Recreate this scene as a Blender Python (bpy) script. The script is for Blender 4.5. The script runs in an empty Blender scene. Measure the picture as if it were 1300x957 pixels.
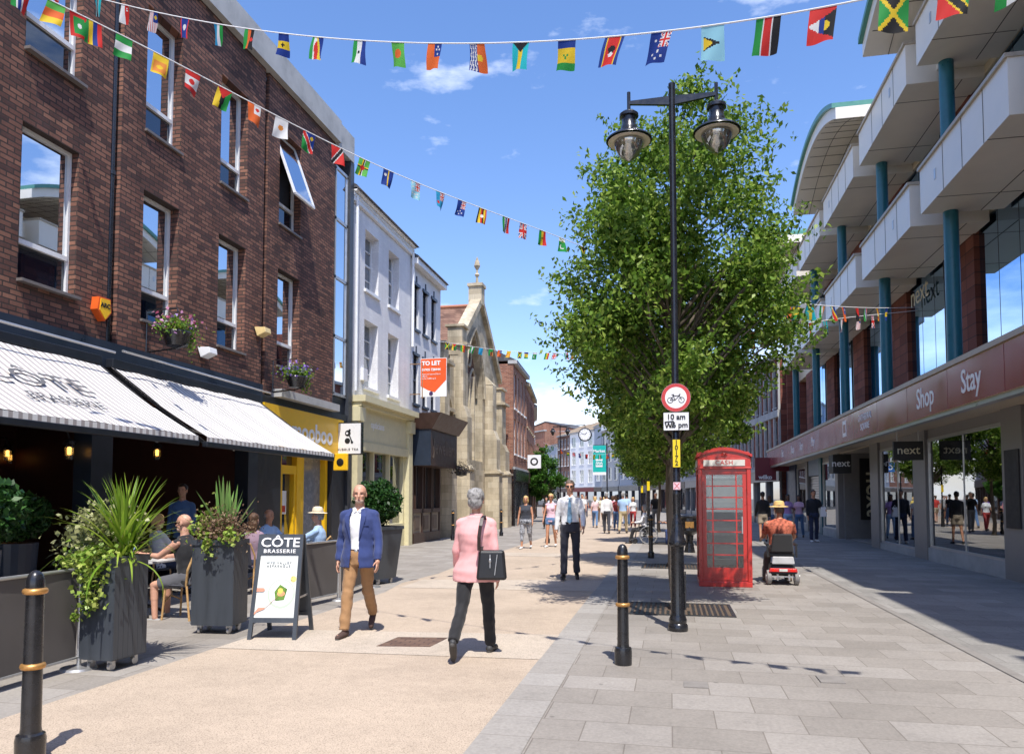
import bpy, bmesh, math, random
import numpy as np
from mathutils import Vector, Matrix, noise
R=math.radians
random.seed(7); np.random.seed(7)
sc=bpy.context.scene; col=sc.collection
# ---------------- camera, sky, sun, exposure ----------------
PSI=math.atan(200/950.)
cam_d=bpy.data.cameras.new('camera'); cam=bpy.data.objects.new('camera',cam_d); col.objects.link(cam)
cam.location=(0,0,1.58); cam.rotation_euler=(R(93),0,PSI)
cam_d.sensor_width=36; cam_d.lens=950/1300*36; cam_d.shift_y=103.7/1300; cam_d.clip_end=3000; cam_d.clip_start=.05
sc.camera=cam
SUN_EL,SUN_AZ=62,19
def nn(nt,t,**k):
    n=nt.nodes.new(t)
    for a,b in k.items():
        if hasattr(n,a) and a not in('inputs',): setattr(n,a,b)
    return n
w=bpy.data.worlds.new('World'); sc.world=w; w.use_nodes=True
nt=w.node_tree; nt.nodes.clear()
sky=nn(nt,'ShaderNodeTexSky',sky_type='NISHITA'); sky.sun_disc=False; sky.sun_elevation=R(SUN_EL); sky.sun_rotation=R(180-SUN_AZ)
sky.altitude=100; sky.air_density=1.1; sky.dust_density=.5; sky.ozone_density=2.6
bg=nn(nt,'ShaderNodeBackground'); bg.inputs[1].default_value=.15
tc=nn(nt,'ShaderNodeTexCoord'); mp=nn(nt,'ShaderNodeMapping'); mp.inputs['Scale'].default_value=(1,1,2.6); mp.inputs['Location'].default_value=(.35,.1,.0)
nz=nn(nt,'ShaderNodeTexNoise'); nz.inputs['Scale'].default_value=3.1; nz.inputs['Detail'].default_value=9; nz.inputs['Roughness'].default_value=.58
rp=nn(nt,'ShaderNodeValToRGB'); rp.color_ramp.elements[0].position=.56; rp.color_ramp.elements[1].position=.74
sx=nn(nt,'ShaderNodeSeparateXYZ'); mr=nn(nt,'ShaderNodeMapRange'); mr.inputs['From Min'].default_value=.21; mr.inputs['From Max'].default_value=.06; mr.inputs['To Min'].default_value=0; mr.inputs['To Max'].default_value=.17
ad=nn(nt,'ShaderNodeMath',operation='ADD'); mx=nn(nt,'ShaderNodeMixRGB'); mx.inputs[2].default_value=(7.4,7.7,8.2,1)
hs=nn(nt,'ShaderNodeHueSaturation'); hs.inputs['Saturation'].default_value=1.18
L=nt.links.new
L(tc.outputs['Generated'],mp.inputs[0]); L(mp.outputs[0],nz.inputs['Vector']); L(tc.outputs['Generated'],sx.inputs[0]); L(sx.outputs[2],mr.inputs[0])
L(nz.outputs[0],ad.inputs[0]); L(mr.outputs[0],ad.inputs[1]); L(ad.outputs[0],rp.inputs[0]); L(rp.outputs[0],mx.inputs[0])
tn=nn(nt,'ShaderNodeMixRGB',blend_type='MULTIPLY'); tn.inputs[0].default_value=1; tn.inputs[2].default_value=(1.15,1.0,1.08,1)
L(sky.outputs[0],hs.inputs['Color']); L(hs.outputs[0],tn.inputs[1]); L(tn.outputs[0],mx.inputs[1]); L(mx.outputs[0],bg.inputs[0])
L(bg.outputs[0],nn(nt,'ShaderNodeOutputWorld').inputs[0])
sd=bpy.data.lights.new('sun','SUN'); sd.energy=3.8; sd.angle=R(.53); sd.color=(1,.955,.88)
sun=bpy.data.objects.new('sun',sd); col.objects.link(sun)
SDIR=Vector((math.sin(R(SUN_AZ))*math.cos(R(SUN_EL)),-math.cos(R(SUN_AZ))*math.cos(R(SUN_EL)),math.sin(R(SUN_EL))))
sun.rotation_euler=SDIR.to_track_quat('Z','Y').to_euler(); sun.location=(0,-20,40)
vs=sc.view_settings; vs.view_transform='Standard'; vs.look='None'; vs.exposure=.68; vs.gamma=1; vs.use_curve_mapping=False
sc.cycles.max_bounces=8; sc.cycles.transparent_max_bounces=16; sc.cycles.use_denoising=True; sc.cycles.caustics_reflective=False; sc.cycles.caustics_refractive=False
# ---------------- materials ----------------
def newmat(name):
    m=bpy.data.materials.new(name); m.use_nodes=True; nt=m.node_tree; nt.nodes.clear()
    o=nn(nt,'ShaderNodeOutputMaterial'); b=nn(nt,'ShaderNodeBsdfPrincipled'); nt.links.new(b.outputs[0],o.inputs[0]); return m,nt,b,o
def c4(c): return (c[0],c[1],c[2],1)
def noise_n(nt,vec,scale,detail=4,rough=.55):
    n=nn(nt,'ShaderNodeTexNoise'); n.inputs['Scale'].default_value=scale; n.inputs['Detail'].default_value=detail; n.inputs['Roughness'].default_value=rough
    if vec is not None: nt.links.new(vec,n.inputs['Vector'])
    return n.outputs[0]
def ramp(nt,fac,stops):
    r=nn(nt,'ShaderNodeValToRGB'); e=r.color_ramp.elements
    while len(e)<len(stops): e.new(.5)
    for i,(p,c) in enumerate(stops): e[i].position=p; e[i].color=c4(c) if hasattr(c,'__len__') else (c,c,c,1)
    nt.links.new(fac,r.inputs[0]); return r.outputs[0]
def mul(nt,a,b,fac=1):
    m=nn(nt,'ShaderNodeMixRGB',blend_type='MULTIPLY'); m.inputs[0].default_value=fac; nt.links.new(a,m.inputs[1]); nt.links.new(b,m.inputs[2]); return m.outputs[0]
def bump(nt,b,h,strength,dist=.01):
    n=nn(nt,'ShaderNodeBump'); n.inputs['Strength'].default_value=strength; n.inputs['Distance'].default_value=dist
    nt.links.new(h,n.inputs['Height']); nt.links.new(n.outputs[0],b.inputs['Normal'])
MATS={}
def mat(name,c,rough=.6,metal=0,var=.12,scale=6,bmp=0,bscale=60,spec=.5,coat=0,sheen=0,streak=0):
    if name in MATS: return MATS[name]
    m,nt,b,o=newmat(name); t=nn(nt,'ShaderNodeTexCoord').outputs['Object']
    v=t
    if streak:
        mp=nn(nt,'ShaderNodeMapping'); mp.inputs['Scale'].default_value=(1,1,streak); nt.links.new(t,mp.inputs[0]); v=mp.outputs[0]
    n=noise_n(nt,v,scale,6,.6)
    cc=ramp(nt,n,[(.28,[x*(1-var*1.6) for x in c]),(.5,c),(.75,[min(1,x*(1+var)) for x in c])])
    nt.links.new(cc,b.inputs['Base Color']); b.inputs['Metallic'].default_value=metal
    nt.links.new(ramp(nt,n,[(.3,max(0,rough-.08)),(.7,min(1,rough+.08))]),b.inputs['Roughness'])
    b.inputs['Specular IOR Level'].default_value=spec
    if coat: b.inputs['Coat Weight'].default_value=coat; b.inputs['Coat Roughness'].default_value=.15
    if sheen: b.inputs['Sheen Weight'].default_value=sheen
    if bmp: bump(nt,b,noise_n(nt,t,bscale,5,.65),bmp,.006)
    MATS[name]=m; return m
def uv_of(nt,horizontal=False):
    t=nn(nt,'ShaderNodeTexCoord').outputs['Object']
    if horizontal: return t,t
    s=nn(nt,'ShaderNodeSeparateXYZ'); nt.links.new(t,s.inputs[0])
    a=nn(nt,'ShaderNodeMath',operation='ADD'); nt.links.new(s.outputs[0],a.inputs[0]); nt.links.new(s.outputs[1],a.inputs[1])
    c=nn(nt,'ShaderNodeCombineXYZ'); nt.links.new(a.outputs[0],c.inputs[0]); nt.links.new(s.outputs[2],c.inputs[1]); return c.outputs[0],t
def brickmat(name,c1,c2,c3,mortar,bw=.225,bh=.075,ms=.009,hor=False,rough=.85,bs=.6,swap=False,stain=.25,off=.5,glaze=0):
    m,nt,b,o=newmat(name); v,t=uv_of(nt,hor)
    if swap:
        mp=nn(nt,'ShaderNodeMapping'); mp.inputs['Rotation'].default_value=(0,0,R(90)); nt.links.new(v,mp.inputs[0]); v=mp.outputs[0]
    k=nn(nt,'ShaderNodeTexBrick'); k.offset=off; k.inputs['Scale'].default_value=1; k.inputs['Brick Width'].default_value=bw; k.inputs['Row Height'].default_value=bh
    k.inputs['Mortar Size'].default_value=ms; k.inputs['Mortar Smooth'].default_value=.2; k.inputs['Bias'].default_value=0
    k.inputs['Color1'].default_value=(0,0,0,1); k.inputs['Color2'].default_value=(1,1,1,1); k.inputs['Mortar'].default_value=(.5,.5,.5,1)
    nt.links.new(v,k.inputs[0])
    big=noise_n(nt,t,.9,5,.6)
    a=nn(nt,'ShaderNodeMixRGB'); a.inputs[0].default_value=.22; nt.links.new(k.outputs[0],a.inputs[1]); nt.links.new(big,a.inputs[2])
    cc=ramp(nt,a.outputs[0],[(.08,c1),(.45,c2),(.85,c3)])
    fine=ramp(nt,noise_n(nt,t,35,5,.7),[(.25,.72),(.7,1.12)])
    cc=mul(nt,cc,fine,.8)
    st=ramp(nt,noise_n(nt,t,.55,7,.65),[(.35,1-stain),(.6,1)])
    if hor:
        vo=nn(nt,'ShaderNodeTexVoronoi'); vo.inputs['Scale'].default_value=2.3; nt.links.new(t,vo.inputs['Vector']); st=mul(nt,st,ramp(nt,vo.outputs['Distance'],[(.035,.68),(.06,1)]))
        st=mul(nt,st,ramp(nt,noise_n(nt,t,6,8,.8),[(.3,.84),(.5,1.0),(.72,1.03)]))
    else:
        mp=nn(nt,'ShaderNodeMapping'); mp.inputs['Scale'].default_value=(2.2,2.2,.16); nt.links.new(t,mp.inputs[0]); st=mul(nt,st,ramp(nt,noise_n(nt,mp.outputs[0],1,5,.6),[(.3,1-stain*.9),(.55,1)]))
    mm=nn(nt,'ShaderNodeMixRGB'); nt.links.new(k.outputs[1],mm.inputs[0]); nt.links.new(cc,mm.inputs[1]); mm.inputs[2].default_value=c4(mortar)
    nt.links.new(mul(nt,mm.outputs[0],st,1),b.inputs['Base Color'])
    b.inputs['Roughness'].default_value=rough; b.inputs['Specular IOR Level'].default_value=.3
    if glaze: b.inputs['Specular IOR Level'].default_value=.5
    inv=nn(nt,'ShaderNodeMath',operation='SUBTRACT'); inv.inputs[0].default_value=1; nt.links.new(k.outputs[1],inv.inputs[1])
    a2=nn(nt,'ShaderNodeMath',operation='MULTIPLY_ADD'); nt.links.new(noise_n(nt,t,60,4,.7),a2.inputs[0]); a2.inputs[1].default_value=.35; nt.links.new(inv.outputs[0],a2.inputs[2])
    bump(nt,b,a2.outputs[0],bs,.006); MATS[name]=m; return m
def glassmat(name,refl=.5,tint=(.02,.03,.045),rough=.015,rcol=(.85,.9,.95),wav=.02):
    m,nt,b,o=newmat(name); nt.nodes.remove(b)
    d=nn(nt,'ShaderNodeBsdfDiffuse'); d.inputs[0].default_value=c4(tint); g=nn(nt,'ShaderNodeBsdfGlossy'); g.inputs[0].default_value=c4(rcol); g.inputs['Roughness'].default_value=rough
    f=nn(nt,'ShaderNodeLayerWeight'); f.inputs[0].default_value=.35; mr=nn(nt,'ShaderNodeMapRange'); mr.inputs['To Min'].default_value=refl; mr.inputs['To Max'].default_value=1
    x=nn(nt,'ShaderNodeMixShader'); nt.links.new(f.outputs[0],mr.inputs[0]); nt.links.new(mr.outputs[0],x.inputs[0]); nt.links.new(d.outputs[0],x.inputs[1]); nt.links.new(g.outputs[0],x.inputs[2]); nt.links.new(x.outputs[0],o.inputs[0])
    t=nn(nt,'ShaderNodeTexCoord').outputs['Object']; bn=nn(nt,'ShaderNodeBump'); bn.inputs['Strength'].default_value=wav; bn.inputs['Distance'].default_value=.05; nt.links.new(noise_n(nt,t,.8,1,.3),bn.inputs['Height']); nt.links.new(bn.outputs[0],g.inputs['Normal'])
    MATS[name]=m; return m
def clearglass(name,base=.12,tint=(.93,.96,.95),amt=1.):
    m,nt,b,o=newmat(name); nt.nodes.remove(b)
    d=nn(nt,'ShaderNodeBsdfTransparent'); d.inputs[0].default_value=c4(tint); g=nn(nt,'ShaderNodeBsdfGlossy'); g.inputs[0].default_value=(.9,.93,.95,1); g.inputs['Roughness'].default_value=.01
    f=nn(nt,'ShaderNodeFresnel'); f.inputs[0].default_value=1.55; mr=nn(nt,'ShaderNodeMapRange'); mr.inputs['To Min'].default_value=base; mr.inputs['To Max'].default_value=amt
    x=nn(nt,'ShaderNodeMixShader'); nt.links.new(f.outputs[0],mr.inputs[0]); nt.links.new(mr.outputs[0],x.inputs[0]); nt.links.new(d.outputs[0],x.inputs[1]); nt.links.new(g.outputs[0],x.inputs[2]); nt.links.new(x.outputs[0],o.inputs[0])
    MATS[name]=m; return m
def emat(name,c,s):
    m,nt,b,o=newmat(name); b.inputs['Base Color'].default_value=c4(c); b.inputs['Emission Color'].default_value=c4(c); b.inputs['Emission Strength'].default_value=s; MATS[name]=m; return m
def leafmat(name,dark,mid,light,trans=.35,rough=.45):
    m,nt,b,o=newmat(name); g=nn(nt,'ShaderNodeNewGeometry'); c=ramp(nt,g.outputs['Random Per Island'],[(0,dark),(.5,mid),(1,light)])
    nt.links.new(c,b.inputs['Base Color']); b.inputs['Roughness'].default_value=rough; b.inputs['Specular IOR Level'].default_value=.3
    tr=nn(nt,'ShaderNodeBsdfTranslucent'); nt.links.new(c,tr.inputs[0]); x=nn(nt,'ShaderNodeMixShader'); x.inputs[0].default_value=trans
    nt.links.new(b.outputs[0],x.inputs[1]); nt.links.new(tr.outputs[0],x.inputs[2]); nt.links.new(x.outputs[0],o.inputs[0]); MATS[name]=m; return m
# ---------------- mesh builder ----------------
class Fac:   # facade frame: u along the wall, z up, d out of the wall
    def __init__(s,o,ang,side): # ang: direction of u
        s.o=Vector(o); s.U=Vector((math.cos(ang),math.sin(ang),0)); s.N=Vector((s.U.y,-s.U.x,0))*side
    def p(s,u,z,d): return s.o+s.U*u+Vector((0,0,z))+s.N*d
class M:
    def __init__(s): s.v=[]; s.f=[]
    def add(s,v,f):
        n=len(s.v); s.v+= [tuple(p) for p in v]; s.f+=[tuple(i+n for i in q) for q in f]; return s
    def box(s,x0,x1,y0,y1,z0,z1):
        return s.add([(x0,y0,z0),(x1,y0,z0),(x1,y1,z0),(x0,y1,z0),(x0,y0,z1),(x1,y0,z1),(x1,y1,z1),(x0,y1,z1)],[(0,3,2,1),(4,5,6,7),(0,1,5,4),(1,2,6,5),(2,3,7,6),(3,0,4,7)])
    def hexa(s,pts): return s.add(pts,[(0,3,2,1),(4,5,6,7),(0,1,5,4),(1,2,6,5),(2,3,7,6),(3,0,4,7)])
    def fbox(s,F,u0,u1,z0,z1,d0,d1):
        return s.hexa([F.p(u0,z0,d0),F.p(u1,z0,d0),F.p(u1,z0,d1),F.p(u0,z0,d1),F.p(u0,z1,d0),F.p(u1,z1,d0),F.p(u1,z1,d1),F.p(u0,z1,d1)])
    def fquad(s,F,u0,u1,z0,z1,d): return s.add([F.p(u0,z0,d),F.p(u1,z0,d),F.p(u1,z1,d),F.p(u0,z1,d)],[(0,1,2,3)])
    def bar(s,a,b,wx,wz,up=(0,0,1)):  # rectangular bar a->b
        a=Vector(a); b=Vector(b); d=(b-a).normalized(); up=Vector(up)
        if abs(d.dot(up))>.98: up=Vector((0,1,0))
        x=d.cross(up).normalized()*wx/2; z=x.cross(d).normalized()*wz/2
        return s.hexa([a-x-z,a+x-z,b+x-z,b-x-z,a-x+z,a+x+z,b+x+z,b-x+z])
    def ring(s,c,d,r,n,up=None,ry=None):
        d=Vector(d).normalized(); a=Vector((0,0,1)) if abs(d.z)<.9 else Vector((1,0,0))
        x=d.cross(a).normalized(); y=d.cross(x).normalized(); c=Vector(c); i=len(s.v)
        for k in range(n):
            t=2*math.pi*k/n; s.v.append(tuple(c+x*math.cos(t)*r+y*math.sin(t)*(ry or r)))
        return i
    def join(s,i,j,n):
        for k in range(n): s.f.append((i+k,i+(k+1)%n,j+(k+1)%n,j+k))
    def cap(s,i,n,flip=False):
        q=list(range(i,i+n)); s.f.append(tuple(q[::-1] if flip else q))
    def cyl(s,a,b,r0,r1=None,n=12,caps=True):
        r1=r0 if r1 is None else r1; d=Vector(b)-Vector(a); i=s.ring(a,d,r0,n); j=s.ring(b,d,r1,n); s.join(i,j,n)
        if caps: s.cap(i,n,True); s.cap(j,n)
        return s
    def tube(s,pts,r,n=6):
        pts=[Vector(p) for p in pts]; rr=r if hasattr(r,'__len__') else [r]*len(pts); x=None; prev=None
        for k,p in enumerate(pts):
            d=(pts[min(k+1,len(pts)-1)]-pts[max(k-1,0)]).normalized()
            if x is None: a=Vector((0,0,1)) if abs(d.z)<.9 else Vector((1,0,0)); x=d.cross(a).normalized()
            x=(x-d*x.dot(d)).normalized(); y=d.cross(x); i=len(s.v)
            for q in range(n):
                t=2*math.pi*q/n; s.v.append(tuple(p+x*math.cos(t)*rr[k]+y*math.sin(t)*rr[k]))
            if prev is not None: s.join(prev,i,n)
            else: s.cap(i,n,True)
            prev=i
        s.cap(prev,n); return s
    def lathe(s,prof,c=(0,0,0),n=24,axis=None):
        c=Vector(c); prev=None; Mx=Matrix.Identity(3) if axis is None else Vector(axis).to_track_quat('Z','Y').to_matrix()
        for r,z in prof:
            i=len(s.v)
            for k in range(n):
                t=2*math.pi*k/n; s.v.append(tuple(c+Mx@Vector((r*math.cos(t),r*math.sin(t),z))))
            if prev is not None: s.join(prev,i,n)
            else: s.cap(i,n,True)
            prev=i
        s.cap(prev,n); return s
    def ell(s,c,r,n=14,m=9,rot=None):
        c=Vector(c); i0=len(s.v); r=r if hasattr(r,'__len__') else (r,r,r)
        def T(v): v=Vector(v); v=rot@v if rot is not None else v; return tuple(c+v)
        s.v.append(T((0,0,-r[2])))
        for a in range(1,m):
            ph=math.pi*a/m-math.pi/2
            for k in range(n):
                t=2*math.pi*k/n; s.v.append(T((r[0]*math.cos(ph)*math.cos(t),r[1]*math.cos(ph)*math.sin(t),r[2]*math.sin(ph))))
        s.v.append(T((0,0,r[2])))
        for k in range(n): s.f.append((i0,i0+1+(k+1)%n,i0+1+k))
        for a in range(m-2): s.join(i0+1+a*n,i0+1+(a+1)*n,n)
        e=i0+1+(m-2)*n; last=len(s.v)-1
        for k in range(n): s.f.append((e+k,e+(k+1)%n,last))
        return s
    def caps(s,a,b,r0,r1,n=12):  # tapered capsule
        a=Vector(a); b=Vector(b); d=b-a; L=d.length or 1e-6; dn=d/L; prev=None
        seq=[(-1,.05),(-.7,.71),(0,1)]
        for k,q in seq:
            i=s.ring(a+dn*k*r0,d,r0*q,n)
            if prev is not None: s.join(prev,i,n)
            else: s.cap(i,n,True)
            prev=i
        for k,q in [(0,1),(.7,.71),(1,.05)]:
            i=s.ring(b+dn*k*r1,d,r1*q,n); s.join(prev,i,n); prev=i
        s.cap(prev,n); return s
    def loft(s,rings,n=20):  # rings: (center,rx,ry,rotmatrix)
        prev=None
        for c,rx,ry,Rm in rings:
            i=len(s.v); c=Vector(c)
            for k in range(n):
                t=2*math.pi*k/n; s.v.append(tuple(c+Rm@Vector((rx*math.cos(t),ry*math.sin(t),0))))
            if prev is not None: s.join(prev,i,n)
            else: s.cap(i,n,True)
            prev=i
        s.cap(prev,n); return s
    def ext(s,poly,f0,f1):  # extrude polygon; f0,f1 map 2D->3D
        n=len(poly); i=len(s.v); s.v+=[tuple(f0(*p)) for p in poly]; s.v+=[tuple(f1(*p)) for p in poly]
        s.f.append(tuple(range(i,i+n))[::-1]); s.f.append(tuple(range(i+n,i+2*n)))
        for k in range(n): s.f.append((i+k,i+(k+1)%n,i+n+(k+1)%n,i+n+k))
        return s
    def wall(s,F,u0,u1,z0,z1,holes,depth=.3,d=0,extra=()):
        us=sorted({u0,u1,*[h[0] for h in holes],*[h[1] for h in holes],*extra}); zs=sorted({z0,z1,*[h[2] for h in holes],*[h[3] for h in holes]})
        us=[u for u in us if u0<=u<=u1]; zs=[z for z in zs if z0<=z<=z1]
        for a,b in zip(us,us[1:]):
            for c,e in zip(zs,zs[1:]):
                cu,cz=(a+b)/2,(c+e)/2
                if any(h[0]<cu<h[1] and h[2]<cz<h[3] for h in holes): continue
                s.fquad(F,a,b,c,e,d)
        for h in holes:
            a,b,c,e=h[:4]
            s.add([F.p(a,c,d),F.p(a,e,d),F.p(a,e,d-depth),F.p(a,c,d-depth)],[(0,1,2,3)])
            s.add([F.p(b,c,d),F.p(b,e,d),F.p(b,e,d-depth),F.p(b,c,d-depth)],[(0,1,2,3)])
            s.add([F.p(a,c,d),F.p(b,c,d),F.p(b,c,d-depth),F.p(a,c,d-depth)],[(0,1,2,3)])
            s.add([F.p(a,e,d),F.p(b,e,d),F.p(b,e,d-depth),F.p(a,e,d-depth)],[(0,1,2,3)])
        return s
    def put(s,name,m,parent=None,smooth=False,world=True,bev=0,tag=None):
        off=Vector((0,0,0))
        if parent is not None and world:
            off=parent.location.copy()
            if parent.parent: off+=parent.parent.location
        me=bpy.data.meshes.new(name); me.from_pydata([(x-off.x,y-off.y,z-off.z) for x,y,z in s.v],[],s.f); 
        bm=bmesh.new(); bm.from_mesh(me); bmesh.ops.recalc_face_normals(bm,faces=bm.faces); bm.to_mesh(me); bm.free()
        me.materials.append(m)
        if smooth: me.shade_smooth() if smooth is True else me.shade_auto_smooth() if hasattr(me,'shade_auto_smooth') else None
        o=bpy.data.objects.new(name,me); col.objects.link(o)
        if parent is not None: o.parent=parent
        if bev: b=o.modifiers.new('bevel','BEVEL'); b.width=bev; b.segments=2; b.limit_method='ANGLE'; b.angle_limit=R(40)
        if smooth=='auto':
            me.shade_smooth(); set_sharp(me,R(40))
        if tag: settag(o,*tag)
        return o
def set_sharp(me,ang):
    bm=bmesh.new(); bm.from_mesh(me)
    for e in bm.edges:
        if len(e.link_faces)==2: e.smooth=e.calc_face_angle(0)<ang
    bm.to_mesh(me); bm.free()
def settag(o,label=None,cat=None,group=None,kind=None):
    if label: o['label']=label
    if cat: o['category']=cat
    if group: o['group']=group
    if kind: o['kind']=kind
def thing(name,label,cat,loc=(0,0,0),rz=0,group=None):
    o=bpy.data.objects.new(name,None); col.objects.link(o); o.empty_display_size=.2; o.location=loc; o.rotation_euler=(0,0,rz); settag(o,label,cat,group); return o
def copy_tree(o,parent=None,loc=None,rz=None,label=None,scale=None):
    c=o.copy(); col.objects.link(c); c.parent=parent
    if loc is not None: c.location=loc
    if rz is not None: c.rotation_euler=(0,0,rz)
    if label: c['label']=label
    if scale: c.scale=(scale,)*3
    for ch in list(o.children): copy_tree(ch,c)
    return c
def struct(o): o['kind']='structure'; return o
def text(name,s,m,parent,o,ux,uz,size,ext=.004,align='CENTER',space=1.,bold=0,world=True,sx=1.):
    """flat lettering: o anchor point, ux reading direction, uz up direction"""
    cu=bpy.data.curves.new(name,'FONT'); cu.body=s; cu.size=size; cu.extrude=ext; cu.align_x=align; cu.align_y='CENTER'; cu.space_character=space; cu.offset=bold; cu.resolution_u=3
    t=bpy.data.objects.new(name,cu); col.objects.link(t)
    dg=bpy.context.evaluated_depsgraph_get(); me=bpy.data.meshes.new_from_object(t.evaluated_get(dg)); bpy.data.objects.remove(t); bpy.data.curves.remove(cu)
    ux=Vector(ux).normalized(); uz=Vector(uz).normalized(); n=ux.cross(uz); off=Vector((0,0,0))
    if parent is not None and world:
        off=parent.location.copy()
        if parent.parent: off+=parent.parent.location
    Mx=Matrix(((ux.x*sx,uz.x,n.x,o[0]-off.x),(ux.y*sx,uz.y,n.y,o[1]-off.y),(ux.z*sx,uz.z,n.z,o[2]-off.z),(0,0,0,1)))
    me.transform(Mx); me.materials.clear(); me.materials.append(m); me.name=name
    ob=bpy.data.objects.new(name,me); col.objects.link(ob); ob.parent=parent; return ob
def npmesh(name,V,Fc,m,parent=None,smooth=False,tag=None):
    """V (N,3), Fc (K,4) or list of faces"""
    me=bpy.data.meshes.new(name); Fc=np.asarray(Fc); k=Fc.shape[1]
    me.vertices.add(len(V)); me.vertices.foreach_set('co',np.asarray(V,dtype=np.float32).ravel())
    me.loops.add(Fc.size); me.loops.foreach_set('vertex_index',Fc.ravel().astype(np.int32))
    me.polygons.add(len(Fc)); me.polygons.foreach_set('loop_start',(np.arange(len(Fc))*k).astype(np.int32)); me.polygons.foreach_set('loop_total',np.full(len(Fc),k,dtype=np.int32))
    me.update(calc_edges=True); me.validate(); me.materials.append(m)
    if smooth: me.shade_smooth()
    o=bpy.data.objects.new(name,me); col.objects.link(o); o.parent=parent
    if tag: settag(o,*tag)
    return o
def leaf_arrays(C,size,up=.4,aspect=.55,rng=np.random,outdir=None):
    """rhombic leaves at centres C"""
    N=len(C); a=rng.normal(size=(N,3)); a[:,2]-=up
    if outdir is not None: a+=outdir*1.0
    a/=np.linalg.norm(a,axis=1)[:,None]; b=rng.normal(size=(N,3)); b[:,2]*=.5; b-=a*(a*b).sum(1)[:,None]; b/=np.linalg.norm(b,axis=1)[:,None]
    s=(size*(.65+.7*rng.random(N)))[:,None]; n=np.cross(a,b)
    P0=C-a*s*.5; P2=C+a*s*.5-n*s*.12; P1=C+b*s*aspect*.5+n*s*.08-a*s*.05; P3=C-b*s*aspect*.5+n*s*.08-a*s*.05
    V=np.stack([P0,P1,P2,P3],1).reshape(-1,3); F_=np.arange(4*N).reshape(N,4); return V,F_
FL=Fac((-8.75,0,0),R(90),1)     # left street frontage, u = y, outward +x
FR=Fac((6.5,0,0),R(90),-1)      # right street frontage, outward -x
m_brick=brickmat('red_brown_brick',(.085,.048,.044),(.2,.092,.068),(.32,.155,.105),(.06,.045,.04),ms=.011)
m_brick_r=brickmat('dark_red_brick_tile',(.16,.05,.036),(.22,.075,.052),(.28,.1,.07),(.07,.04,.035),.6,.3,.012,stain=.1,off=0)
m_brick_g=brickmat('orange_red_brick',(.22,.08,.05),(.34,.13,.08),(.42,.18,.11),(.35,.28,.22),.225,.075,.009)
m_stone=brickmat('cream_stone',(.5,.42,.29),(.6,.51,.36),(.68,.59,.43),(.38,.32,.23),.55,.3,.006,stain=.42,bs=.35)
m_pinkstone=brickmat('pink_sandstone',(.36,.22,.16),(.44,.29,.21),(.5,.36,.26),(.3,.22,.17),.4,.2,.01,stain=.3)
m_white=brickmat('white_painted_brick',(.8,.8,.82),(.83,.83,.85),(.86,.86,.87),(.74,.74,.77),.225,.075,.006,stain=.12,bs=.5)
m_pave=brickmat('grey_paving',(.28,.253,.222),(.32,.29,.257),(.36,.33,.297),(.2,.175,.15),.6,.45,.005,hor=True,stain=.16,bs=.15,rough=.75)
m_pave2=brickmat('pale_granite_band',(.32,.295,.265),(.355,.33,.3),(.385,.36,.33),(.25,.225,.2),.9,.45,.006,hor=True,stain=.1,bs=.12,rough=.75)
m_pave3=brickmat('shop_side_paving',(.27,.255,.235),(.31,.295,.27),(.36,.34,.315),(.21,.195,.18),.9,.45,.006,hor=True,stain=.22,bs=.15,rough=.75)
def aggregate(name,c):
    m,nt,b,o=newmat(name); t=nn(nt,'ShaderNodeTexCoord').outputs['Object']
    v=nn(nt,'ShaderNodeTexVoronoi'); v.inputs['Scale'].default_value=95; nt.links.new(t,v.inputs['Vector'])
    a=ramp(nt,v.outputs['Distance'],[(0,[x*1.25 for x in c]),(.55,c),(.95,[x*.6 for x in c])])
    big=ramp(nt,noise_n(nt,t,.7,7,.65),[(.3,.80),(.5,.97),(.7,1.06)]); mid=ramp(nt,noise_n(nt,t,9,5,.6),[(.3,.93),(.7,1.05)])
    sp=ramp(nt,noise_n(nt,t,3.3,8,.75),[(.73,1),(.78,.72)])
    nt.links.new(mul(nt,mul(nt,mul(nt,a,big),mid),sp,.6),b.inputs['Base Color']); b.inputs['Roughness'].default_value=.9; b.inputs['Specular IOR Level'].default_value=.2
    bump(nt,b,v.outputs['Distance'],.25,.004); return m
m_buff=aggregate('buff_resin_aggregate',(.465,.375,.29)); m_buff2=aggregate('pale_buff_aggregate',(.50,.425,.345))
m_conc=mat('pale_concrete',(.42,.42,.41),.85,bmp=.5,bscale=25,var=.15,scale=2)
m_whitef=mat('white_frame_paint',(.78,.79,.8),.4,var=.04)
m_alu=mat('aluminium',(.5,.5,.5),.35,.7,var=.06)
m_navy=mat('navy_shopfront_paint',(.022,.032,.052),.35,var=.15,scale=3)
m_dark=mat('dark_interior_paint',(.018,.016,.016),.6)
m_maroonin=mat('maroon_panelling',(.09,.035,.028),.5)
m_black=mat('black_cast_iron',(.013,.013,.015),.28,0,var=.3,scale=14,bmp=.12,bscale=35,coat=.4)
m_gold=mat('gold_paint',(.55,.29,.09),.38,.55,var=.18,scale=20)
m_glassL=glassmat('blue_sky_window_glass',.8,(.015,.02,.03)); m_glassD=glassmat('dark_lower_glass',.10,(.006,.01,.02))
m_glassR=glassmat('tinted_office_glass',.72,(.01,.02,.03),rcol=(.48,.70,.97))
m_glassS=glassmat('small_window_glass',.3,(.03,.035,.04)); m_clear=clearglass('shop_window_glass',.1); m_clear2=clearglass('display_window_glass',.3)
m_cream=mat('cream_metal_panel',(.76,.71,.63),.4,var=.05,scale=1); m_soffit=mat('bounce_tan_soffit',(.66,.55,.39),.5,var=.05,scale=1)  # soffit tan has warm bounce light worked into its base colour
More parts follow.
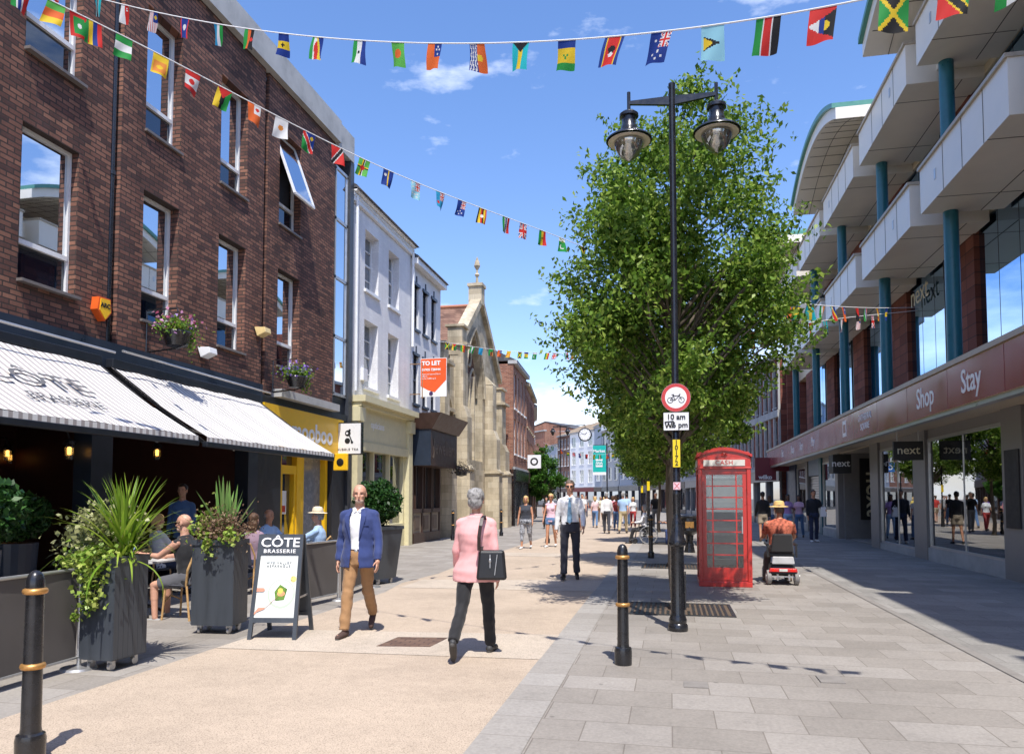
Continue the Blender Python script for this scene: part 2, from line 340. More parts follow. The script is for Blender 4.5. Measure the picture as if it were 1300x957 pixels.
m_teal=mat('teal_painted_steel',(.018,.13,.17),.35,var=.08); m_tealroof=mat('green_roof_edge',(.08,.26,.21),.4,var=.08)
m_yellow=mat('yellow_shop_paint',(.85,.5,.015),.4,var=.04); m_creamp=mat('cream_timber_paint',(.66,.6,.38),.5,var=.06,bmp=.1)
m_brownp=mat('dark_brown_timber',(.055,.028,.02),.45,var=.2); m_greyp=mat('grey_plaster',(.38,.38,.39),.8,var=.1)
m_tile=brickmat('red_brown_roof_tile',(.17,.09,.065),(.23,.125,.085),(.30,.175,.12),(.12,.07,.05),.3,.16,.01,stain=.3)
m_slate=brickmat('grey_slate_roof',(.09,.09,.1),(.12,.12,.13),(.16,.16,.17),(.06,.06,.07),.3,.2,.01)
m_maroon=mat('glossy_maroon_fascia',(.29,.058,.066),.2,0,var=.06,scale=1,spec=.6); m_shopgrey=mat('grey_shop_pier',(.23,.22,.21),.4,var=.06)
m_text=mat('white_lettering',(.82,.82,.82),.4,var=.02); m_gtext=mat('pale_gold_lettering',(.7,.64,.45),.4,var=.02); m_ktext=mat('black_lettering',(.01,.01,.01),.5)
m_red=mat('signal_red_paint',(.56,.03,.022),.3,0,var=.1,scale=7,coat=.35,bmp=.06,bscale=12)
m_wood=mat('warm_timber',(.26,.15,.07),.5,var=.2,streak=.2,scale=14)
m_plastgrey=mat('grey_plastic',(.1,.1,.105),.5)
m_rubber=mat('black_rubber',(.02,.02,.02),.7)
# ---------------- ground ----------------
def sheet(name,pts,z,m):
    q=M(); q.add([(x,y,z) for x,y in pts],[tuple(range(len(pts)))]); o=q.put(name,m); return struct(o)
sheet('ground',[(-400,-60),(400,-60),(400,900),(-400,900)],0,m_pave)
YB=60
sheet('street_surface',[(-4.7,-8),(-1.25,-8),(-1.3,32),(-1.6,44),(-3.0,62),(-10,95),(-14,95),(-8.2,62),(-6.0,44),(-5.0,34),(-4.85,17),(-4.75,15.1),(-4.9,13.3),(-4.7,12)],.004,m_buff)
sheet('kerb_band',[(-1.25,-8),(-.9,-8),(-.95,32),(-1.25,44),(-2.6,62),(-3.0,62),(-1.6,44),(-1.3,32)],.006,m_pave2)
for a,b,c,d in((7.3,8.65,7.15,8.3),(12.75,14.5,12.6,13.9),(20,21.3,20,21.3),(-1,.6,-1,.6)):
    sheet('paving_band',[(-4.69,c),(-1.26,a),(-1.26,b),(-4.69,d)],.008,m_buff2)
sheet('shopside_pavement',[(3.0,-8),(6.6,-8),(6.6,60),(3.0,60)],.004,m_pave3)
m_gut=mat('drain_channel_stone',(.24,.22,.2),.8)
sheet('drain_channel',[(2.95,-8),(3.05,-8),(3.05,60),(2.95,60)],.008,m_gut)
m_cover=brickmat('brown_block_cover',(.13,.08,.06),(.18,.11,.08),(.22,.14,.1),(.09,.06,.05),.16,.08,.008,hor=True,stain=.2)
m_iron=mat('dark_iron',(.05,.05,.05),.5,.5)
def cover(name,pts,m,label):
    q=M(); q.add([(x,y,.011) for x,y in pts]+[(x,y,.0) for x,y in pts],[(0,1,2,3),(0,1,5,4),(1,2,6,5),(2,3,7,6),(3,0,4,7)])
    return q.put(name,m,tag=(label,'access cover'))
cover('access_cover',[(-3.07,7.58),(-2.5,7.66),(-2.46,8.2),(-3.03,8.12)],m_cover,'brown patterned access cover set in the buff street surface')
cover('access_cover',[(.1,6.5),(.3,6.5),(.3,6.7),(.1,6.7)],m_gut,'small grey cover set in the pale paving near the bollard')
cover('access_cover',[(1.25,6.9),(1.45,6.9),(1.45,7.15),(1.25,7.15)],m_gut,'small grey cover in the paving further right of the lamp post')
# tree pits: metal grilles
def pit(x,y,label):
    t=thing('tree_grille',label,'tree grille',(x,y,0),0,'tree grilles'); q=M()
    q.box(-.75,.75,-.6,-.55,0,.012).box(-.75,.75,.55,.6,0,.012).box(-.75,-.7,-.55,.55,0,.012).box(.7,.75,-.55,.55,0,.012)
    for i in range(19):
        a=-.63+i*.07
        if abs(a)>.16: q.box(a-.02,a+.02,-.55,.55,0,.01)
        else: q.box(a-.02,a+.02,-.55,-.18,0,.01).box(a-.02,a+.02,.18,.55,0,.01)
    q.put('grille',MATS['dark_iron'],t,world=False); s=M(); s.box(-.7,.7,-.55,.55,0,.005); s.put('soil',mat('brown_soil',(.11,.075,.05),.95,bmp=.8),t,world=False); return t
pit(.1,11.0,'iron tree grille at the foot of the nearest tree behind the lamp post')
pit(.1,17.8,'iron tree grille at the foot of the second tree, left of the phone box')
pit(0,26.6,'iron tree grille by the wheelchair and bench under the third tree')
# ---------------- right: shopping centre ----------------
rb=thing('shopping_centre','long modern shopping centre with cream balcony boxes, teal columns and maroon fascia','building',(6.5,18,0))
Y0,Y1=-7.0,44.3
def rput(q,n,m,p=rb,**k): return q.put(n,m,p,**k)
q=M(); q.fbox(FR,Y0,Y1,3.3,12.25,-9,-1.4); q.fbox(FR,Y0,Y0+.3,0,3.3,-9,-.01); q.fbox(FR,Y1-.3,Y1,0,12.2,-9,-.01); rput(q,'core_wall',m_brick_r)
q=M(); q.fbox(FR,Y0,Y1,3.3,4.0,-1.4,0); q.fbox(FR,Y0,Y1,8.05,8.7,-1.4,-.65); q.fbox(FR,Y0,Y1,11.25,12.2,-1.4,-.65); rput(q,'floor_slab',m_soffit)
for k in range(-4,6):
    y=17.15+5.15*k
    if y+2.15>Y1: break
    for z0,z1,nm in ((4.0,8.05,0),(8.7,11.25,1)):
        q=M(); 
        for i in range(3):
            q.fbox(FR,y-.93+i*1.03,y+.08+i*1.03,z0,z1,-.75,-.72)
        g=M(); g.fbox(FR,y-1.34,y-.95,z0,z1,-.8,-.75)
        f=M(); f.fbox(FR,y+.085,y+.095,z0,z1,-.76,-.715); f.fbox(FR,y+1.115,y+1.125,z0,z1,-.76,-.715); f.fbox(FR,y-.97,y-.93,z0,z1,-.95,-.62); f.fbox(FR,y-1.37,y-1.31,z0,z1,-.95,-.6)
        fr=rput(f,'window_frame',mat('dark_mullion',(.03,.035,.045),.4)); rput(q,'pane',m_glassR,fr); rput(g,'pane',glassmat('dark_recess_glass',.12,(.01,.012,.015)) if 'dark_recess_glass' not in MATS else MATS['dark_recess_glass'],fr)
        q=M(); q.fbox(FR,y+2.15,y+3.78,z0,z1,-1.2,-.6); rput(q,'brick_pier',m_brick_r)
    # columns
    yc=y+.55; 
    q=M(); q.cyl((6.08,yc,4.2),(6.08,yc,7.83),.15,n=20); rput(q,'column',m_teal,smooth='auto')
    q=M(); q.cyl((6.08,yc,8.6),(6.08,yc,11.2),.15,n=20); rput(q,'column',m_teal,smooth='auto')
    # balcony boxes: far end at the column
    b0,b1=y-4.15,y+.6
    for z0,z1 in ((7.83,8.8),(11.2,12.15)):
        q=M(); q.fbox(FR,b0+.35,b1,z0,z1,-.65,1.0)
        c=M(); c.fbox(FR,b0+.32,b1+.03,z1,z1+.07,-.6,1.05)
        s=M(); 
        for u in (b0+1.35,b0+2.35,b0+3.35): s.fbox(FR,u-.008,u+.008,z0,z1,1.0,1.006)
        s.fbox(FR,b0+.38,b1-.03,z0-.006,z0,-.2,-.18); s.fbox(FR,b0+1.2,b0+1.215,z0-.006,z0,-.6,1.0); s.fbox(FR,b1-1.0,b1-.985,z0-.006,z0,-.6,1.0)
        v=M(); v.fbox(FR,b1-1.0,b1-.9,z0+.4,z0+.62,1.0,1.012) if k%2==0 else v.fbox(FR,b0+1.6,b0+1.7,z0+.4,z0+.62,1.0,1.012)
        o=rput(q,'balcony_box',m_cream); rput(c,'coping',mat('tan_coping',(.42,.36,.28),.5),o); rput(s,'panel_joint',mat('joint_shadow_gap',(.1,.09,.08),.8),o); rput(v,'vent',m_alu,o)
    for z in (8.1,11.45): q=M(); q.fbox(FR,b1,b1+.75,z,z+.6,-.65,.35); rput(q,'link_beam',m_cream)
# arched roofs
for ya,yb in ((12,19.5),(22.6,30.2),(33.4,41)):
    n=24; h=.9; zt=12.85
    arc=[(ya+(yb-ya)*i/n, zt+h*(1-(2*i/n-1)**2)) for i in range(n+1)]
    def band(x0,x1,t0,t1,inset=0):
        q=M(); poly=[(a,b+t1) for a,b in arc]+[(a,b+t0) for a,b in arc[::-1]]
        return q.ext(poly,lambda a,b:(x0,a,b),lambda a,b:(x1,a,b))
    r=rput(band(4.72,10,.02,.16),'arched_roof',m_tealroof); rput(band(4.82,10,-.32,.018),'roof_edge_panel',m_cream,r)
    q=M(); 
    for x in (5.4,6.0,6.6,7.2,7.8):
        poly=[(a,b-.32) for a,b in arc]+[(a,b-.328) for a,b in arc[::-1]]; q.ext(poly,lambda a,b:(x,a,b),lambda a,b:(x+.015,a,b))
    for i in range(2,n,2): q.box(4.9,8.4,arc[i][0]-.008,arc[i][0]+.008,arc[i][1]-.33,arc[i][1]-.318)
    rput(q,'soffit_joint',MATS['joint_shadow_gap'],r)
    q=M(); q.box(8.4,9.6,ya+.3,yb-.3,12.2,13.3); rput(q,'clerestory',m_soffit,r)
# canopy and fascia
q=M(); q.fbox(FR,Y0,Y1,3.32,4.14,.0,1.08); 
f=M(); u=Y0
while u<Y1-.2: f.fbox(FR,u+.012,min(u+2.575,Y1)-.012,3.33,4.12,1.08,1.1); u+=2.575
fa=rput(q,'canopy',m_soffit); fo=rput(f,'fascia_panel',m_maroon,fa)
q=M(); q.fbox(FR,Y0,Y1,4.14,4.24,-.62,1.14); rput(q,'canopy_coping',MATS['tan_coping'])
q=M(); q.fbox(FR,Y0,Y1,3.24,3.33,.9,1.06); rput(q,'canopy_trim',m_alu)
X=6.5-1.105
for s_,y,sz in (('Stay',15.0,.62),('Shop',17.5,.62),('Eat',38.3,.5),('Shop',35.3,.5),('Stay',33.0,.5),('Play',30.4,.5),('Eat',12.3,.62),('Play',9.4,.62)):
    text('lettering',s_,m_text,fa,(X,y,3.73),(0,-1,0),(0,0,1),sz,bold=.006,sx=.9)
text('lettering','CATHEDRAL\nSQUARE',m_text,fa,(X,22.6,3.73),(0,-1,0),(0,0,1),.26,bold=.003)
q=M(); q.fbox(FR,24.85,25.35,3.5,4.0,1.1,1.106); lg=rput(q,'logo_panel',m_text,fa); q=M(); q.fbox(FR,24.95,25.25,3.62,3.88,1.106,1.11); q2=rput(q,'logo_mark',m_maroon,fa)
# shopfronts ground floor
q=M(); q.fbox(FR,Y0,Y1,0,3.3,-6.2,-6.0); q.fbox(FR,Y0,Y1,-.02,.02,-6,-.3); rput(q,'shop_back_wall',mat('shop_interior',(.34,.32,.3),.7))
def shopwin(a,b,z0=.38,z1=3.02,clear=m_clear2,mull=()):
    f=M(); f.fbox(FR,a-.06,a,z0,z1+.05,-.04,.04); f.fbox(FR,b,b+.06,z0,z1+.05,-.04,.04); f.fbox(FR,a,b,z1,z1+.07,-.04,.04); f.fbox(FR,a,b,z0-.05,z0,-.04,.05)
    for u in mull: f.fbox(FR,u-.012,u+.012,z0,z1,-.02,.02)
    o=rput(f,'shop_window_frame',m_alu); g=M(); g.fbox(FR,a,b,z0,z1,-.005,.005); rput(g,'pane',clear,o)
    p=M(); p.fbox(FR,a-.06,b+.06,0,z0-.05,-.1,.08); rput(p,'plinth',m_conc,o); p=M(); p.fbox(FR,a-.06,b+.06,z1+.07,3.32,-.08,.02); rput(p,'window_head',m_shopgrey,o)
def pier(a,b,m=m_shopgrey,d=.1): p=M(); p.fbox(FR,a,b,0,3.32,-.4,d); return rput(p,'shop_pier',m)
shopwin(16.45,20.85,mull=(18.6,)); pier(20.9,21.9); shopwin(21.98,25.3,z0=.25,mull=(23.6,)); pier(25.36,26.3); 
pier(15.5,16.38,m_shopgrey,.1); 
q=M(); q.fbox(FR,15.6,16.2,1.0,2.5,.1,.13); rput(q,'poster_case',m_dark)
q=M(); q.fbox(FR,8,15.4,0,3.32,-.4,.02); rput(q,'wall_panel',mat('light_grey_cladding',(.36,.37,.39),.5,var=.03)); q=M(); q.fbox(FR,8,15.42,2.45,3.32,.021,.05); rput(q,'wall_panel',m_soffit)
shopwin(2,7.9)
# entrance recess
q=M(); q.box(6.6,9.5,30.9,31.1,0,3.3); q.box(9.3,9.5,26.3,30.9,0,3.3); q.box(6.9,9.3,26.2,26.3,0,3.3); rput(q,'entrance_wall',m_shopgrey)
q=M(); q.box(7.15,8.15,30.84,30.9,.75,3.1); rput(q,'sign_panel',m_ktext)
text('lettering','next',m_gtext,rb,(7.65,30.82,1.75),(0,0,-1),(1,0,0),.95,bold=.004)
q=M(); q.fbox(FR,27.9,28.6,2.45,3.1,.3,.9); rput(q,'sign_box',m_ktext); text('lettering','next',m_text,rb,(5.85,27.88,2.78),(1,0,0),(0,0,1),.33,bold=.004)
text('lettering','next',m_gtext,rb,(7.08,23.2,7.45),(0,-1,0),(0,0,1),.85,bold=.0)
pier(31.1,31.6); shopwin(31.7,34.3); pier(34.4,34.9,m_teal); 
q=M(); 
for i in range(22): q.fbox(FR,35.0,37.6,.05+i*.115,.15+i*.115,-.1,-.06+.015*(i%2))
rput(q,'roller_shutter',m_alu); q=M(); q.fbox(FR,35.0,37.6,2.6,3.32,-.3,.05); rput(q,'shop_sign_board',mat('blue_grey_signboard',(.12,.2,.32),.4))
pier(37.7,38.2); shopwin(38.3,41); pier(41.1,44.2,mat('dark_blue_pier',(.02,.04,.09),.4))
# hanging sign
s=thing('hanging_sign','black hanging shop sign with white lower-case lettering under the canopy by the display window','sign',(5.95,20.7,3.3))
q=M(); q.box(5.6,6.3,20.66,20.74,2.54,3.02); q.put('sign_board',m_ktext,s); q=M(); q.cyl((5.7,20.7,3.02),(5.7,20.7,3.3),.012); q.cyl((6.2,20.7,3.02),(6.2,20.7,3.3),.012); q.put('hanger',m_alu,s)
text('lettering','next',m_gtext,s,(5.95,20.655,2.79),(1,0,0),(0,0,1),.3,bold=.002)
s=thing('projecting_sign','square dark red projecting shop sign lettered wilko beside the phone box','sign',(6.5,43.2,2.5))
q=M(); q.box(4.62,5.72,43.1,43.3,2.55,3.8); q.put('sign_board',mat('dark_red_board',(.14,.008,.02),.4,var=.03),s); text('lettering','wilko',m_text,s,(5.15,43.08,2.72),(1,0,0),(0,0,1),.32,bold=.01)
q=M(); q.bar((5.72,43.2,3.3),(6.5,43.2,3.3),.08,.5); q.put('bracket',MATS['dark_red_board'],s)
# mannequins in the display window
def mannequin(y,x,coatc,label):
    t=thing('shop_mannequin',label,'mannequin',(x,y,0),R(-90),'mannequins in the display window')
    q=M(); q.lathe([(.0,.4),(.28,.4),(.25,.7),(.2,1.0),(.15,1.3),(.19,1.55),(.2,1.75),(.07,1.87),(.0,1.88)],(0,0,0),18); q.put('coat',mat(coatc[0],coatc[1],.8),t,smooth=True,world=False)
    q=M()
    for s_ in(-1,1): q.caps((s_*.2,0,1.72),(s_*.27,.02,1.38),.055,.05).caps((s_*.27,.02,1.38),(s_*.22,-.14,1.12),.05,.045)
    q.put('sleeve',MATS[coatc[0]],t,smooth=True,world=False)
    q=M(); q.ell((0,-.01,2.0),(.075,.095,.12)); q.caps((0,0,1.85),(0,0,1.95),.045,.045); q.put('head',mat('mannequin_grey',(.3,.28,.25),.4),t,smooth=True,world=False)
    q=M(); q.lathe([(0,2.03),(.22,2.04),(.23,2.06),(.1,2.08),(.095,2.17),(0,2.19)],(0,0,0),20); q.put('hat',mat('straw_yellow',(.5,.34,.12),.8),t,smooth=True,world=False)
    q=M(); q.lathe([(.25,.38),(.25,.4),(.02,.41),(.02,.9)],(0,0,0),16); q.put('stand',m_alu,t,world=False)
mannequin(17.6,7.2,('mustard_coat',(.42,.22,.06)),'mannequin in a mustard coat and straw hat in the display window')
mannequin(18.4,7.7,('rust_red_coat',(.3,.06,.04)),'mannequin in a rust red coat and straw hat deeper in the display window')
q=M(); q.box(6.6,9.5,16.5,20.8,.02,.4); q.put('display_plinth',m_greyp,rb)
# ---------------- left: brick office block ----------------
lb=thing('brick_office_building','dark red-brown brick office block with tall recessed windows and a concrete parapet over the restaurant','building',(-8.75,11,0))
YA=-6.0; YC=18.27
# three wall sections separated by recessed slots
wins=[(8.53,9.55),(10.92,11.86),(13.09,14.05),(15.38,16.4),(6.15,7.15),(3.8,4.8),(1.5,2.5)]
rows=[(4.6,6.82),(7.88,10.08)]
q=M(); hs_=[(a,b,c,d) for a,b in wins for c,d in rows]
secs=[(YA,10.2,0),(10.36,14.72,.05),(14.88,YC,.05)]
for a,b,d in secs:
    q.wall(FL,a,b,3.7 if a<14.8 else 3.9,11.12,[h for h in hs_ if a<h[0]<b],.24,d)
    if d: q.add([FL.p(a,3.7,d),FL.p(a,11.12,d),FL.p(a,11.12,-.2),FL.p(a,3.7,-.2)],[(0,1,2,3)])
    q.add([FL.p(b,3.7,d),FL.p(b,11.12,d),FL.p(b,11.12,-.2),FL.p(b,3.7,-.2)],[(0,1,2,3)])
q.fbox(FL,YA,19.3,3.5,11.1,-9,-.26); lw=q.put('brick_wall',m_brick,lb)
for (a,b) in wins:
    for (c,d) in rows:
        op=abs(a-15.38)<.1 and c>7
        f=M(); t=.042; D0,D1=-.2,-.13
        for u in ((a,a+t),(b-t,b)): f.fbox(FL,u[0],u[1],c,d,D0,D1)
        zt=c+.58
        f.fbox(FL,a+t,b-t,d-t,d,D0,D1); f.fbox(FL,a+t,b-t,c,c+.04,D0,D1); f.fbox(FL,a+t,b-t,zt-.035,zt+.035,D0,D1+.01);
        w=f.put('window',m_whitef,lb)
        g=M(); g.fbox(FL,a+t,b-t,c+.04,zt-.035,-.18,-.17); g.put('spandrel_pane',m_glassD,w)
        if not op: g=M(); g.fbox(FL,a+t,b-t,zt+.035,d-t,-.18,-.17); g.put('pane',m_glassL,w)
        else:
            g=M(); g.fbox(FL,a+t,b-t,zt+.035,d-t,-.235,-.23); g.put('room_behind',m_dark,w)
            # open casement, top hung and tilted out
            p0=FL.p(a+t,d-t,-.12); p1=FL.p(b-t,d-t,-.12); p2=FL.p(b-t,zt+.1,.42); p3=FL.p(a+t,zt+.1,.42)
            s=M(); s.bar(p0,p3,.05,.05).bar(p1,p2,.05,.05).bar(p3,p2,.06,.06).bar(p0,p1,.05,.05); cs=s.put('open_casement',m_whitef,w)
            g=M(); e=Vector((.006,0,.003)); g.hexa([p0,p1,p1+e,p0+e,p3,p2,p2+e,p3+e]); g.put('pane',m_glassL,w)
        s=M(); s.fbox(FL,a-.02,b+.02,c-.045,c-.002,-.2,.10); s.put('sill',mat('dark_metal_sill',(.16,.14,.13),.5),w)
q=M(); q.fbox(FL,YA,YC+.05,11.12,11.72,-.4,.2); q.fbox(FL,YC+.05,19.3,11.0,11.72,-.4,.14); q.put('concrete_parapet',m_conc,lb)
# stair glazing strip
q=M(); q.fbox(FL,YC,19.35,0,11.0,-.4,-.22); q.fbox(FL,YC+.01,YC+.05,3.9,11,-.22,.04); q.fbox(FL,19.12,19.35,0,11,-.22,.12); st=q.put('stair_surround',mat('dark_grey_panel',(.045,.05,.06),.4),lb)
f=M(); z=4.35
for z in (4.35,5.9,7.5,9.1,10.5): f.fbox(FL,YC+.06,19.1,z-.04,z+.04,-.2,.06)
f.fbox(FL,YC+.06,YC+.1,4.35,10.5,-.2,.06); f.fbox(FL,19.04,19.1,4.35,10.5,-.2,.06); w=f.put('stair_window',m_alu,lb); g=M(); g.fbox(FL,YC+.1,19.04,4.35,10.5,.02,.03); g.put('pane',m_glassL,w)
# drainpipes
for u in (10.28,14.8):
    q=M(); q.tube([FL.p(u,3.8,-.05),FL.p(u,11.1,-.05)],.055,10)
    for z in (4.6,6.8,9,10.9): q.tube([FL.p(u,z,-.05),FL.p(u,z+.07,-.05)],.07,10)
    q.put('drainpipe',m_black,lb,smooth='auto')
# restaurant front: navy fascia, posts, dark room behind
q=M(); q.fbox(FL,YA,14.7,3.62,4.04,-.3,.12); q.put('shop_fascia',m_navy,lb)
q=M(); q.fbox(FL,YA,14.7,3.3,3.62,-.3,-.02)
for a,b in ((-6,-5.7),(2.0,2.3),(5.3,5.5),(7.15,7.45),(9.95,10.4),(14.35,14.72)): q.fbox(FL,a,b,0,3.3,-.3,.02)
q.fbox(FL,2.3,7.15,0,.5,-.25,-.05); q.put('shopfront_frame',m_navy,lb)
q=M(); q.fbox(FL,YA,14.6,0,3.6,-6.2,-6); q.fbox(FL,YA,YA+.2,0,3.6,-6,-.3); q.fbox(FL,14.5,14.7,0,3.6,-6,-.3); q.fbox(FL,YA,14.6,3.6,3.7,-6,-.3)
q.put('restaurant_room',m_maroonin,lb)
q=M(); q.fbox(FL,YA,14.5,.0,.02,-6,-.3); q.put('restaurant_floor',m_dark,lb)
q=M()
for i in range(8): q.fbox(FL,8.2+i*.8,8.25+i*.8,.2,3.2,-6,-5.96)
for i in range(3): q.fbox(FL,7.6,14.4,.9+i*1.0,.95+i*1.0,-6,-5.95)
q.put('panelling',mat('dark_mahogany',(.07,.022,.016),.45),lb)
g=M(); g.fbox(FL,2.3,7.15,.5,3.3,-.16,-.15); g.put('restaurant_window',m_clear,lb)
q=M()
for a in (3.9,5.5): q.fbox(FL,a-.03,a+.03,.5,3.3,-.2,-.1)
q.put('window_mullion',m_navy,lb)
text('window_lettering','LUXE',mat('tan_lettering',(.45,.38,.3),.5),lb,FL.p(8.05,2.0,-.8),(0,1,0),(0,0,1),.5)
# pale menu panel and navy swing doors folded back
q=M(); q.fbox(FL,7.5,7.56,.05,3.25,-1.2,-.3); q.fbox(FL,8.55,8.6,.05,3.25,-1.1,-.3); q.put('folding_door',m_navy,lb)
# wall lamps in the room (lit)
m_bulb=emat('amber_bulb',(1,.42,.08),4)
for i,(y,x,z) in enumerate(((7.9,-9.9,2.35),(9.75,-8.95,2.3),(12.2,-12.6,2.45),(15.9,-14.6,2.5),(12.6,-9.6,2.45))):
    if y>14.4: y=14.2
    t=thing('wall_lantern',['amber lit lantern left of the folded restaurant door','amber glass wall lantern on the post between the awnings','small amber wall light deep inside the restaurant','small amber wall light at the far end of the restaurant','amber lantern hanging above the seated guests'][i],'wall lamp',(x,y,z),0,'lit lanterns of the restaurant')
    q=M(); q.lathe([(.0,-.06),(.025,-.06),(.028,.05),(0,.06)],(x,y,z),10); q.put('bulb',m_bulb,t)
    q=M(); q.lathe([(.0,.1),(.1,.09),(.07,.15),(0,.2)],(x,y,z),14); q.tube([(x,y,z+.18),(x-.05,y,z+.3),(x-.15,y,z+.32)],.015); q.put('shade',m_black,t)
    q=M(); q.lathe([(.055,-.14),(.065,.08),(.06,.08),(.05,-.14)],(x,y,z),12); q.put('glass',m_clear,t)
# ---------------- yellow shop ----------------
q=M(); q.fbox(FL,14.72,18.75,2.72,3.66,-.2,.16); yf=q.put('yellow_fascia',m_yellow,lb); text('lettering','mooboo',m_text,yf,FL.p(17.0,3.15,.165),(0,1,0),(0,0,1),.62,bold=.015)
q=M(); q.fbox(FL,15.2,18.2,3.84,4.02,-.2,.3); q.put('concrete_ledge',m_conc,lb)
q=M(); q.fbox(FL,14.72,19.35,3.66,3.84,-.25,.1); q.fbox(FL,14.72,15.75,0,2.72,-.3,0); q.fbox(FL,18.3,19.35,0,3.66,-.3,.06); q.fbox(FL,18.25,19.35,3.84,4.3,-.3,.02); q.put('dark_side_panel',mat('near_black_panel',(.015,.018,.025),.4),lb)
q=M()
for a,b in ((15.75,15.87),(16.6,16.95),(18.12,18.24)): q.fbox(FL,a,b,0,2.72,-.28,-.05)
q.fbox(FL,15.87,16.6,2.15,2.35,-.28,-.06); q.fbox(FL,15.87,16.6,0,.25,-.28,-.06); q.fbox(FL,16.5,16.6,.25,2.15,-.28,-.07); q.fbox(FL,15.87,15.95,.25,2.15,-.28,-.07); q.fbox(FL,16.95,18.12,2.62,2.72,-.28,-.06)
yd=q.put('yellow_door_frame',m_yellow,lb); g=M(); g.fbox(FL,15.95,16.5,.25,2.15,-.2,-.19); g.fbox(FL,15.87,16.6,2.35,2.7,-.2,-.19); g.put('pane',m_glassS,yd)
g=M(); g.fbox(FL,16.95,18.12,0,2.62,-.22,-.2); g.put('frosted_panel',mat('frosted_grey',(.2,.22,.25),.25),yd)
q=M(); q.fbox(FL,16.05,16.35,1.2,1.75,-.188,-.184); q.put('paper_notice',m_text,yd); q=M(); q.fbox(FL,16.1,16.3,1.25,1.4,-.183,-.18); q.put('notice_print',m_red,yd)
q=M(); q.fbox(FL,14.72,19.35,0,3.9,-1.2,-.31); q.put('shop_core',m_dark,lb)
t=thing('yellow_lantern','small yellow box sign projecting beside the yellow shop door','sign',FL.p(18.3,2.55,0)); q=M(); q.fbox(FL,18.26,18.34,2.3,2.75,.1,.5); q.put('sign_box',m_yellow,t,bev=.02); q=M(); q.fbox(FL,18.27,18.33,2.62,2.66,.06,.1); q.put('bracket',m_black,t)
q=M(); q.ell(FL.p(18.25,2.52,.3),(.1,.01,.1)); q.put('round_mark',m_ktext,t)
# ---------------- awnings ----------------
def stripemat(name):
    m,nt,b,o=newmat(name); t=nn(nt,'ShaderNodeTexCoord').outputs['Object']; s=nn(nt,'ShaderNodeSeparateXYZ'); nt.links.new(t,s.inputs[0])
    a=nn(nt,'ShaderNodeMath',operation='MULTIPLY'); a.inputs[1].default_value=1/.125; nt.links.new(s.outputs[1],a.inputs[0]); f=nn(nt,'ShaderNodeMath',operation='FRACT'); nt.links.new(a.outputs[0],f.inputs[0])
    c=ramp(nt,f.outputs[0],[(.0,(.80,.79,.77)),(.52,(.80,.79,.77)),(.56,(.42,.38,.37)),(.96,(.42,.38,.37)),(1,(.80,.79,.77))])
    d=ramp(nt,noise_n(nt,t,2.2,6,.6),[(.3,.88),(.6,1)]); nt.links.new(mul(nt,c,d),b.inputs['Base Color']); b.inputs['Roughness'].default_value=.85
    tr=nn(nt,'ShaderNodeBsdfTranslucent'); nt.links.new(c,tr.inputs[0]); x=nn(nt,'ShaderNodeMixShader'); x.inputs[0].default_value=.06; nt.links.new(b.outputs[0],x.inputs[1]); nt.links.new(tr.outputs[0],x.inputs[2]); nt.links.new(x.outputs[0],o.inputs[0]); return m
m_awn=stripemat('striped_awning_canvas')
def awning(y0,y1,label,txt):
    t=thing('striped_awning',label,'awning',(-8.63,(y0+y1)/2,3.7),0,'striped awnings over the terrace')
    A=Vector((-8.58,0,3.66)); B=Vector((-6.82,0,2.5)); n=14; q=M(); nu=16
    def pt(i,j,dz=0):
        s=j/n; u=y0+(y1-y0)*i/nu; p=A.lerp(B,s); p.z-=.05*math.sin(math.pi*s)+.012*math.sin(i*2.1); return (p.x,u,p.z+dz)
    for i in range(nu+1):
        for j in range(n+1): q.v.append(pt(i,j))
    for i in range(nu):
        for j in range(n): a=i*(n+1)+j; q.f.append((a,a+1,a+n+2,a+n+1))
    fab=q.put('canopy_fabric',m_awn,t,smooth=True); 
    q=M(); q.box(-6.83,-6.815,y0,y1,2.43,2.5); q.put('valance',m_awn,t)
    q=M(); q.box(-6.9,-6.81,y0-.02,y1+.02,2.35,2.43); q.box(-8.66,-8.5,y0,y1,3.62,3.76); fr=q.put('front_bar',MATS['near_black_panel'],t,bev=.01)
    for u in (y0+.02,y1-.02): q=M(); q.bar((-8.5,u,3.58),(-6.87,u,2.4),.03,.05); q.put('side_rail',m_black,t)
    for k,u in enumerate((y0+.7,y1-.7)):
        s=1 if k==0 else -1; q=M(); q.tube([(-8.6,u,2.95),(-7.7,u+s*.7,2.65),(-6.88,u+s*.1,2.36)],.022,8); q.put('folding_arm',m_alu,t)
    q=M(); q.tube([(-8.3,y0-.04,3.86),(-8.28,y1,3.8)],.02,6); q.put('top_rod',m_alu,t)
    if txt:
        d=(B-A).normalized(); nrm=Vector((0,1,0)).cross(-d); P=A.lerp(B,.52)
        text('lettering',txt[0],mat('charcoal_print',(.12,.12,.13),.8),t,Vector((P.x,txt[2],P.z-.02))+nrm*.0+Vector((.01,0,.018)),(0,1,0),-d,.5,ext=.002,sx=1.3)
        P=A.lerp(B,.76); text('lettering',txt[1],MATS['charcoal_print'],t,Vector((P.x,txt[2]+.05,P.z))+Vector((.01,0,.0)),(0,1,0),-d,.24,ext=.002,space=1.1)
awning(3.2,9.85,'striped awning lettered with the restaurant name at the left edge of the picture',('CÔTE','BRASSERIE',7.8))
awning(10.08,14.42,'plain striped awning to the right, beside the yellow shop',None)
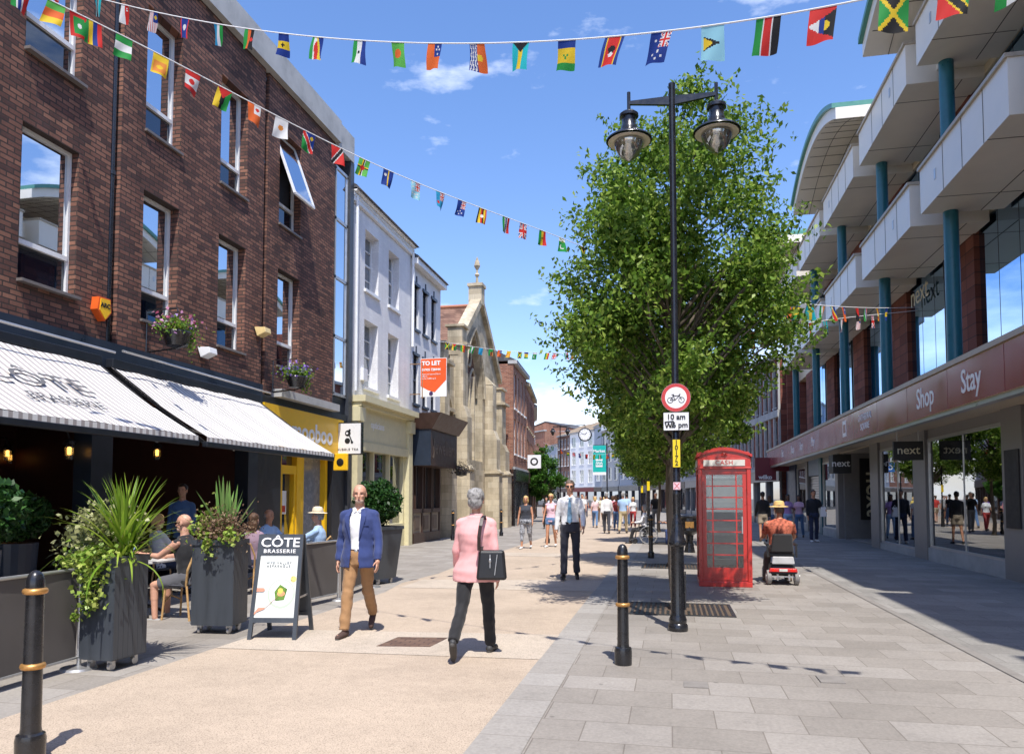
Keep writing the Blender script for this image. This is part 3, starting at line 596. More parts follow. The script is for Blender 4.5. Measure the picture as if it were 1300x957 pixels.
# things fixed to the facade
def hanging_basket(y,z,x,label,hue):
    t=thing('hanging_basket',label,'flower basket',(x,y,z),0,'flower baskets on the brick wall')
    q=M(); q.lathe([(0,-.22),(.16,-.22),(.2,-.1),(.25,0),(.24,.02),(0,.02)],(0,0,0),20); q.put('bowl',m_black,t,smooth='auto',world=False)
    q=M(); q.tube([(-.6+.0,0,.4),(-.55,0,.42),(.0,0,.42),(.02,0,.36)],.012); q.tube([(-.58,0,.42),(-.58,0,-.3)],.012); q.tube([(-.58,0,-.3),(0,0,-.26),(.2,0,-.2)],.015); q.put('bracket',m_black,t,world=False)
    rs=np.random.RandomState(int(y*10)); C=rs.normal(size=(900,3))*(.13,.16,.08)+(.0,0,.1); E_=rs.normal(size=(220,3))*(.05,.06,.14)+(.15,.18,-.05); C=np.vstack([C,E_])
    V,F_=leaf_arrays(C,.055,rng=rs); npmesh('foliage',V,F_,leafmat('basket_leaves',(.05,.13,.015),(.13,.26,.03),(.3,.42,.05)) if 'basket_leaves' not in MATS else MATS['basket_leaves'],t)
    C=rs.normal(size=(150,3))*(.15,.2,.09)+(.03,0,.15); V,F_=leaf_arrays(C,.06,aspect=1.,rng=rs); nm='flowers_%s'%hue[0]; npmesh('flowers',V,F_,leafmat(nm,*hue[1]),t)
hanging_basket(11.05,4.35,-8.1,'black flower basket with pink and mauve petunias between the two awnings',('pink',((.5,.08,.2),(.75,.35,.5),(.3,.2,.6))))
hanging_basket(15.2,4.25,-8.1,'black flower basket with purple flowers above the yellow shop',('purple',((.12,.06,.4),(.25,.15,.6),(.45,.3,.7))))
t=thing('alarm_box','orange and yellow burglar alarm box on the brick wall above the first awning','alarm box',FL.p(10.0,4.55,0)); q=M()
q.ext([(9.86,4.5),(9.89,4.7),(10.13,4.71),(10.16,4.5),(10.02,4.34)],lambda a,b:FL.p(a,b,.0),lambda a,b:FL.p(a,b,.13)); q.put('case',mat('orange_plastic',(.75,.12,.02),.35),t)
q=M(); q.ext([(9.9,4.5),(9.92,4.68),(10.11,4.69),(10.13,4.5),(10.02,4.37)],lambda a,b:FL.p(a,b,.13),lambda a,b:FL.p(a,b,.14)); q.put('front_plate',m_yellow,t); text('lettering','ARC',m_ktext,t,FL.p(10.015,4.58,.142),(0,1,0),(0,0,1),.1,bold=.003)
for y,z,m,lb_ in ((12.6,4.33,m_whitef,'white wedge floodlight on the brick wall right of the flower basket'),(14.55,5.15,mat('pale_yellow_plastic',(.72,.55,.25),.4),'pale yellow wall floodlight beside the right drainpipe')):
    t=thing('wall_floodlight',lb_,'floodlight',FL.p(y,z,0)); q=M(); q.hexa([FL.p(y-.12,z-.1,.12),FL.p(y+.12,z-.1,.12),FL.p(y+.12,z-.02,.32),FL.p(y-.12,z-.02,.32),FL.p(y-.12,z+.1,.05),FL.p(y+.12,z+.1,.05),FL.p(y+.12,z+.09,.3),FL.p(y-.12,z+.09,.3)]); q.put('housing',m,t,bev=.008); q=M(); q.fbox(FL,y-.03,y+.03,z-.06,z,-.02,.1); q.put('bracket',m_alu,t)
# bubble tea sign
t=thing('projecting_sign','white square projecting sign reading BUBBLE TEA with a round black emblem','sign',(-8.6,18.5,3.1)); q=M(); q.box(-8.72,-7.93,18.44,18.56,2.72,3.58); q.put('sign_box',m_black,t,bev=.01)
q=M(); q.box(-8.69,-7.96,18.43,18.44,2.75,3.55); q.put('sign_face',mat('white_acrylic',(.8,.8,.8),.3,var=.02),t); text('lettering','BUBBLE TEA',m_ktext,t,(-8.32,18.426,2.86),(1,0,0),(0,0,1),.085,space=1.35)
q=M(); q.cyl((-8.33,18.43,3.09),(-8.33,18.424,3.09),.075,n=20).cyl((-8.32,18.43,3.29),(-8.32,18.424,3.29),.08,n=20).bar((-8.28,18.427,3.24),(-8.2,18.427,3.06),.03,.005,up=(0,1,0)).cyl((-8.2,18.43,3.05),(-8.2,18.424,3.05),.035,n=12).cyl((-8.27,18.43,3.37),(-8.27,18.424,3.37),.03,n=10); q.put('emblem',m_ktext,t)
q=M(); q.cyl((-8.34,18.424,3.29),(-8.34,18.42,3.29),.03,n=14); q.put('emblem_eye',MATS['white_acrylic'],t)
# ---------------- white rendered building ----------------
def sash(F,parent,a,b,c,d,dep,fm,gm=None,bars=(1,2),sill=True,back=None):
    t=.05; f=M()
    f.fbox(F,a,a+t,c,d,-dep,-dep+.06); f.fbox(F,b-t,b,c,d,-dep,-dep+.06); f.fbox(F,a+t,b-t,c,c+t,-dep,-dep+.06); f.fbox(F,a+t,b-t,d-t,d,-dep,-dep+.06); m=(c+d)/2; f.fbox(F,a+t,b-t,m-.025,m+.025,-dep,-dep+.07)
    for i in range(bars[0]): u=a+(b-a)*(i+1)/(bars[0]+1); f.fbox(F,u-.012,u+.012,c+t,d-t,-dep+.01,-dep+.05)
    for h0,h1 in ((c,m),(m,d)):
        for i in range(bars[1]-1): z=h0+(h1-h0)*(i+1)/bars[1]; f.fbox(F,a+t,b-t,z-.012,z+.012,-dep+.01,-dep+.05)
    w=f.put('window',fm,parent); g=M(); g.fbox(F,a+t,b-t,c+t,d-t,-dep+.012,-dep+.02); g.put('pane',gm or m_glassS,w)
    if sill: s=M(); s.fbox(F,a-.06,b+.06,c-.09,c-.002,-dep,.07); s.put('sill',fm,w)
    return w
wb=thing('white_painted_building','white painted brick building with deep sash windows over a cream shopfront','building',(-8.75,22,0))
w1=[(20.45,21.5),(22.35,23.3)]; hs1=[(a,b,c,d) for a,b in w1 for c,d in ((7.75,9.55),(4.85,6.85))]
q=M(); q.wall(FL,19.38,24.45,4.4,10.15,hs1,.36); q.fbox(FL,19.38,24.45,0,10.1,-7,-.38); q.put('wall',m_white,wb)
for h in hs1: sash(FL,wb,*h,.3,m_whitef)
q=M(); q.fbox(FL,19.36,24.45,10.15,10.27,-.3,.12); q.fbox(FL,19.36,24.45,10.02,10.15,-.1,.1); q.put('cornice',m_whitef,wb)
q=M(); q.tube([FL.p(19.36,10.3,.16),FL.p(24.45,10.3,.16)],.055,8).tube([FL.p(19.6,10.2,.12),FL.p(19.6,4.6,.12)],.045,8); q.tube([FL.p(24.4,10.2,.1),FL.p(24.4,6.8,.1)],.05,8); q.put('gutter',m_whitef,wb)
q=M(); q.ext([(.3,10.3),(.2,10.42),(-3.4,12.6),(-7,10.3)],lambda a,b:FL.p(19.36,b,a),lambda a,b:FL.p(24.5,b,a)); q.put('roof',m_slate,wb)
q=M(); q.fbox(FL,20.2,20.5,5.0,5.35,.0,.1); q.put('junction_box',m_whitef,wb)
# cream shopfront
q=M(); q.fbox(FL,19.6,24.2,4.3,4.48,-.2,.42); q.fbox(FL,19.65,24.15,4.18,4.3,-.2,.28); q.fbox(FL,19.7,24.1,3.2,4.18,-.2,.1); q.fbox(FL,19.7,24.1,2.95,3.2,-.2,.16)
for a,b in ((19.6,19.95),(23.85,24.2)): q.fbox(FL,a,b,0,4.18,-.2,.2); q.fbox(FL,a-.03,b+.03,3.75,4.15,-.2,.28)
q.fbox(FL,19.95,23.85,0,.75,-.2,.05)
for u in (21.2,22.5): q.fbox(FL,u-.04,u+.04,.75,2.95,-.15,.03)
q.fbox(FL,19.95,20.05,.75,2.95,-.15,.04); q.fbox(FL,23.72,23.85,.75,2.95,-.15,.04); cf=q.put('cream_shopfront',m_creamp,wb)
g=M(); g.fbox(FL,20.05,23.72,.75,2.95,-.1,-.09); g.put('pane',clearglass('pale_shop_glass',.22),cf)
text('lettering','opticians',m_text,cf,FL.p(21.3,3.75,.105),(0,1,0),(0,0,1),.3,bold=.004)
q=M(); q.fbox(FL,19.7,24.1,0,.5,-2.5,-.4); q.fbox(FL,20,21,1,2.2,-.36,-.32); q.put('window_display',mat('pale_display',(.4,.42,.42),.7),wb)
q=M(); q.fbox(FL,20.6,21.1,1.9,2.8,-.3,-.28); q.put('display_poster',m_wood,wb)
# second white house with dark framed windows and brown shop
w2=[(24.75,25.3),(25.75,26.3),(26.75,27.3)]; hs2=[(a,b,c,d) for a,b in w2 for c,d in ((7.55,9.1),(4.9,6.6))]
wb2=thing('white_rendered_house','narrow white rendered house with dark framed sash windows over the brown shop','building',(-8.75,26,0))
q=M(); q.wall(FL,24.47,27.9,4.4,9.75,hs2,.2); q.fbox(FL,24.47,27.9,0,9.7,-7,-.22); q.put('wall',mat('white_render',(.72,.73,.75),.8,var=.05,bmp=.15),wb2)
m_dkframe=mat('dark_blue_frame',(.02,.025,.045),.4)
for h in hs2: sash(FL,wb2,*h,.14,m_dkframe,bars=(1,2))
for h in hs2: q=M(); q.fbox(FL,h[0]-.06,h[1]+.06,h[3],h[3]+.1,-.1,.05); q.fbox(FL,(h[0]+h[1])/2-.04,(h[0]+h[1])/2+.04,h[3]+.1,h[3]+.35,-.1,.03); q.put('window_hood',m_dkframe,wb2)
q=M(); q.fbox(FL,24.47,27.95,9.75,9.95,-.3,.25); q.put('cornice',m_whitef,wb2); q=M(); q.ext([(.32,9.95),(.25,10.05),(-3.4,12.0),(-7,9.95)],lambda a,b:FL.p(24.5,b,a),lambda a,b:FL.p(28.0,b,a)); q.put('roof',m_slate,wb2)
q=M(); q.fbox(FL,24.5,27.7,2.7,3.95,-.2,.75); q.hexa([FL.p(24.45,3.95,-.1),FL.p(27.8,3.95,-.1),FL.p(27.8,3.95,.8),FL.p(24.45,3.95,.8),FL.p(24.35,4.5,-.1),FL.p(27.9,4.5,-.1),FL.p(27.9,4.5,1.15),FL.p(24.35,4.5,1.15)]); bs=q.put('brown_shop_fascia',m_brownp,wb2)
q=M(); q.fbox(FL,24.485,24.5,2.7,4.4,0,.75); q.put('end_panel',m_navy,bs)
m_brass=mat('tarnished_gilt',(.14,.10,.075),.5,.2)
text('lettering','Jewellers',m_brass,bs,FL.p(26.1,3.35,.757),(0,1,0),(0,0,1),.75,bold=.012)
q=M(); 
for a in (24.5,25.55,26.6,27.6): q.fbox(FL,a,a+.1,.0,2.7,-.2,.1)
q.fbox(FL,24.6,27.6,0,.35,-.2,.12); q.fbox(FL,24.6,27.6,1.05,1.2,-.2,.1)
for a in (25.0,26.0,27.0): q.fbox(FL,a,a+.05,1.2,2.7,-.15,.04)
sf=q.put('shopfront_frame',m_brownp,bs); q=M(); q.fbox(FL,24.6,27.6,.35,1.05,-.15,.05); q.put('stall_riser',mat('beige_panel',(.3,.25,.19),.6),bs)
for a in (24.8,25.8,26.8): q=M(); q.fbox(FL,a,a+.55,.45,.95,.05,.07); q.fbox(FL,a+.08,a+.47,.53,.87,.07,.08); q.put('riser_panel',m_brass,bs)
g=M(); g.fbox(FL,24.6,27.6,1.2,2.7,-.08,-.07); g.put('pane',m_glassS,bs)
t=thing('hanging_basket','dark drooping flower basket at the far corner of the brown shop',"flower basket",FL.p(27.8,2.7,.9)); rs=np.random.RandomState(4); V,F_=leaf_arrays(rs.normal(size=(500,3))*(.18,.18,.12),.07,rng=rs); npmesh('foliage',V,F_,leafmat('dark_violet_leaves',(.02,.02,.025),(.04,.045,.03),(.09,.06,.1)),t); q=M(); q.lathe([(0,-.3),(.2,-.25),(.24,-.1),(0,-.08)],(0,0,0),14); q.put('bowl',m_black,t,world=False)
# TO LET board
t=thing('to_let_board','orange and white TO LET agent board projecting from the white house','sign',(-8.6,24.45,5.6)); q=M(); q.box(-8.36,-7.43,24.42,24.45,5.05,6.38); q.put('board',m_text,t)
q=M(); q.add([(-8.35,24.415,6.36),(-7.44,24.415,6.36),(-7.44,24.415,5.62),(-7.85,24.415,5.2),(-8.1,24.415,5.28),(-8.35,24.415,5.42)],[(0,1,2,3,4,5)]); q.put('orange_panel',mat('orange_red_print',(.78,.10,.015),.5,var=.03),t)
text('lettering','TO LET',m_text,t,(-8.31,24.41,6.2),(1,0,0),(0,0,1),.2,align='LEFT',bold=.008); text('lettering','01905 728444',m_text,t,(-8.31,24.41,5.98),(1,0,0),(0,0,1),.115,align='LEFT',bold=.003)
text('lettering','First and second floor\noffices\nto let 1,000 sq ft',m_text,t,(-8.31,24.41,5.75),(1,0,0),(0,0,1),.075,align='LEFT'); 
q=M(); q.cyl((-7.98,24.41,5.16),(-7.98,24.405,5.16),.07,n=18); q.put('round_mark',mat('deep_purple',(.05,.02,.09),.5),t); q=M(); q.cyl((-8.3,24.44,5.0),(-8.3,24.44,6.3),.03); q.bar((-8.75,24.44,5.15),(-8.3,24.44,5.15),.03,.03).bar((-8.75,24.44,6.2),(-8.3,24.44,6.2),.03,.03); q.put('post',m_wood,t)
# ---------------- church ----------------
ch=thing('stone_church','cream stone church gable with buttresses, a tall pointed window and a red-brown tiled roof','church',(-9.2,34,0))
FC=Fac((-9.25,0,0),R(90),1)
def pointed(u0,u1,z0,zs,n=8):  # pointed arch outline
    w=u1-u0; pts=[(u0,z0),(u1,z0),(u1,zs)]
    for i in range(1,n+1):
        a=R(60)*i/n; pts.append((u0+w*math.cos(a),zs+w*math.sin(a)))
    for i in range(n-1,-1,-1):
        a=R(60)*i/n; pts.append((u1-w*math.cos(a),zs+w*math.sin(a)))
    return pts
def strip_wall(q,F,u0,u1,z0,top,openings,d=0,step=.2):
    """gable wall as thin vertical strips cut by pointed openings"""
    u=u0
    while u<u1-1e-4:
        v=min(u+step,u1); m=(u+v)/2; segs=[(z0,z0,top(u),top(v))]
        op=[o for o in openings if o[0]<m<o[1]]
        def at(o,x):
            w=o[1]-o[0]; k=max(x-o[0],o[1]-x); return o[3]+math.sqrt(max(0,w*w-k*k))
        if op:
            o=op[0]; q.add([F.p(u,z0,d),F.p(v,z0,d),F.p(v,o[2],d),F.p(u,o[2],d)],[(0,1,2,3)])
            q.add([F.p(u,at(o,u),d),F.p(v,at(o,v),d),F.p(v,top(v),d),F.p(u,top(u),d)],[(0,1,2,3)])
            q.add([F.p(u,at(o,u),d),F.p(v,at(o,v),d),F.p(v,at(o,v),d-.5),F.p(u,at(o,u),d-.5)],[(0,1,2,3)])
        else: q.add([F.p(u,z0,d),F.p(v,z0,d),F.p(v,top(v),d),F.p(u,top(u),d)],[(0,1,2,3)])
        u=v
    for o in openings:
        for x in (o[0],o[1]): q.add([F.p(x,o[2],d),F.p(x,o[3],d),F.p(x,o[3],d-.5),F.p(x,o[2],d-.5)],[(0,1,2,3)])
        q.add([F.p(o[0],o[2],d),F.p(o[1],o[2],d),F.p(o[1],o[2],d-.5),F.p(o[0],o[2],d-.5)],[(0,1,2,3)])
    return q
ap=35.9; gt=lambda u: 7.9+ (11.3-7.9)*max(0,1-abs(u-ap)/4.4)
ops=[(30.3,31.4,1.0,5.0),(33.3,36.7,3.4,6.6),(38.2,39.2,1.0,5.0)]
q=M(); strip_wall(q,FC,27.92,41.0,0,lambda u: gt(u) if 31.5<=u<=40.3 else 7.6,ops,step=.1); q.put('gable_wall',m_stone,ch)
q=M(); q.fbox(FC,27.92,27.95,0,7.6,-12,-.0); q.fbox(FC,27.95,41.0,0,7.5,-12,-.55); q.put('body_wall',m_stone,ch)
q=M(); q.fbox(FC,30.3,31.4,1,6.2,-.5,-.45); q.fbox(FC,38.2,39.2,1,6.2,-.5,-.45); q.fbox(FC,29.5,30.3,0,5,-.02,.01); q.fbox(FC,32.3,32.8,3.3,7,-.02,.012); q.put('pink_infill',m_pinkstone,ch)
f=M()
for u in (34.15,35.0,35.85): f.fbox(FC,u-.07,u+.07,3.4,7.6,-.4,-.2)
f.tube([FC.p(a,b,-.3) for a,b in pointed(33.4,35.0,3.4,6.6)[2:]],.06,6); f.tube([FC.p(a,b,-.3) for a,b in pointed(35.0,36.6,3.4,6.6)[2:]],.06,6)
f.tube([FC.p(35+.5*math.cos(t*.3),8.5+.5*math.sin(t*.3),-.3) for t in range(22)],.06,6); tw=f.put('tracery_window',m_stone,ch); g=M(); g.fbox(FC,33.3,36.7,3.4,9.5,-.5,-.42); g.put('leaded_glass',mat('dark_leaded_glass',(.04,.045,.05),.25,bmp=.4,bscale=8),tw)
q=M(); q.tube([FC.p(a,b,.04) for a,b in pointed(33.15,36.85,3.4,6.6)[2:]],.09,6); q.put('hood_mould',m_stone,ch)
def buttress(a,b,h,cap,dd=.62):
    q=M(); q.fbox(FC,a,b,0,2.9,-.2,dd+.12); q.hexa([FC.p(a,2.9,-.2),FC.p(b,2.9,-.2),FC.p(b,2.9,dd+.12),FC.p(a,2.9,dd+.12),FC.p(a,3.05,-.2),FC.p(b,3.05,-.2),FC.p(b,3.05,dd),FC.p(a,3.05,dd)])
    q.fbox(FC,a,b,3.05,h*.62,-.2,dd); q.hexa([FC.p(a,h*.62,-.2),FC.p(b,h*.62,-.2),FC.p(b,h*.62,dd),FC.p(a,h*.62,dd),FC.p(a,h*.68,-.2),FC.p(b,h*.68,-.2),FC.p(b,h*.68,dd-.18),FC.p(a,h*.68,dd-.18)]); q.fbox(FC,a+.02,b-.02,h*.68,h,-.2,dd-.2)
    q.fbox(FC,a-.08,b+.08,2.82,2.9,-.2,dd+.2)
    if cap: q.fbox(FC,a-.1,b+.1,h,h+.12,-.35,dd); q.fbox(FC,a+.02,b-.02,h+.12,h+.85,-.3,dd-.25); q.fbox(FC,a-.06,b+.06,h+.85,h+.95,-.4,dd-.15)
    else: q.hexa([FC.p(a,h,-.2),FC.p(b,h,-.2),FC.p(b,h,dd-.2),FC.p(a,h,dd-.2),FC.p(a,h+.5,-.2),FC.p(b,h+.5,-.2),FC.p(b,h+.5,-.05),FC.p(a,h+.5,-.05)])
    q.put('buttress',m_stone,ch)
buttress(28.8,29.5,7.0,True); buttress(31.5,32.3,8.3,True); buttress(37.2,38.0,7.4,False); buttress(39.3,40.3,6.6,True)
q=M(); q.fbox(FC,27.92,31.4,5.3,5.45,-.1,.12); q.put('string_course',m_stone,ch)
for a,b in ((31.5,35.9),(40.3,35.9)):
    q=M(); q.hexa([FC.p(a,7.9,-.35),FC.p(b,11.3,-.35),FC.p(b,11.3,.2),FC.p(a,7.9,.2),FC.p(a,8.3,-.35),FC.p(b,11.7,-.35),FC.p(b,11.7,.2),FC.p(a,8.3,.2)]); q.put('coping',m_stone,ch)
q=M(); q.fbox(FC,35.55,36.2,11.2,12.1,-.45,.22); q.fbox(FC,35.48,36.28,12.1,12.25,-.5,.28); q.lathe([(.0,0),(.09,0),(.06,.4),(.13,.5),(.06,.6),(.05,.75),(.16,.95),(.12,1.15),(0,1.45)],FC.p(35.9,12.25,-.1),10); q.put('pinnacle',m_stone,ch)
q=M(); q.ext([(30.6,7.0),(35.9,11.15),(41.2,7.0)],lambda a,b:FC.p(a,b,-.36),lambda a,b:FC.p(a,b,-14)); q.put('roof',m_tile,ch)
q=M(); q.tube([FC.p(35.9,11.2,-.36),FC.p(35.9,11.2,-14)],.1,8); q.put('ridge_tile',mat('orange_ridge',(.42,.17,.09),.8),ch)
# ---------------- generic town building ----------------
def town(name,label,o,deg,W,H,rows,nc,m,fm,shop=None,roof=None,dep=8,wfrac=.5,trim=None,sh=3.2,gm=None,side=1,rh=2.2,sign=None,grp=None,chim=False,roofm=None,flat=False):
    t=thing(name,label,'building',o,0,grp); a=R(90+deg); F=Fac(o,a,side); hs=[]
    cw=W/nc
    for z0,z1 in rows:
        for i in range(nc):
            c=(i+.5)*cw; hs.append((c-cw*wfrac/2,c+cw*wfrac/2,z0,z1))
    q=M(); q.wall(F,0,W,sh,H,hs,.2); q.fbox(F,0,W,0 if not shop else .0,H-.02,-dep,-.25); q.fbox(F,0,.01,0,H-.02,-.25,0); q.fbox(F,W-.01,W,0,H-.02,-.25,0); q.put('wall',m,t)
    for h in hs: sash(F,t,*h,.14,fm,gm,bars=(1,1),sill=True)
    q=M(); q.fbox(F,-.05,W+.05,H-.02,H+.18,-.3,.22); q.put('cornice',trim or m_conc,t); q=M(); q.fbox(F,0,W,sh,sh+.14,-.1,.1); q.put('string_course',trim or m_conc,t)
    if roof=='gable': # ridge parallel to street
        q=M(); q.ext([(.25,H+.16),(-dep/2,H+rh),(-dep-.2,H+.16)],lambda x,z:F.p(0,z,x),lambda x,z:F.p(W,z,x)); q.put('roof',roofm or m_slate,t)
    if roof=='front': 
        q=M(); q.ext([(0,H),(W/2,H+rh),(W,H)],lambda x,z:F.p(x,z,0),lambda x,z:F.p(x,z,-dep)); q.put('gable',m,t)
        q=M(); q.hexa([F.p(-.1,H,.1),F.p(W/2,H+rh+.1,.1),F.p(W/2,H+rh+.1,-dep),F.p(-.1,H,-dep),F.p(-.1,H+.15,.1),F.p(W/2,H+rh+.25,.1),F.p(W/2,H+rh+.25,-dep),F.p(-.1,H+.15,-dep)]); q.hexa([F.p(W/2,H+rh+.1,.1),F.p(W+.1,H,.1),F.p(W+.1,H,-dep),F.p(W/2,H+rh+.1,-dep),F.p(W/2,H+rh+.25,.1),F.p(W+.1,H+.15,.1),F.p(W+.1,H+.15,-dep),F.p(W/2,H+rh+.25,-dep)]); q.put('roof',roofm or m_slate,t)
    if chim: q=M(); q.fbox(F,W*.1,W*.1+.9,H,H+rh+1.1,-dep/2-.4,-dep/2+.4); q.lathe([(.12,0),(.1,.5),(0,.5)],F.p(W*.1+.3,H+rh+1.1,-dep/2),8); q.put('chimney',m_brick_g,t)
    sm=shop or m_brownp
    q=M(); q.fbox(F,0,W,2.55,sh,-.2,.16)
    ns=max(1,round(W/3)); 
    for i in range(ns+1): u=W*i/ns; q.fbox(F,max(0,u-.12),min(W,u+.12),0,2.55,-.2,.1)
    q.fbox(F,.12,W-.12,0,.4,-.2,.05); s=q.put('shopfront',sm,t)
    g=M(); g.fbox(F,.12,W-.12,.4,2.55,-.12,-.1); g.put('pane',m_glassS,s)
    if sign: text('lettering',sign,m_text,s,F.p(W/2,2.88,.17),F.U*side,(0,0,1),.42,bold=.006)
    return t,F
town('georgian_building','red brick Georgian building with tall white sash windows just beyond the church',(-8.6,41.2,0),3.5,5.8,9.2,[(4.1,6.1),(6.7,8.7)],4,m_brick_g,m_whitef,m_black,'gable',wfrac=.5,trim=m_conc,gm=mat('pale_blind',(.6,.62,.64),.5))
town('victorian_building','ornate red brick Victorian building with stone trimmed windows further down on the left',(-8.96,47.1,0),7,9,8.8,[(4.0,5.4),(6.2,8.2)],6,m_brick_g,m_stone,m_brownp,'gable',wfrac=.55,trim=m_stone)
q=M()
# far curved side
m_farw=mat('far_white_render',(.82,.82,.82),.8,var=.08); m_farg=mat('far_blue_grey_render',(.36,.40,.46),.8,var=.08); m_mod=mat('pale_grey_cladding',(.42,.43,.44),.6); m_dkbrick=brickmat('dark_plum_brick',(.12,.06,.05),(.18,.09,.07),(.22,.12,.09),(.16,.12,.1))
m_tilef=mat('mossy_brown_tile',(.27,.2,.13),.9,var=.35,scale=1.5,bmp=.3)
# ---------------- far end of the street (curving left) ----------------
def chain(x,y): return (x,y,0)
DR=dict(side=-1)
town('arcade_building','long dark red brick block with pale stone bands behind the phone box',(6.2,44.5,0),8.2,32,9.6,[(3.9,6.0),(6.8,9.0)],16,m_brick_r,m_conc,m_shopgrey,None,wfrac=.34,trim=m_conc,side=-1,sh=3.4,sign=None)
q=M(); FA=Fac((6.2,44.5,0),R(98.2),-1)
q.fbox(FA,0,32,6.2,6.6,0,.16); q.fbox(FA,0,32,3.2,3.4,.1,.2)
for i in range(33): q.fbox(FA,i-.07 if i else 0,i+.07,3.45,9.5,0,.12)
ar=[o for o in col.objects if o.name=='arcade_building'][0]; q.put('stone_band',m_conc,ar)
specs=[ # x,y,deg,W,H,rows,nc,mat,frame,roof,label,extra
 (1.6,76.5,12,12,10,[(4,6),(7,9)],5,m_mod,m_alu,None,'pale grey clad shop block beyond the arcade, mostly behind the trees',{}),
 (-1.1,88.6,16,9,11,[(4,5.6),(6.6,8.2),(9,10.4)],5,m_dkbrick,m_whitef,'gable','plum brick three storey building glimpsed under the far trees',{}),
 (-3.8,97.6,20,9,13.2,[(4.2,6.2),(7.2,9.2),(10.2,12)],3,m_farg,m_whitef,'gable','blue-grey rendered house with the teal banner in front',{'rh':3.2}),
 (-7.0,106.4,24,7.3,11.5,[(4.2,6.0),(6.9,8.6),(9.4,11)],3,m_mod,m_alu,None,'pale modern block with blue panels beside the blue-grey house',{}),
 (-10.0,113.0,27,2.9,12.4,[(4.2,6.2)],1,m_farg,m_whitef,'gable','narrow blue-grey end house between the pale modern block and the white house',{'rh':2.6}),
 (-11.3,115.6,36,8,12.0,[(4.0,6.0),(6.9,8.9),(9.7,11.4)],3,m_farw,m_whitef,'gable','tall white rendered house under a mossy tiled roof at the far end',{'roofm':m_tilef,'rh':2.2,'chim':True,'shop':mat('far_maroon_shop',(.16,.02,.02),.5)}),
 (-16.0,122.0,34,4.6,11.9,[(4.0,6.0),(6.9,8.9),(9.7,11.4)],4,m_dkbrick,m_whitef,'gable','narrow plum brick house with white windows left of the tall white house',{'roofm':m_tilef,'rh':2.2}),
 (-18.6,125.8,35,5,10.4,[(4.2,6),(7.2,9)],3,m_farg,m_whitef,'gable','low grey rendered house half hidden by the left tree',{'rh':1.5}),
 (-21.4,129.9,38,16,13.4,[(4.2,6),(7.2,9)],6,m_brick_g,m_whitef,None,'orange brick gabled hall at the far bend of the street',{})]
for x,y,dg,W,H,rows,nc,mm,fm,rf,lab,ex in specs:
    town('town_building',lab,(x,y,0),dg,W,H,rows,nc,mm,fm,ex.pop('shop',m_brownp if nc!=3 else m_navy),rf,side=-1,dep=10,**ex)
# left side continues
for x,y,dg,W,H,mm,lab in ((-10.1,56.2,10,10,8.5,m_brick_g,'brick shop building behind the street tree on the left'),(-12,66.2,16,14,8.5,m_greyp,'grey rendered shops far down the left side'),(-16,80,22,20,9,m_dkbrick,'plum brick row closing the left side of the bend')):
    town('town_building',lab,(x,y,0),dg,W,H,[(4.2,5.8),(6.4,7.8)],int(W/2.5),mm,m_whitef,m_brownp,'gable')
town('town_building','distant brick warehouse with a shallow gable over the rooftops',(-19,165,0),62,20,16.5,[(12,14)],5,m_brick_g,m_conc,None,'front',side=-1,rh=2.5,dep=12)
# hanging clock
t=thing('street_clock','round white clock with a dark rim hanging over the far end of the street','clock',(-6.62,60.0,6.67)); cx,cz=-6.62,6.67; cy=60; t.scale=(.83,.83,.83)
q=M(); 
n=40; q.lathe([(.0,-.12),(.60,-.12),(.66,-.06),(.66,.06),(.60,.12),(.0,.12)],(cx,cy,cz),n,axis=(0,1,0)); q.put('case',m_black,t,smooth='auto')
q=M(); q.cyl((cx,cy-.125,cz),(cx,cy-.13,cz),.55,n=n); q.put('dial',m_text,t)
q=M()
for k in range(12): a=k*math.pi/6; q.bar((cx+.42*math.sin(a),cy-.135,cz+.42*math.cos(a)),(cx+.51*math.sin(a),cy-.135,cz+.51*math.cos(a)),.035,.006,up=(0,1,0))
q.bar((cx,cy-.14,cz),(cx+.2,cy-.14,cz+.2),.05,.006,up=(0,1,0)).bar((cx,cy-.145,cz),(cx-.38,cy-.145,cz+.14),.035,.006,up=(0,1,0)); q.put('hands_and_ticks',m_ktext,t)
q=M(); q.bar((cx,cy,cz+.66),(cx,cy,cz+.95),.05,.05).bar((cx,cy,cz+.95),(-9.9,61.0,cz+.95),.06,.06); q.put('bracket',m_black,t)
# teal banner
t=thing('street_banner','teal vertical banner with a white strip at its foot hanging over the far street','banner',(-4.0,66,5)); q=M(); X0,X1=-6.6,-5.45; 
q.box(X0,X1,65.98,66.0,3.85,6.2); q.put('banner_cloth',mat('teal_print',(.0,.42,.36),.6,var=.05),t); q=M(); q.box(X0,X1,65.97,66.01,3.6,3.85); q.box(X0+.25,X1-.3,65.96,65.975,4.3,5.0); q.put('white_strip',m_text,t)
text('lettering','OPEN\nTODAY',MATS['teal_print'],t,(-6.05,65.955,4.65),(1,0,0),(0,0,1),.24,bold=.01); text('lettering','Market',m_text,t,(-6.05,65.96,5.7),(1,0,0),(0,0,1),.36,bold=.01)
q=M(); q.cyl((X1+.08,66,0),(X1+.08,66,6.4),.06); q.bar((X0,66,6.25),(X1+.08,66,6.25),.04,.04); q.put('pole',m_black,t)
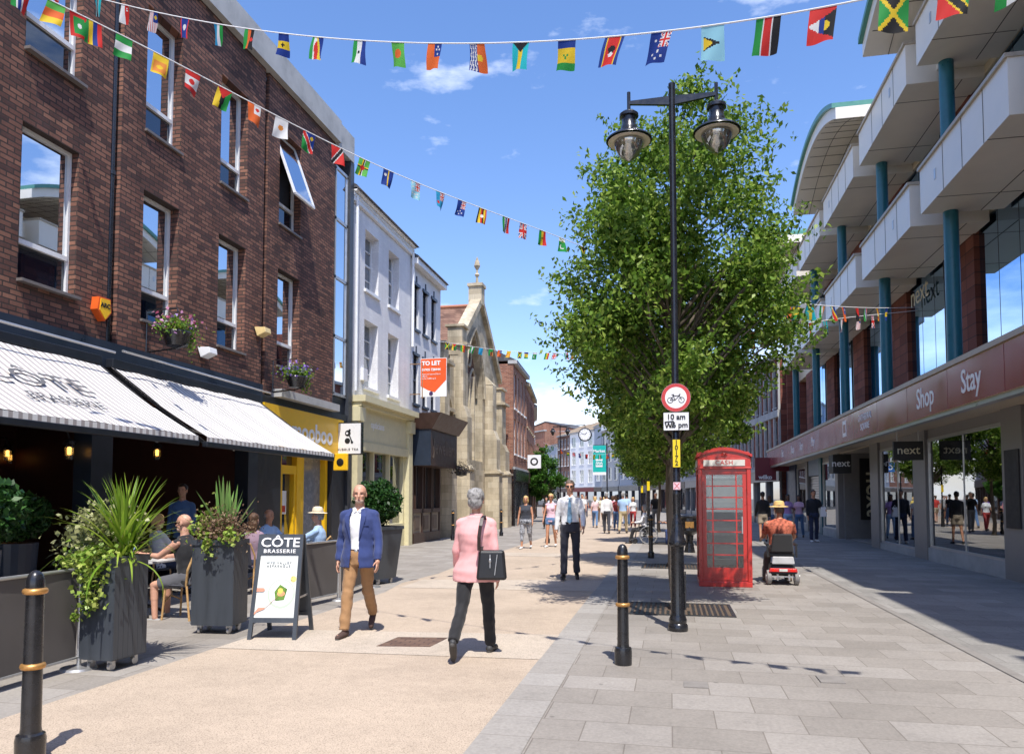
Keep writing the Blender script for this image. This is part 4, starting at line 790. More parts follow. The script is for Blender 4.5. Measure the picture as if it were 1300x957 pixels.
# small projecting signs
def proj(x0,x1,y,z0,z1,m,label,mark=None):
    t=thing('projecting_sign',label,'sign',((x0+x1)/2,y,z0)); q=M(); q.box(x0,x1,y-.04,y+.04,z0,z1); q.put('sign_box',m,t); q=M(); q.bar(((x0 if x0<-4 else x1),y,(z0+z1)/2),((x0-.5 if x0<-4 else x1+.5),y,(z0+z1)/2),.04,.04); q.put('bracket',m_black,t)
    cx=(x0+x1)/2; cz=(z0+z1)/2; q=M()
    r=(x1-x0)*.3; n=20; i=q.ring((cx,y-.045,cz),(0,1,0),r,n); j=q.ring((cx,y-.045,cz),(0,1,0),r*.6,n); q.join(i,j,n); q.put('ring_mark',mark or m_ktext,t); return t
proj(-8.3,-7.5,44.0,3.35,4.15,m_text,'small white square sign with a dark ring mark on the brick building beyond the church')
proj(-3.4,-2.5,56,3.3,4.1,m_text,'small white square shop sign in the middle distance left of the far trees')
proj(-6.6,-5.8,72,3.9,4.7,mat('bright_blue_sign',(.01,.13,.5),.4),'small bright blue square sign beneath the teal banner',m_text)
# ---------------- lamp post ----------------
lx,ly=.08,9.25
t=thing('street_lamp','tall black double street lamp with two bell lanterns in front of the nearest tree','street lamp',(lx,ly,0))
q=M(); q.lathe([(0,0),(.115,0),(.12,.03),(.115,.07),(.10,.09),(.108,.13),(.095,.16),(.083,.2),(.078,.95),(.082,1.0),(.105,1.02),(.108,1.06),(.095,1.08),(.075,1.2),(.06,1.26),(.062,1.3),(.05,1.32),(.045,1.4),(.05,1.62),(.052,1.64),(.044,1.66),(.042,4),(.040,6.66),(.043,6.67),(.043,6.71),(0,6.71)],(0,0,0),24); post=q.put('pole',m_black,t,smooth='auto',world=False)
q=M(); q.box(.082,.1,-.03,.03,.25,.7); q.cyl((0,-.11,1.04),(0,-.13,1.04),.02); q.put('access_door',m_black,t,world=False)
for s_ in(-1,1):
    q=M(); q.hexa([(s_*.03,-.02,6.44),(s_*.53,-.02,6.50),(s_*.53,.02,6.50),(s_*.03,.02,6.44),(s_*.03,-.02,6.55),(s_*.53,-.02,6.54),(s_*.53,.02,6.54),(s_*.03,.02,6.55)]); q.cyl((s_*.53,0,6.38),(s_*.53,0,6.66),.022,n=12); a=q.put('arm',m_black,t,world=False)
    q=M(); z=5.8; q.lathe([(0,z+.6),(.09,z+.6),(.118,z+.575),(.118,z+.54),(.09,z+.53),(.085,z+.44),(.1,z+.42),(.105,z+.38),(.15,z+.34),(.235,z+.29),(.283,z+.255),(.288,z+.238),(.268,z+.245),(.1,z+.3),(0,z+.3)],(s_*.53,0,0),28); ln=q.put('lantern',m_black,a,smooth='auto',world=False)
    q=M(); q.lathe([(.0,z+.27),(.19,z+.245),(.185,z+.19),(.16,z+.12),(.12,z+.05),(.06,z-.0),(.0,z-.03)],(s_*.53,0,0),24); q.put('glass_bowl',clearglass('lantern_glass',.3,(.97,.98,.97)) if 'lantern_glass' not in MATS else MATS['lantern_glass'],ln,smooth=True,world=False)
    q=M(); q.lathe([(0,z+.2),(.02,z+.19),(.022,z+.09),(0,z+.08)],(s_*.53,0,0),10); q.lathe([(.262,z+.226),(.262,z+.222),(.02,z+.25),(.02,z+.254)],(s_*.53,0,0),24); q.put('lamp_holder',mat('lamp_white',(.68,.6,.5),.4),ln,world=False)
def disc(q,c,r0,r1,y,n=36):
    i=q.ring((c[0],y,c[1]),(0,1,0),r0,n)
    if r1: j=q.ring((c[0],y,c[1]),(0,1,0),r1,n); q.join(i,j,n)
    else: q.cap(i,n)
yf_=ly-.085; cx=lx+.005
t=thing('cycling_sign','round red-ringed sign with a black bicycle on the lamp post','sign',(cx,ly,2.77)); q=M(); q.cyl((cx,yf_,2.785),(cx,yf_+.012,2.785),.172,n=40); q.box(cx-.05,cx+.05,yf_+.012,ly-.03,2.7,2.74); q.put('sign_plate',m_alu,t)
q=M(); disc(q,(cx,2.785),.17,.128,yf_-.002); q.put('red_ring',m_red,t); q=M(); disc(q,(cx,2.785),.128,0,yf_-.002); q.put('white_face',m_text,t)
q=M(); z0=2.755; yy=yf_-.005
for s_ in(-1,1): disc(q,(cx+s_*.066,z0),.036,.029,yy,20)
def ln2(a,b,w=.007): q.bar((cx+a[0],yy,z0+a[1]),(cx+b[0],yy,z0+b[1]),w,.002,up=(0,1,0))
A_,B_,C_,D_=(-.066,0),(-.01,0),(-.03,.052),(.04,.052); ln2(A_,B_); ln2(A_,C_); ln2(B_,C_); ln2(C_,D_); ln2(B_,D_); ln2((.066,0),(.036,.068)); ln2((.036,.068),(.056,.07)); ln2((-.034,.066),(-.03,.052)); ln2((-.05,.067),(-.02,.067),.009)
q.put('bicycle_symbol',m_ktext,t)
t=thing('time_plate','white plate reading 10 am to 6 pm under the cycling sign','sign',(cx,ly,2.5)); q=M(); q.box(cx-.155,cx+.155,yf_,yf_+.01,2.385,2.61); q.put('plate',m_ktext,t,bev=.012); q=M(); q.box(cx-.147,cx+.147,yf_-.003,yf_-.001,2.393,2.602); q.put('white_face',m_text,t)
text('lettering','10 am',m_ktext,t,(cx,yf_-.005,2.55),(1,0,0),(0,0,1),.09,bold=.002); text('lettering','6 pm',m_ktext,t,(cx+.045,yf_-.005,2.452),(1,0,0),(0,0,1),.09,bold=.002)
q=M(); 
for a,b in (((-.13,2.49),(-.11,2.42)),((-.11,2.42),(-.09,2.48)),((-.09,2.48),(-.07,2.42)),((-.07,2.42),(-.05,2.49)),((-.135,2.49),(-.03,2.5)),((-.03,2.5),(-.05,2.42))): q.bar((cx+a[0],yf_-.006,a[1]),(cx+b[0],yf_-.006,b[1]),.014,.002,up=(0,1,0))
q.put('scrawled_tag',m_ktext,t)
t=thing('number_plate','narrow yellow vertical number plate 10172 on the lamp post','sign',(cx,ly,2.1)); q=M(); q.box(cx-.043,cx+.043,yf_+.02,yf_+.035,1.95,2.28); q.put('plate',mat('sign_yellow',(.85,.62,.01),.4,var=.03),t)
for i,chh in enumerate('10172'): text('numeral',chh,m_ktext,t,(cx,yf_+.018,2.245-.062*i),(1,0,0),(0,0,1),.078,bold=.001)
t=thing('post_sticker','small pale pink square sticker on the lamp post','sticker',(cx,ly,1.75)); q=M(); q.box(cx-.042,cx+.042,ly-.056,ly-.053,1.68,1.77); q.put('sticker_sheet',mat('pale_pink_sticker',(.75,.5,.55),.5),t); q=M(); q.bar((cx-.03,ly-.058,1.69),(cx+.03,ly-.058,1.76),.006,.001,up=(0,1,0)).bar((cx+.03,ly-.058,1.69),(cx-.03,ly-.058,1.76),.006,.001,up=(0,1,0)); q.put('sticker_print',m_red,t)
# ---------------- bollards ----------------
def bollard(x,y,label,gold=True):
    t=thing('bollard',label,'bollard',(x,y,0),0,'black bollards with gold rings')
    q=M(); q.lathe([(0,0),(.082,0),(.084,.13),(.078,.16),(.06,.17),(.056,.2),(.05,1.0),(.05,1.02),(.052,1.04),(.05,1.08),(.04,1.115),(.022,1.135),(0,1.142)],(0,0,0),24); q.put('shaft',m_black,t,smooth='auto',world=False)
    for z in (.565,1.015): q=M(); q.lathe([(.05,z-.02),(.066,z-.014),(.071,z),(.066,z+.014),(.05,z+.02)],(0,0,0),24); q.put('gold_ring',m_gold if gold else m_black,t,smooth=True,world=False)
    return t
b0=bollard(-.45,7.28,'black bollard with two gold rings in front of the lamp post')
for x,y,lab in ((-3.79,3.9,'black gold-ringed bollard in front of the canvas screen at the bottom left'),(-.5,20.2,'plain looking bollard standing left of the lamp post in the tree shade'),(-8.0,27.2,'dark bollard left of the pink-jacketed woman by the church'),(-6.9,30.6,'dark bollard right of the pink-jacketed woman, in front of the church'),(-4.2,26.0,'dark bollard behind the woman in the black sleeveless top'),(-1.0,31,'small bollard beyond the wheelchair'),(-1.2,36.5,'farthest small bollard by the right kerb'),(-5.1,34,'small bollard on the left kerb beyond the church')): copy_tree(b0,loc=(x,y,0),label=lab)
# distant posts
def post(x,y,h,label,plate=None):
    t=thing('lamp_column',label,'street lamp',(x,y,0),0,'distant black lamp columns'); q=M(); q.lathe([(0,0),(.1,0),(.09,.3),(.06,1.1),(.04,1.2),(.035,h),(0,h)],(0,0,0),12); q.put('pole',m_black,t,world=False)
    q=M(); q.bar((-.5,0,h-.15),(.5,0,h-.15),.04,.05); q.put('arm',m_black,t,world=False)
    for s_ in(-1,1): q=M(); q.lathe([(0,h-.2),(.1,h-.22),(.1,h-.3),(.22,h-.45),(.14,h-.48),(.05,h-.7),(0,h-.7)],(s_*.5,0,0),12); q.put('lantern',m_black,t,world=False)
    if plate: q=M(); q.box(-.06,.06,-.09,-.07,plate,plate+.4); q.put('number_plate',MATS['sign_yellow'],t,world=False)
post(-.9,33,6.5,'black lamp column with a yellow plate between the second and third trees',1.9); post(-1.6,45,6.5,'farther black lamp column with a yellow plate',1.9); post(-7.2,50,6.5,'black lamp column beside the left street tree')
# ---------------- phone box ----------------
bx,by=.96,14.38
t=thing('telephone_box','red telephone box marked CASH on the pale paving right of the lamp post','telephone box',(bx,by,0))
W=.46
q=M(); q.box(-W,W,-W,W,0,.09); q.put('plinth',m_red,t,world=False,bev=.008)
q=M()
for sx_ in(-1,1):
    for sy_ in(-1,1): q.box(sx_*W if sx_<0 else W-.075, -W+.075 if sx_<0 else W, sy_*W if sy_<0 else W-.075, -W+.075 if sy_<0 else W,.09,2.12)
q.put('corner_post',m_red,t,world=False,bev=.01)
rowsz=[.36+.205*i for i in range(9)]
for k in range(4):
    Rk=Matrix.Rotation(k*math.pi/2,3,'Z')
    def bx_(q,x0,x1,d0,d1,z0,z1): # on face k, d outward
        pts=[(x0,-d0,z0),(x1,-d0,z0),(x1,-d1,z0),(x0,-d1,z0),(x0,-d0,z1),(x1,-d0,z1),(x1,-d1,z1),(x0,-d1,z1)]; q.hexa([Rk@Vector(p) for p in pts])
    q=M(); i_=W-.075; D=W-.03
    bx_(q,-i_,-i_+.07,D-.03,D,.09,2.1); bx_(q,i_-.07,i_,D-.03,D,.09,2.1); bx_(q,-i_+.07,i_-.07,D-.03,D,.09,.34); bx_(q,-i_+.07,i_-.07,D-.03,D,2.0,2.1)
    bx_(q,-i_-.02,i_+.02,D,D+.012,2.03,2.05); bx_(q,-i_-.02,-i_,D,D+.012,.12,2.05); bx_(q,i_,i_+.02,D,D+.012,.12,2.05); bx_(q,-i_,i_,D,D+.012,.12,.14)
    d=q.put('door' if k==0 else 'side_frame',m_red,t,world=False)
    q=M()
    for x in (-.205,.205): bx_(q,x-.011,x+.011,D-.025,D-.004,.34,2.0)
    for z in rowsz[1:-1]: bx_(q,-i_+.07,i_-.07,D-.024,D-.006,z-.011,z+.011)
    q.put('glazing_bar',m_red,d,world=False)
    q=M(); bx_(q,-i_+.07,i_-.07,D-.02,D-.015,.34,2.0); q.put('pane',clearglass('hazy_pane',.05,(.85,.87,.85)) if 'hazy_pane' not in MATS else MATS['hazy_pane'],d,world=False)
    # lintel sign
    q=M(); bx_(q,-.36,.36,W-.02,W+.012,2.155,2.265); sg=q.put('sign_panel',mat('opal_white',(.74,.72,.68),.3,var=.05),t,world=False)
    if k==0:
        text('lettering','CASH',m_red,sg,(0,-W-.014,2.21),(1,0,0),(0,0,1),.115,ext=.001,world=False,space=1.1,bold=.001); q=M(); q.cyl((-.012,-.44,1.1),(-.012,-.46,1.1),.02); 
        q=M(); q.bar((.3,-D-.012,.95),(.3,-D-.012,1.25),.02,.02); q.put('door_handle',m_alu,d,world=False)
    # crown relief
    if k==0: 
        q=M(); q.ell((0,-W-.002,2.345),(.06,.014,.018)); q.ell((0,-W-.002,2.37),(.045,.014,.022)); q.ell((0,-W-.002,2.395),(.014,.012,.014)); q.put('crown_emblem',m_red,t,world=False)
q=M(); q.box(-W,W,-W,W,2.1,2.3); q.box(-W-.012,W+.012,-W-.012,W+.012,2.1,2.13); q.put('lintel',m_red,t,world=False,bev=.008)
# pediment and shallow dome
n=16
def arch(h): return [(-W+2*W*i/n, 2.31+h*(1-(2*i/n-1)**2)) for i in range(n+1)]
q=M(); p_=arch(.125); poly=p_+[(W,2.3)]; q.ext([( -W,2.3)]+[(a,b) for a,b in p_[1:-1]]+[(W,2.3)],lambda a,b:(a,-W,b),lambda a,b:(a,W,b)); q.ext([( -W,2.3)]+[(a,b) for a,b in p_[1:-1]]+[(W,2.3)],lambda a,b:(-W+.002,a*.995,b),lambda a,b:(W-.002,a*.995,b)); q.put('pediment',m_red,t,world=False)
nx=20; V=[];F_=[]
for i in range(nx+1):
    for j in range(nx+1):
        a=-1+2*i/nx; b=-1+2*j/nx; z=0
        z=2.36+.115*(1-a*a)+.04*(1-b*b)*(1-a*a)-.0*z
        V.append((a*(W+.025),b*(W+.025),z))
for i in range(nx):
    for j in range(nx): k=i*(nx+1)+j; F_.append((k,k+nx+1,k+nx+2,k+1))
q=M(); q.v=V; q.f=F_; base=len(V)
# skirt
edge=[i*(nx+1) for i in range(nx+1)]+[nx*(nx+1)+j for j in range(1,nx+1)]+[i*(nx+1)+nx for i in range(nx-1,-1,-1)]+[j for j in range(nx-1,0,-1)]
for e in edge: q.v.append((V[e][0],V[e][1],V[e][2]-.05))
m_=len(edge)
for i in range(m_): q.f.append((edge[i],edge[(i+1)%m_],base+(i+1)%m_,base+i))
q.put('domed_roof',m_red,t,smooth='auto',world=False)
q=M(); q.box(-.28,.28,.0,.3,.35,1.95); q.put('cash_machine',mat('machine_grey',(.22,.22,.215),.45),t,world=False)
q=M(); q.box(-.24,.24,-.012,-.001,1.5,1.9); q.box(-.22,.22,-.012,-.001,.9,1.05); q.box(-.24,.24,-.012,-.001,.45,.7); q.put('notice_sheet',mat('grey_white_sheet',(.66,.66,.62),.5),t,world=False); q=M(); q.box(-.2,.2,-.014,-.001,1.15,1.42); q.put('screen',m_dark,t,world=False)
# ---------------- bins / benches behind ----------------
t=thing('street_bench','slatted metal bench on the right of the wheelchair under the trees','bench',(.7,26.4,0)); q=M()
for i in range(5): q.box(-.1+i*.1,-.03+i*.1,-.8,.8,.42,.45)
q.put('seat',MATS['dark_iron'],t,world=False); q=M()
for i in range(4): q.box(.4+i*.02,.43+i*.02,-.8,.8,.52+i*.11,.6+i*.11)
q.put('backrest',MATS['dark_iron'],t,world=False)
for y in(-.7,.7): q=M(); q.bar((-.05,y,0),(-.05,y,.42),.05,.05).bar((.4,y,0),(.45,y,.95),.05,.05).bar((-.1,y,.62),(.42,y,.62),.05,.05); q.put('leg',MATS['dark_iron'],t,world=False)
t=thing('litter_bin','black ornate litter bin between the lamp post and the phone box','bin',(.55,22.5,0)); q=M(); q.lathe([(0,0),(.16,0),(.1,.3),(.12,.5),(.28,.6),(.3,.64),(.27,1.0),(.3,1.05),(.28,1.07),(.0,1.07)],(0,0,0),20); q.put('body',m_black,t,world=False)
q=M(); q.box(-.12,.12,-.29,-.28,.72,.9); q.put('bin_label',m_gold,t,world=False)
# ---------------- trees ----------------
m_leaf=leafmat('plane_leaves',(.055,.12,.016),(.15,.275,.032),(.38,.5,.10),.45,.45)
m_leaf2=leafmat('birch_leaves',(.03,.10,.012),(.06,.17,.02),(.13,.27,.04),.35,.4)
m_bark=mat('grey_brown_bark',(.13,.105,.08),.9,bmp=.7,bscale=14,var=.35,scale=9,streak=.3)
def make_tree(name,label,loc,prof,nc,nl,leaf,seed,trunk_h,H,lm,group,off=(0,0),tr=.09):
    rs=np.random.RandomState(seed); t=thing(name,label,'tree',loc,0,group)
    zs=[p[0] for p in prof]; rr=[p[1] for p in prof]
    cl=[]; br=M()
    lean=lambda z:(off[0]*max(0,(z-trunk_h)/(H-trunk_h)),off[1]*max(0,(z-trunk_h)/(H-trunk_h)))
    pts=[(0,0,0),(0.02,0,.1)]+[(lean(z)[0]+.04*math.sin(z*1.7+seed),lean(z)[1]+.04*math.cos(z*1.3),z) for z in np.linspace(.5,H-.35,12)]
    br.tube(pts,[tr*1.5,tr*1.15]+[tr*(1-.88*i/11) for i in range(12)],10)
    vols=[]; zz=np.linspace(zs[0],zs[-1],200); pz=np.interp(zz,zs,rr)**1.6+.02; pz/=pz.sum()
    k=0
    while k<nc:
        z=rs.choice(zz,p=pz); a=rs.rand()*2*math.pi; r=np.interp(z,zs,rr)*(.30+.72*rs.rand()**.55)
        r*=1+.16*noise.noise(Vector((math.cos(a)*1.7,math.sin(a)*1.7,z*.9+seed)))
        if noise.noise(Vector((math.cos(a)*r*1.1+seed*3,math.sin(a)*r*1.1,z*1.1)))<-.2: continue
        lx_,ly_=lean(z); c=np.array([lx_+r*math.cos(a),ly_+r*math.sin(a),z]); cl.append(c); k+=1
        if k%2==0:
            zb=max(trunk_h,z-r*.9-.15); bl=lean(zb); p0=Vector((bl[0],bl[1],zb)); p1=Vector(c); mid=p0.lerp(p1,.5)+Vector((0,0,.1*r)); w=.012+.016*r
            br.tube([p0,p0.lerp(mid,.5)+Vector(rs.normal(size=3)*.03),mid,mid.lerp(p1,.5)+Vector(rs.normal(size=3)*.04),p1],[w,w*.8,w*.6,w*.4,w*.15],5)
    cl=np.array(cl); per=nl//nc; C=[]
    for c in cl:
        s=(.13+.17*rs.rand()); d=rs.normal(size=(per,3)); d/= (np.linalg.norm(d,axis=1)[:,None]+1e-6); rad=s*2.0*rs.rand(per,1)**.45
        C.append(c+d*rad*(1,1,.72))
        # a sprig reaching out
        o=np.array([c[0],c[1],.25+.3*rs.rand()]); o/=np.linalg.norm(o); m_n=per//7; tt=rs.rand(m_n,1)*(.5+.25*rs.rand()); C.append(c+o*tt+rs.normal(size=(m_n,3))*.045)
    C=np.vstack(C); V,F_=leaf_arrays(C,leaf,up=.5,rng=rs)
    npmesh('crown',V,F_,lm,t); br.put('trunk',m_bark,t,smooth=True,world=False); return t
main=make_tree('street_tree','large leafy green street tree directly behind the tall lamp post',(.08,11.0,0),[(2.5,.5),(2.9,.95),(3.4,1.4),(3.9,1.6),(4.7,1.52),(5.4,1.36),(6.0,1.2),(6.7,.95),(7.1,.7),(7.45,.3)],205,46000,.082,3,2.3,7.6,m_leaf,'trees in the row along the right kerb',off=(.12,.15))
tree2=make_tree('street_tree','second street tree in the row, between the big tree and the wheelchair',(0,17.8,0),[(2.5,.6),(2.9,1.4),(3.6,1.75),(4.6,1.75),(5.6,1.45),(6.5,.95),(7.2,.3)],150,24000,.12,8,2.3,7.2,m_leaf,'trees in the row along the right kerb',tr=.075)
for x,y,rz,lab in ((.0,26.6,1.3,'third street tree in the row, over the wheelchair user'),(-.5,35.5,2.6,'fourth street tree of the row, beyond the wheelchair'),(-1.3,46,4.1,'fifth street tree of the row, near the far crowd')): copy_tree(tree2,loc=(x,y,0),rz=rz,label=lab)
t2=make_tree('street_tree','bright green street tree on the left beyond the brick buildings',(-8.2,49.5,0),[(2.2,.5),(2.8,1.3),(3.8,1.8),(5.0,1.7),(6.2,1.1),(7.2,.3)],110,16000,.2,5,2.2,7.2,m_leaf2,None); t2.scale=(.68,)*3
copy_tree(t2,loc=(-10.6,60,0),rz=2,scale=.6,label='smaller green street tree further down the left side')
# ---------------- planters ----------------
def blades(rs,n,L,w,spread,base,m,name,parent,droop=.5):
    V=[];F_=[]
    for i in range(n):
        a=rs.rand()*2*math.pi; el=R(90)-abs(rs.normal())*spread; l=L*(.6+.45*rs.rand()); d=Vector((math.cos(a),math.sin(a),0)); side=Vector((-d.y,d.x,0)); p=Vector(base)+Vector((rs.normal()*.03,rs.normal()*.03,0)); e=el; seg=8; k0=len(V)
        for s in range(seg+1):
            f=s/seg; ww=w*(1-f)**.6*(.6+.8*min(f*4,1)) *.5
            V+= [tuple(p-side*ww),tuple(p+side*ww)]; p=p+(d*math.cos(e)+Vector((0,0,1))*math.sin(e))*l/seg; e-=droop*(.3+f)*(1.6-el*.9)/seg*2.2
        for s in range(seg): b=k0+2*s; F_.append((b,b+1,b+3,b+2))
    return npmesh(name,V,F_,m,parent,smooth=True)
m_blade=leafmat('bright_strap_leaves',(.10,.22,.02),(.24,.38,.035),(.45,.55,.09),.35,.3)
m_blade2=leafmat('spiky_leaves',(.10,.22,.05),(.22,.36,.10),(.4,.5,.2),.3,.3)
m_ivy=leafmat('variegated_ivy',(.12,.22,.03),(.28,.4,.06),(.5,.55,.15),.3,.4)
m_shrub=leafmat('speckled_shrub_leaves',(.13,.15,.05),(.28,.29,.12),(.48,.47,.25),.25,.5)
m_bluegr=leafmat('blue_grass',(.12,.18,.12),(.24,.32,.24),(.4,.46,.36),.3,.5)
m_heath=leafmat('bronze_heather',(.12,.06,.04),(.22,.13,.08),(.33,.24,.15),.2,.6)
m_darkleaf=leafmat('dark_glossy_leaves',(.01,.04,.008),(.022,.075,.014),(.06,.14,.03),.2,.45)
m_slat=mat('slate_grey_timber',(.05,.058,.07),.45,var=.15,streak=.1,scale=10)
def tub(loc,rz,label,w,d,h,taper=0,slats=True,grp='slate grey timber planters on the terrace edge'):
    t=thing('planter',label,'planter',loc,rz,grp); z0=.1
    q=M(); w2,d2=w+taper,d+taper
    def R4(w_,d_,z): return [(-w_/2,-d_/2,z),(w_/2,-d_/2,z),(w_/2,d_/2,z),(-w_/2,d_/2,z)]
    b=R4(w,d,z0); u=R4(w2,d2,z0+h)
    q.add(b+u,[(0,3,2,1),(0,1,5,4),(1,2,6,5),(2,3,7,6),(3,0,4,7)]); inn=R4(w2-.06,d2-.06,z0+h); inb=R4(w2-.06,d2-.06,z0+h-.06); n=len(q.v); q.add(u+inn+inb,[(0,1,5,4),(1,2,6,5),(2,3,7,6),(3,0,4,7),(4,5,9,8),(5,6,10,9),(6,7,11,10),(7,4,8,11)])
    box_=q.put('box',m_slat,t,world=False)
    if slats:
        ns=7
        for s in(-1,1):
            q=M()
            for i in range(ns):
                a=(i+.025)/ns; c=(i+.975)/ns
                def P(f,z,g,s=s):  # side faces x=const
                    ww=(w+(w2-w)*(z-z0)/h)/2; dd=(d+(d2-d)*(z-z0)/h); return (s*(ww+g),-dd/2+dd*f,z)
                q.hexa([P(a,z0+.01,0),P(c,z0+.01,0),P(c,z0+.01,.009),P(a,z0+.01,.009),P(a,z0+h-.05,0),P(c,z0+h-.05,0),P(c,z0+h-.05,.009),P(a,z0+h-.05,.009)])
            q.put('slat_cladding',m_slat,box_,world=False)
    q=M(); q.box(-w2/2-.015,w2/2+.015,-d2/2-.015,-d2/2+.03,z0+h-.05,z0+h+.01).box(-w2/2-.015,w2/2+.015,d2/2-.03,d2/2+.015,z0+h-.05,z0+h+.01).box(-w2/2-.015,-w2/2+.03,-d2/2+.03,d2/2-.03,z0+h-.05,z0+h+.01).box(w2/2-.03,w2/2+.015,-d2/2+.03,d2/2-.03,z0+h-.05,z0+h+.01); q.put('rim',m_slat,t,world=False)
    q=M(); q.add(R4(w2-.06,d2-.06,z0+h-.05),[(0,1,2,3)]); q.put('soil',MATS['brown_soil'],t,world=False)
    for sx_ in(-1,1):
        for sy_ in(-1,1):
            x,y=sx_*(w/2-.07),sy_*(d/2-.07); q=M(); q.cyl((x-.015,y,.04),(x+.015,y,.04),.038,n=14); q.box(x-.028,x+.028,y-.02,y+.02,.06,z0); q.put('castor',m_alu,t,world=False)
    return t
p1=tub((-5.14,6.2,0),R(-3),'slate grey slatted planter on castors overflowing with strap leaves and ivy, nearest the camera',.36,.42,.93,slats='side')
rs=np.random.RandomState(11)
blades(rs,150,.85,.026,.62,(.06,.04,1.0),m_blade,'strap_plant',p1,.85)
C=rs.normal(size=(2200,3))*(.15,.13,.13)+(-.2,.08,1.22); V,F_=leaf_arrays(C,.05,rng=rs,aspect=.8); npmesh('speckled_shrub',V,F_,m_shrub,p1)
C=np.vstack([rs.normal(size=(420,3))*(.14,.08,.07)+(-.05,-.22,1.02),rs.normal(size=(260,3))*(.07,.05,.12)+(.0,-.3,.86),rs.normal(size=(90,3))*(.05,.03,.07)+(-.02,-.3,.66),rs.normal(size=(26,3))*(.025,.015,.03)+(-.16,-.3,.5),rs.normal(size=(160,3))*(.08,.06,.06)+(-.26,-.15,1.0)]); V,F_=leaf_arrays(C,.045,rng=rs,aspect=1); npmesh('trailing_ivy',V,F_,m_ivy,p1)
blades(rs,260,.42,.006,.75,(-.33,-.0,.98),m_bluegr,'blue_grass',p1,1.2)
p2=tub((-5.24,8.05,0),R(5),'slate grey planter on castors with spiky leaves and bronze heather beside the A-board',.5,.36,.98,slats='side')
blades(rs,26,.8,.05,.45,(.02,.05,1.05),m_blade2,'spiky_plant',p2,.12)
C=rs.normal(size=(1700,3))*(.15,.13,.10)+(.05,-.05,1.22); V,F_=leaf_arrays(C,.035,rng=rs); npmesh('bronze_heather',V,F_,m_heath,p2)
C=np.vstack([rs.normal(size=(500,3))*(.07,.1,.12)+(-.2,.05,1.2),rs.normal(size=(120,3))*(.05,.04,.05)+(.22,-.2,1.13),rs.normal(size=(60,3))*(.03,.02,.06)+(-.02,-.27,1.05)]); V,F_=leaf_arrays(C,.05,rng=rs,aspect=.9); npmesh('small_leaved_plant',V,F_,m_ivy,p2)
p3=tub((-5.35,13.2,0),R(-18),'tapered dark planter with a round dark green bush behind the man in the blue jacket',.5,.5,.95,taper=.18,slats=False)
C=rs.normal(size=(5200,3)); C/=np.linalg.norm(C,axis=1)[:,None]; C=C*(rs.rand(5200,1)**.4)*(.45,.42,.42)*(1+.1*np.sin(C[:,:1]*9))+(0,0,1.5); V,F_=leaf_arrays(C,.075,rng=rs); npmesh('round_bush',V,F_,m_darkleaf,p3)
def potbush(x,y,z,r,label,n=2600,g='dark bushes in pots by the restaurant front'):
    t=thing('potted_bush',label,'potted plant',(x,y,0),0,g); q=M(); q.lathe([(0,0),(.2,0),(.26,z-r*.8),(.24,z-r*.8),(0,z-r*.85)],(0,0,0),20); q.put('pot',m_navy,t,world=False)
    C=rs.normal(size=(n,3)); C/=np.linalg.norm(C,axis=1)[:,None]; C=C*(rs.rand(n,1)**.4)*(r,r,r*.75)+(0,0,z); V,F_=leaf_arrays(C,.09,rng=rs); npmesh('bush',V,F_,m_darkleaf,t)
potbush(-6.9,6.3,1.45,.5,'dark leafy bush in a navy pot at the left edge of the picture'); potbush(-8.1,8.0,1.35,.42,'dark leafy bush against the restaurant window post')
# ---------------- canvas screens ----------------
m_canvas=mat('dark_grey_canvas',(.10,.092,.088),.8,var=.06,bmp=.2,bscale=300)
def screen(p0,p1,label,h=.92):
    p0=Vector(p0);p1=Vector(p1); mid=(p0+p1)/2; t=thing('canvas_screen',label,'barrier',(mid.x,mid.y,0),0,'canvas screens round the terrace'); d=(p1-p0); L_=d.length; d.normalize(); nrm=Vector((-d.y,d.x,0)); q=M(); nx,nz=24,8
    for i in range(nx+1):
        for j in range(nz+1):
            f=i/nx; z=.1+(h-.1)*j/nz; bow=.012*math.sin(f*9+j*.4)*math.sin(math.pi*j/nz); p=p0+d*(.04+(L_-.08)*f)+nrm*bow; q.v.append((p.x,p.y,z))
    for i in range(nx):
        for j in range(nz): k=i*(nz+1)+j; q.f.append((k,k+nz+1,k+nz+2,k+1))
    q.put('canvas',m_canvas,t,smooth=True)
    q=M(); q.tube([p0+Vector((0,0,h)),p1+Vector((0,0,h))],.016,8).tube([p0+Vector((0,0,.11)),p1+Vector((0,0,.11))],.012,8); q.put('rail',m_alu,t)
    for p in(p0,p1): q=M(); q.cyl((p.x,p.y,.02),(p.x,p.y,h+.04),.02,n=12); q.lathe([(0,0),(.16,0),(.15,.02),(.03,.035),(0,.035)],(p.x,p.y,0),20); q.put('post',m_alu if h>.9 else m_alu,t,smooth='auto')
screen((-5.45,2.6,0),(-5.32,4.4,0),'dark grey canvas screen running out of the bottom left corner'); screen((-5.32,4.45,0),(-5.38,6.05,0),'dark grey canvas screen attached to the nearest planter'); screen((-5.25,9.3,0),(-5.05,10.9,0),'grey canvas screen behind the A-board'); screen((-5.05,10.95,0),(-5.2,12.6,0),'grey canvas screen just before the tapered planter')
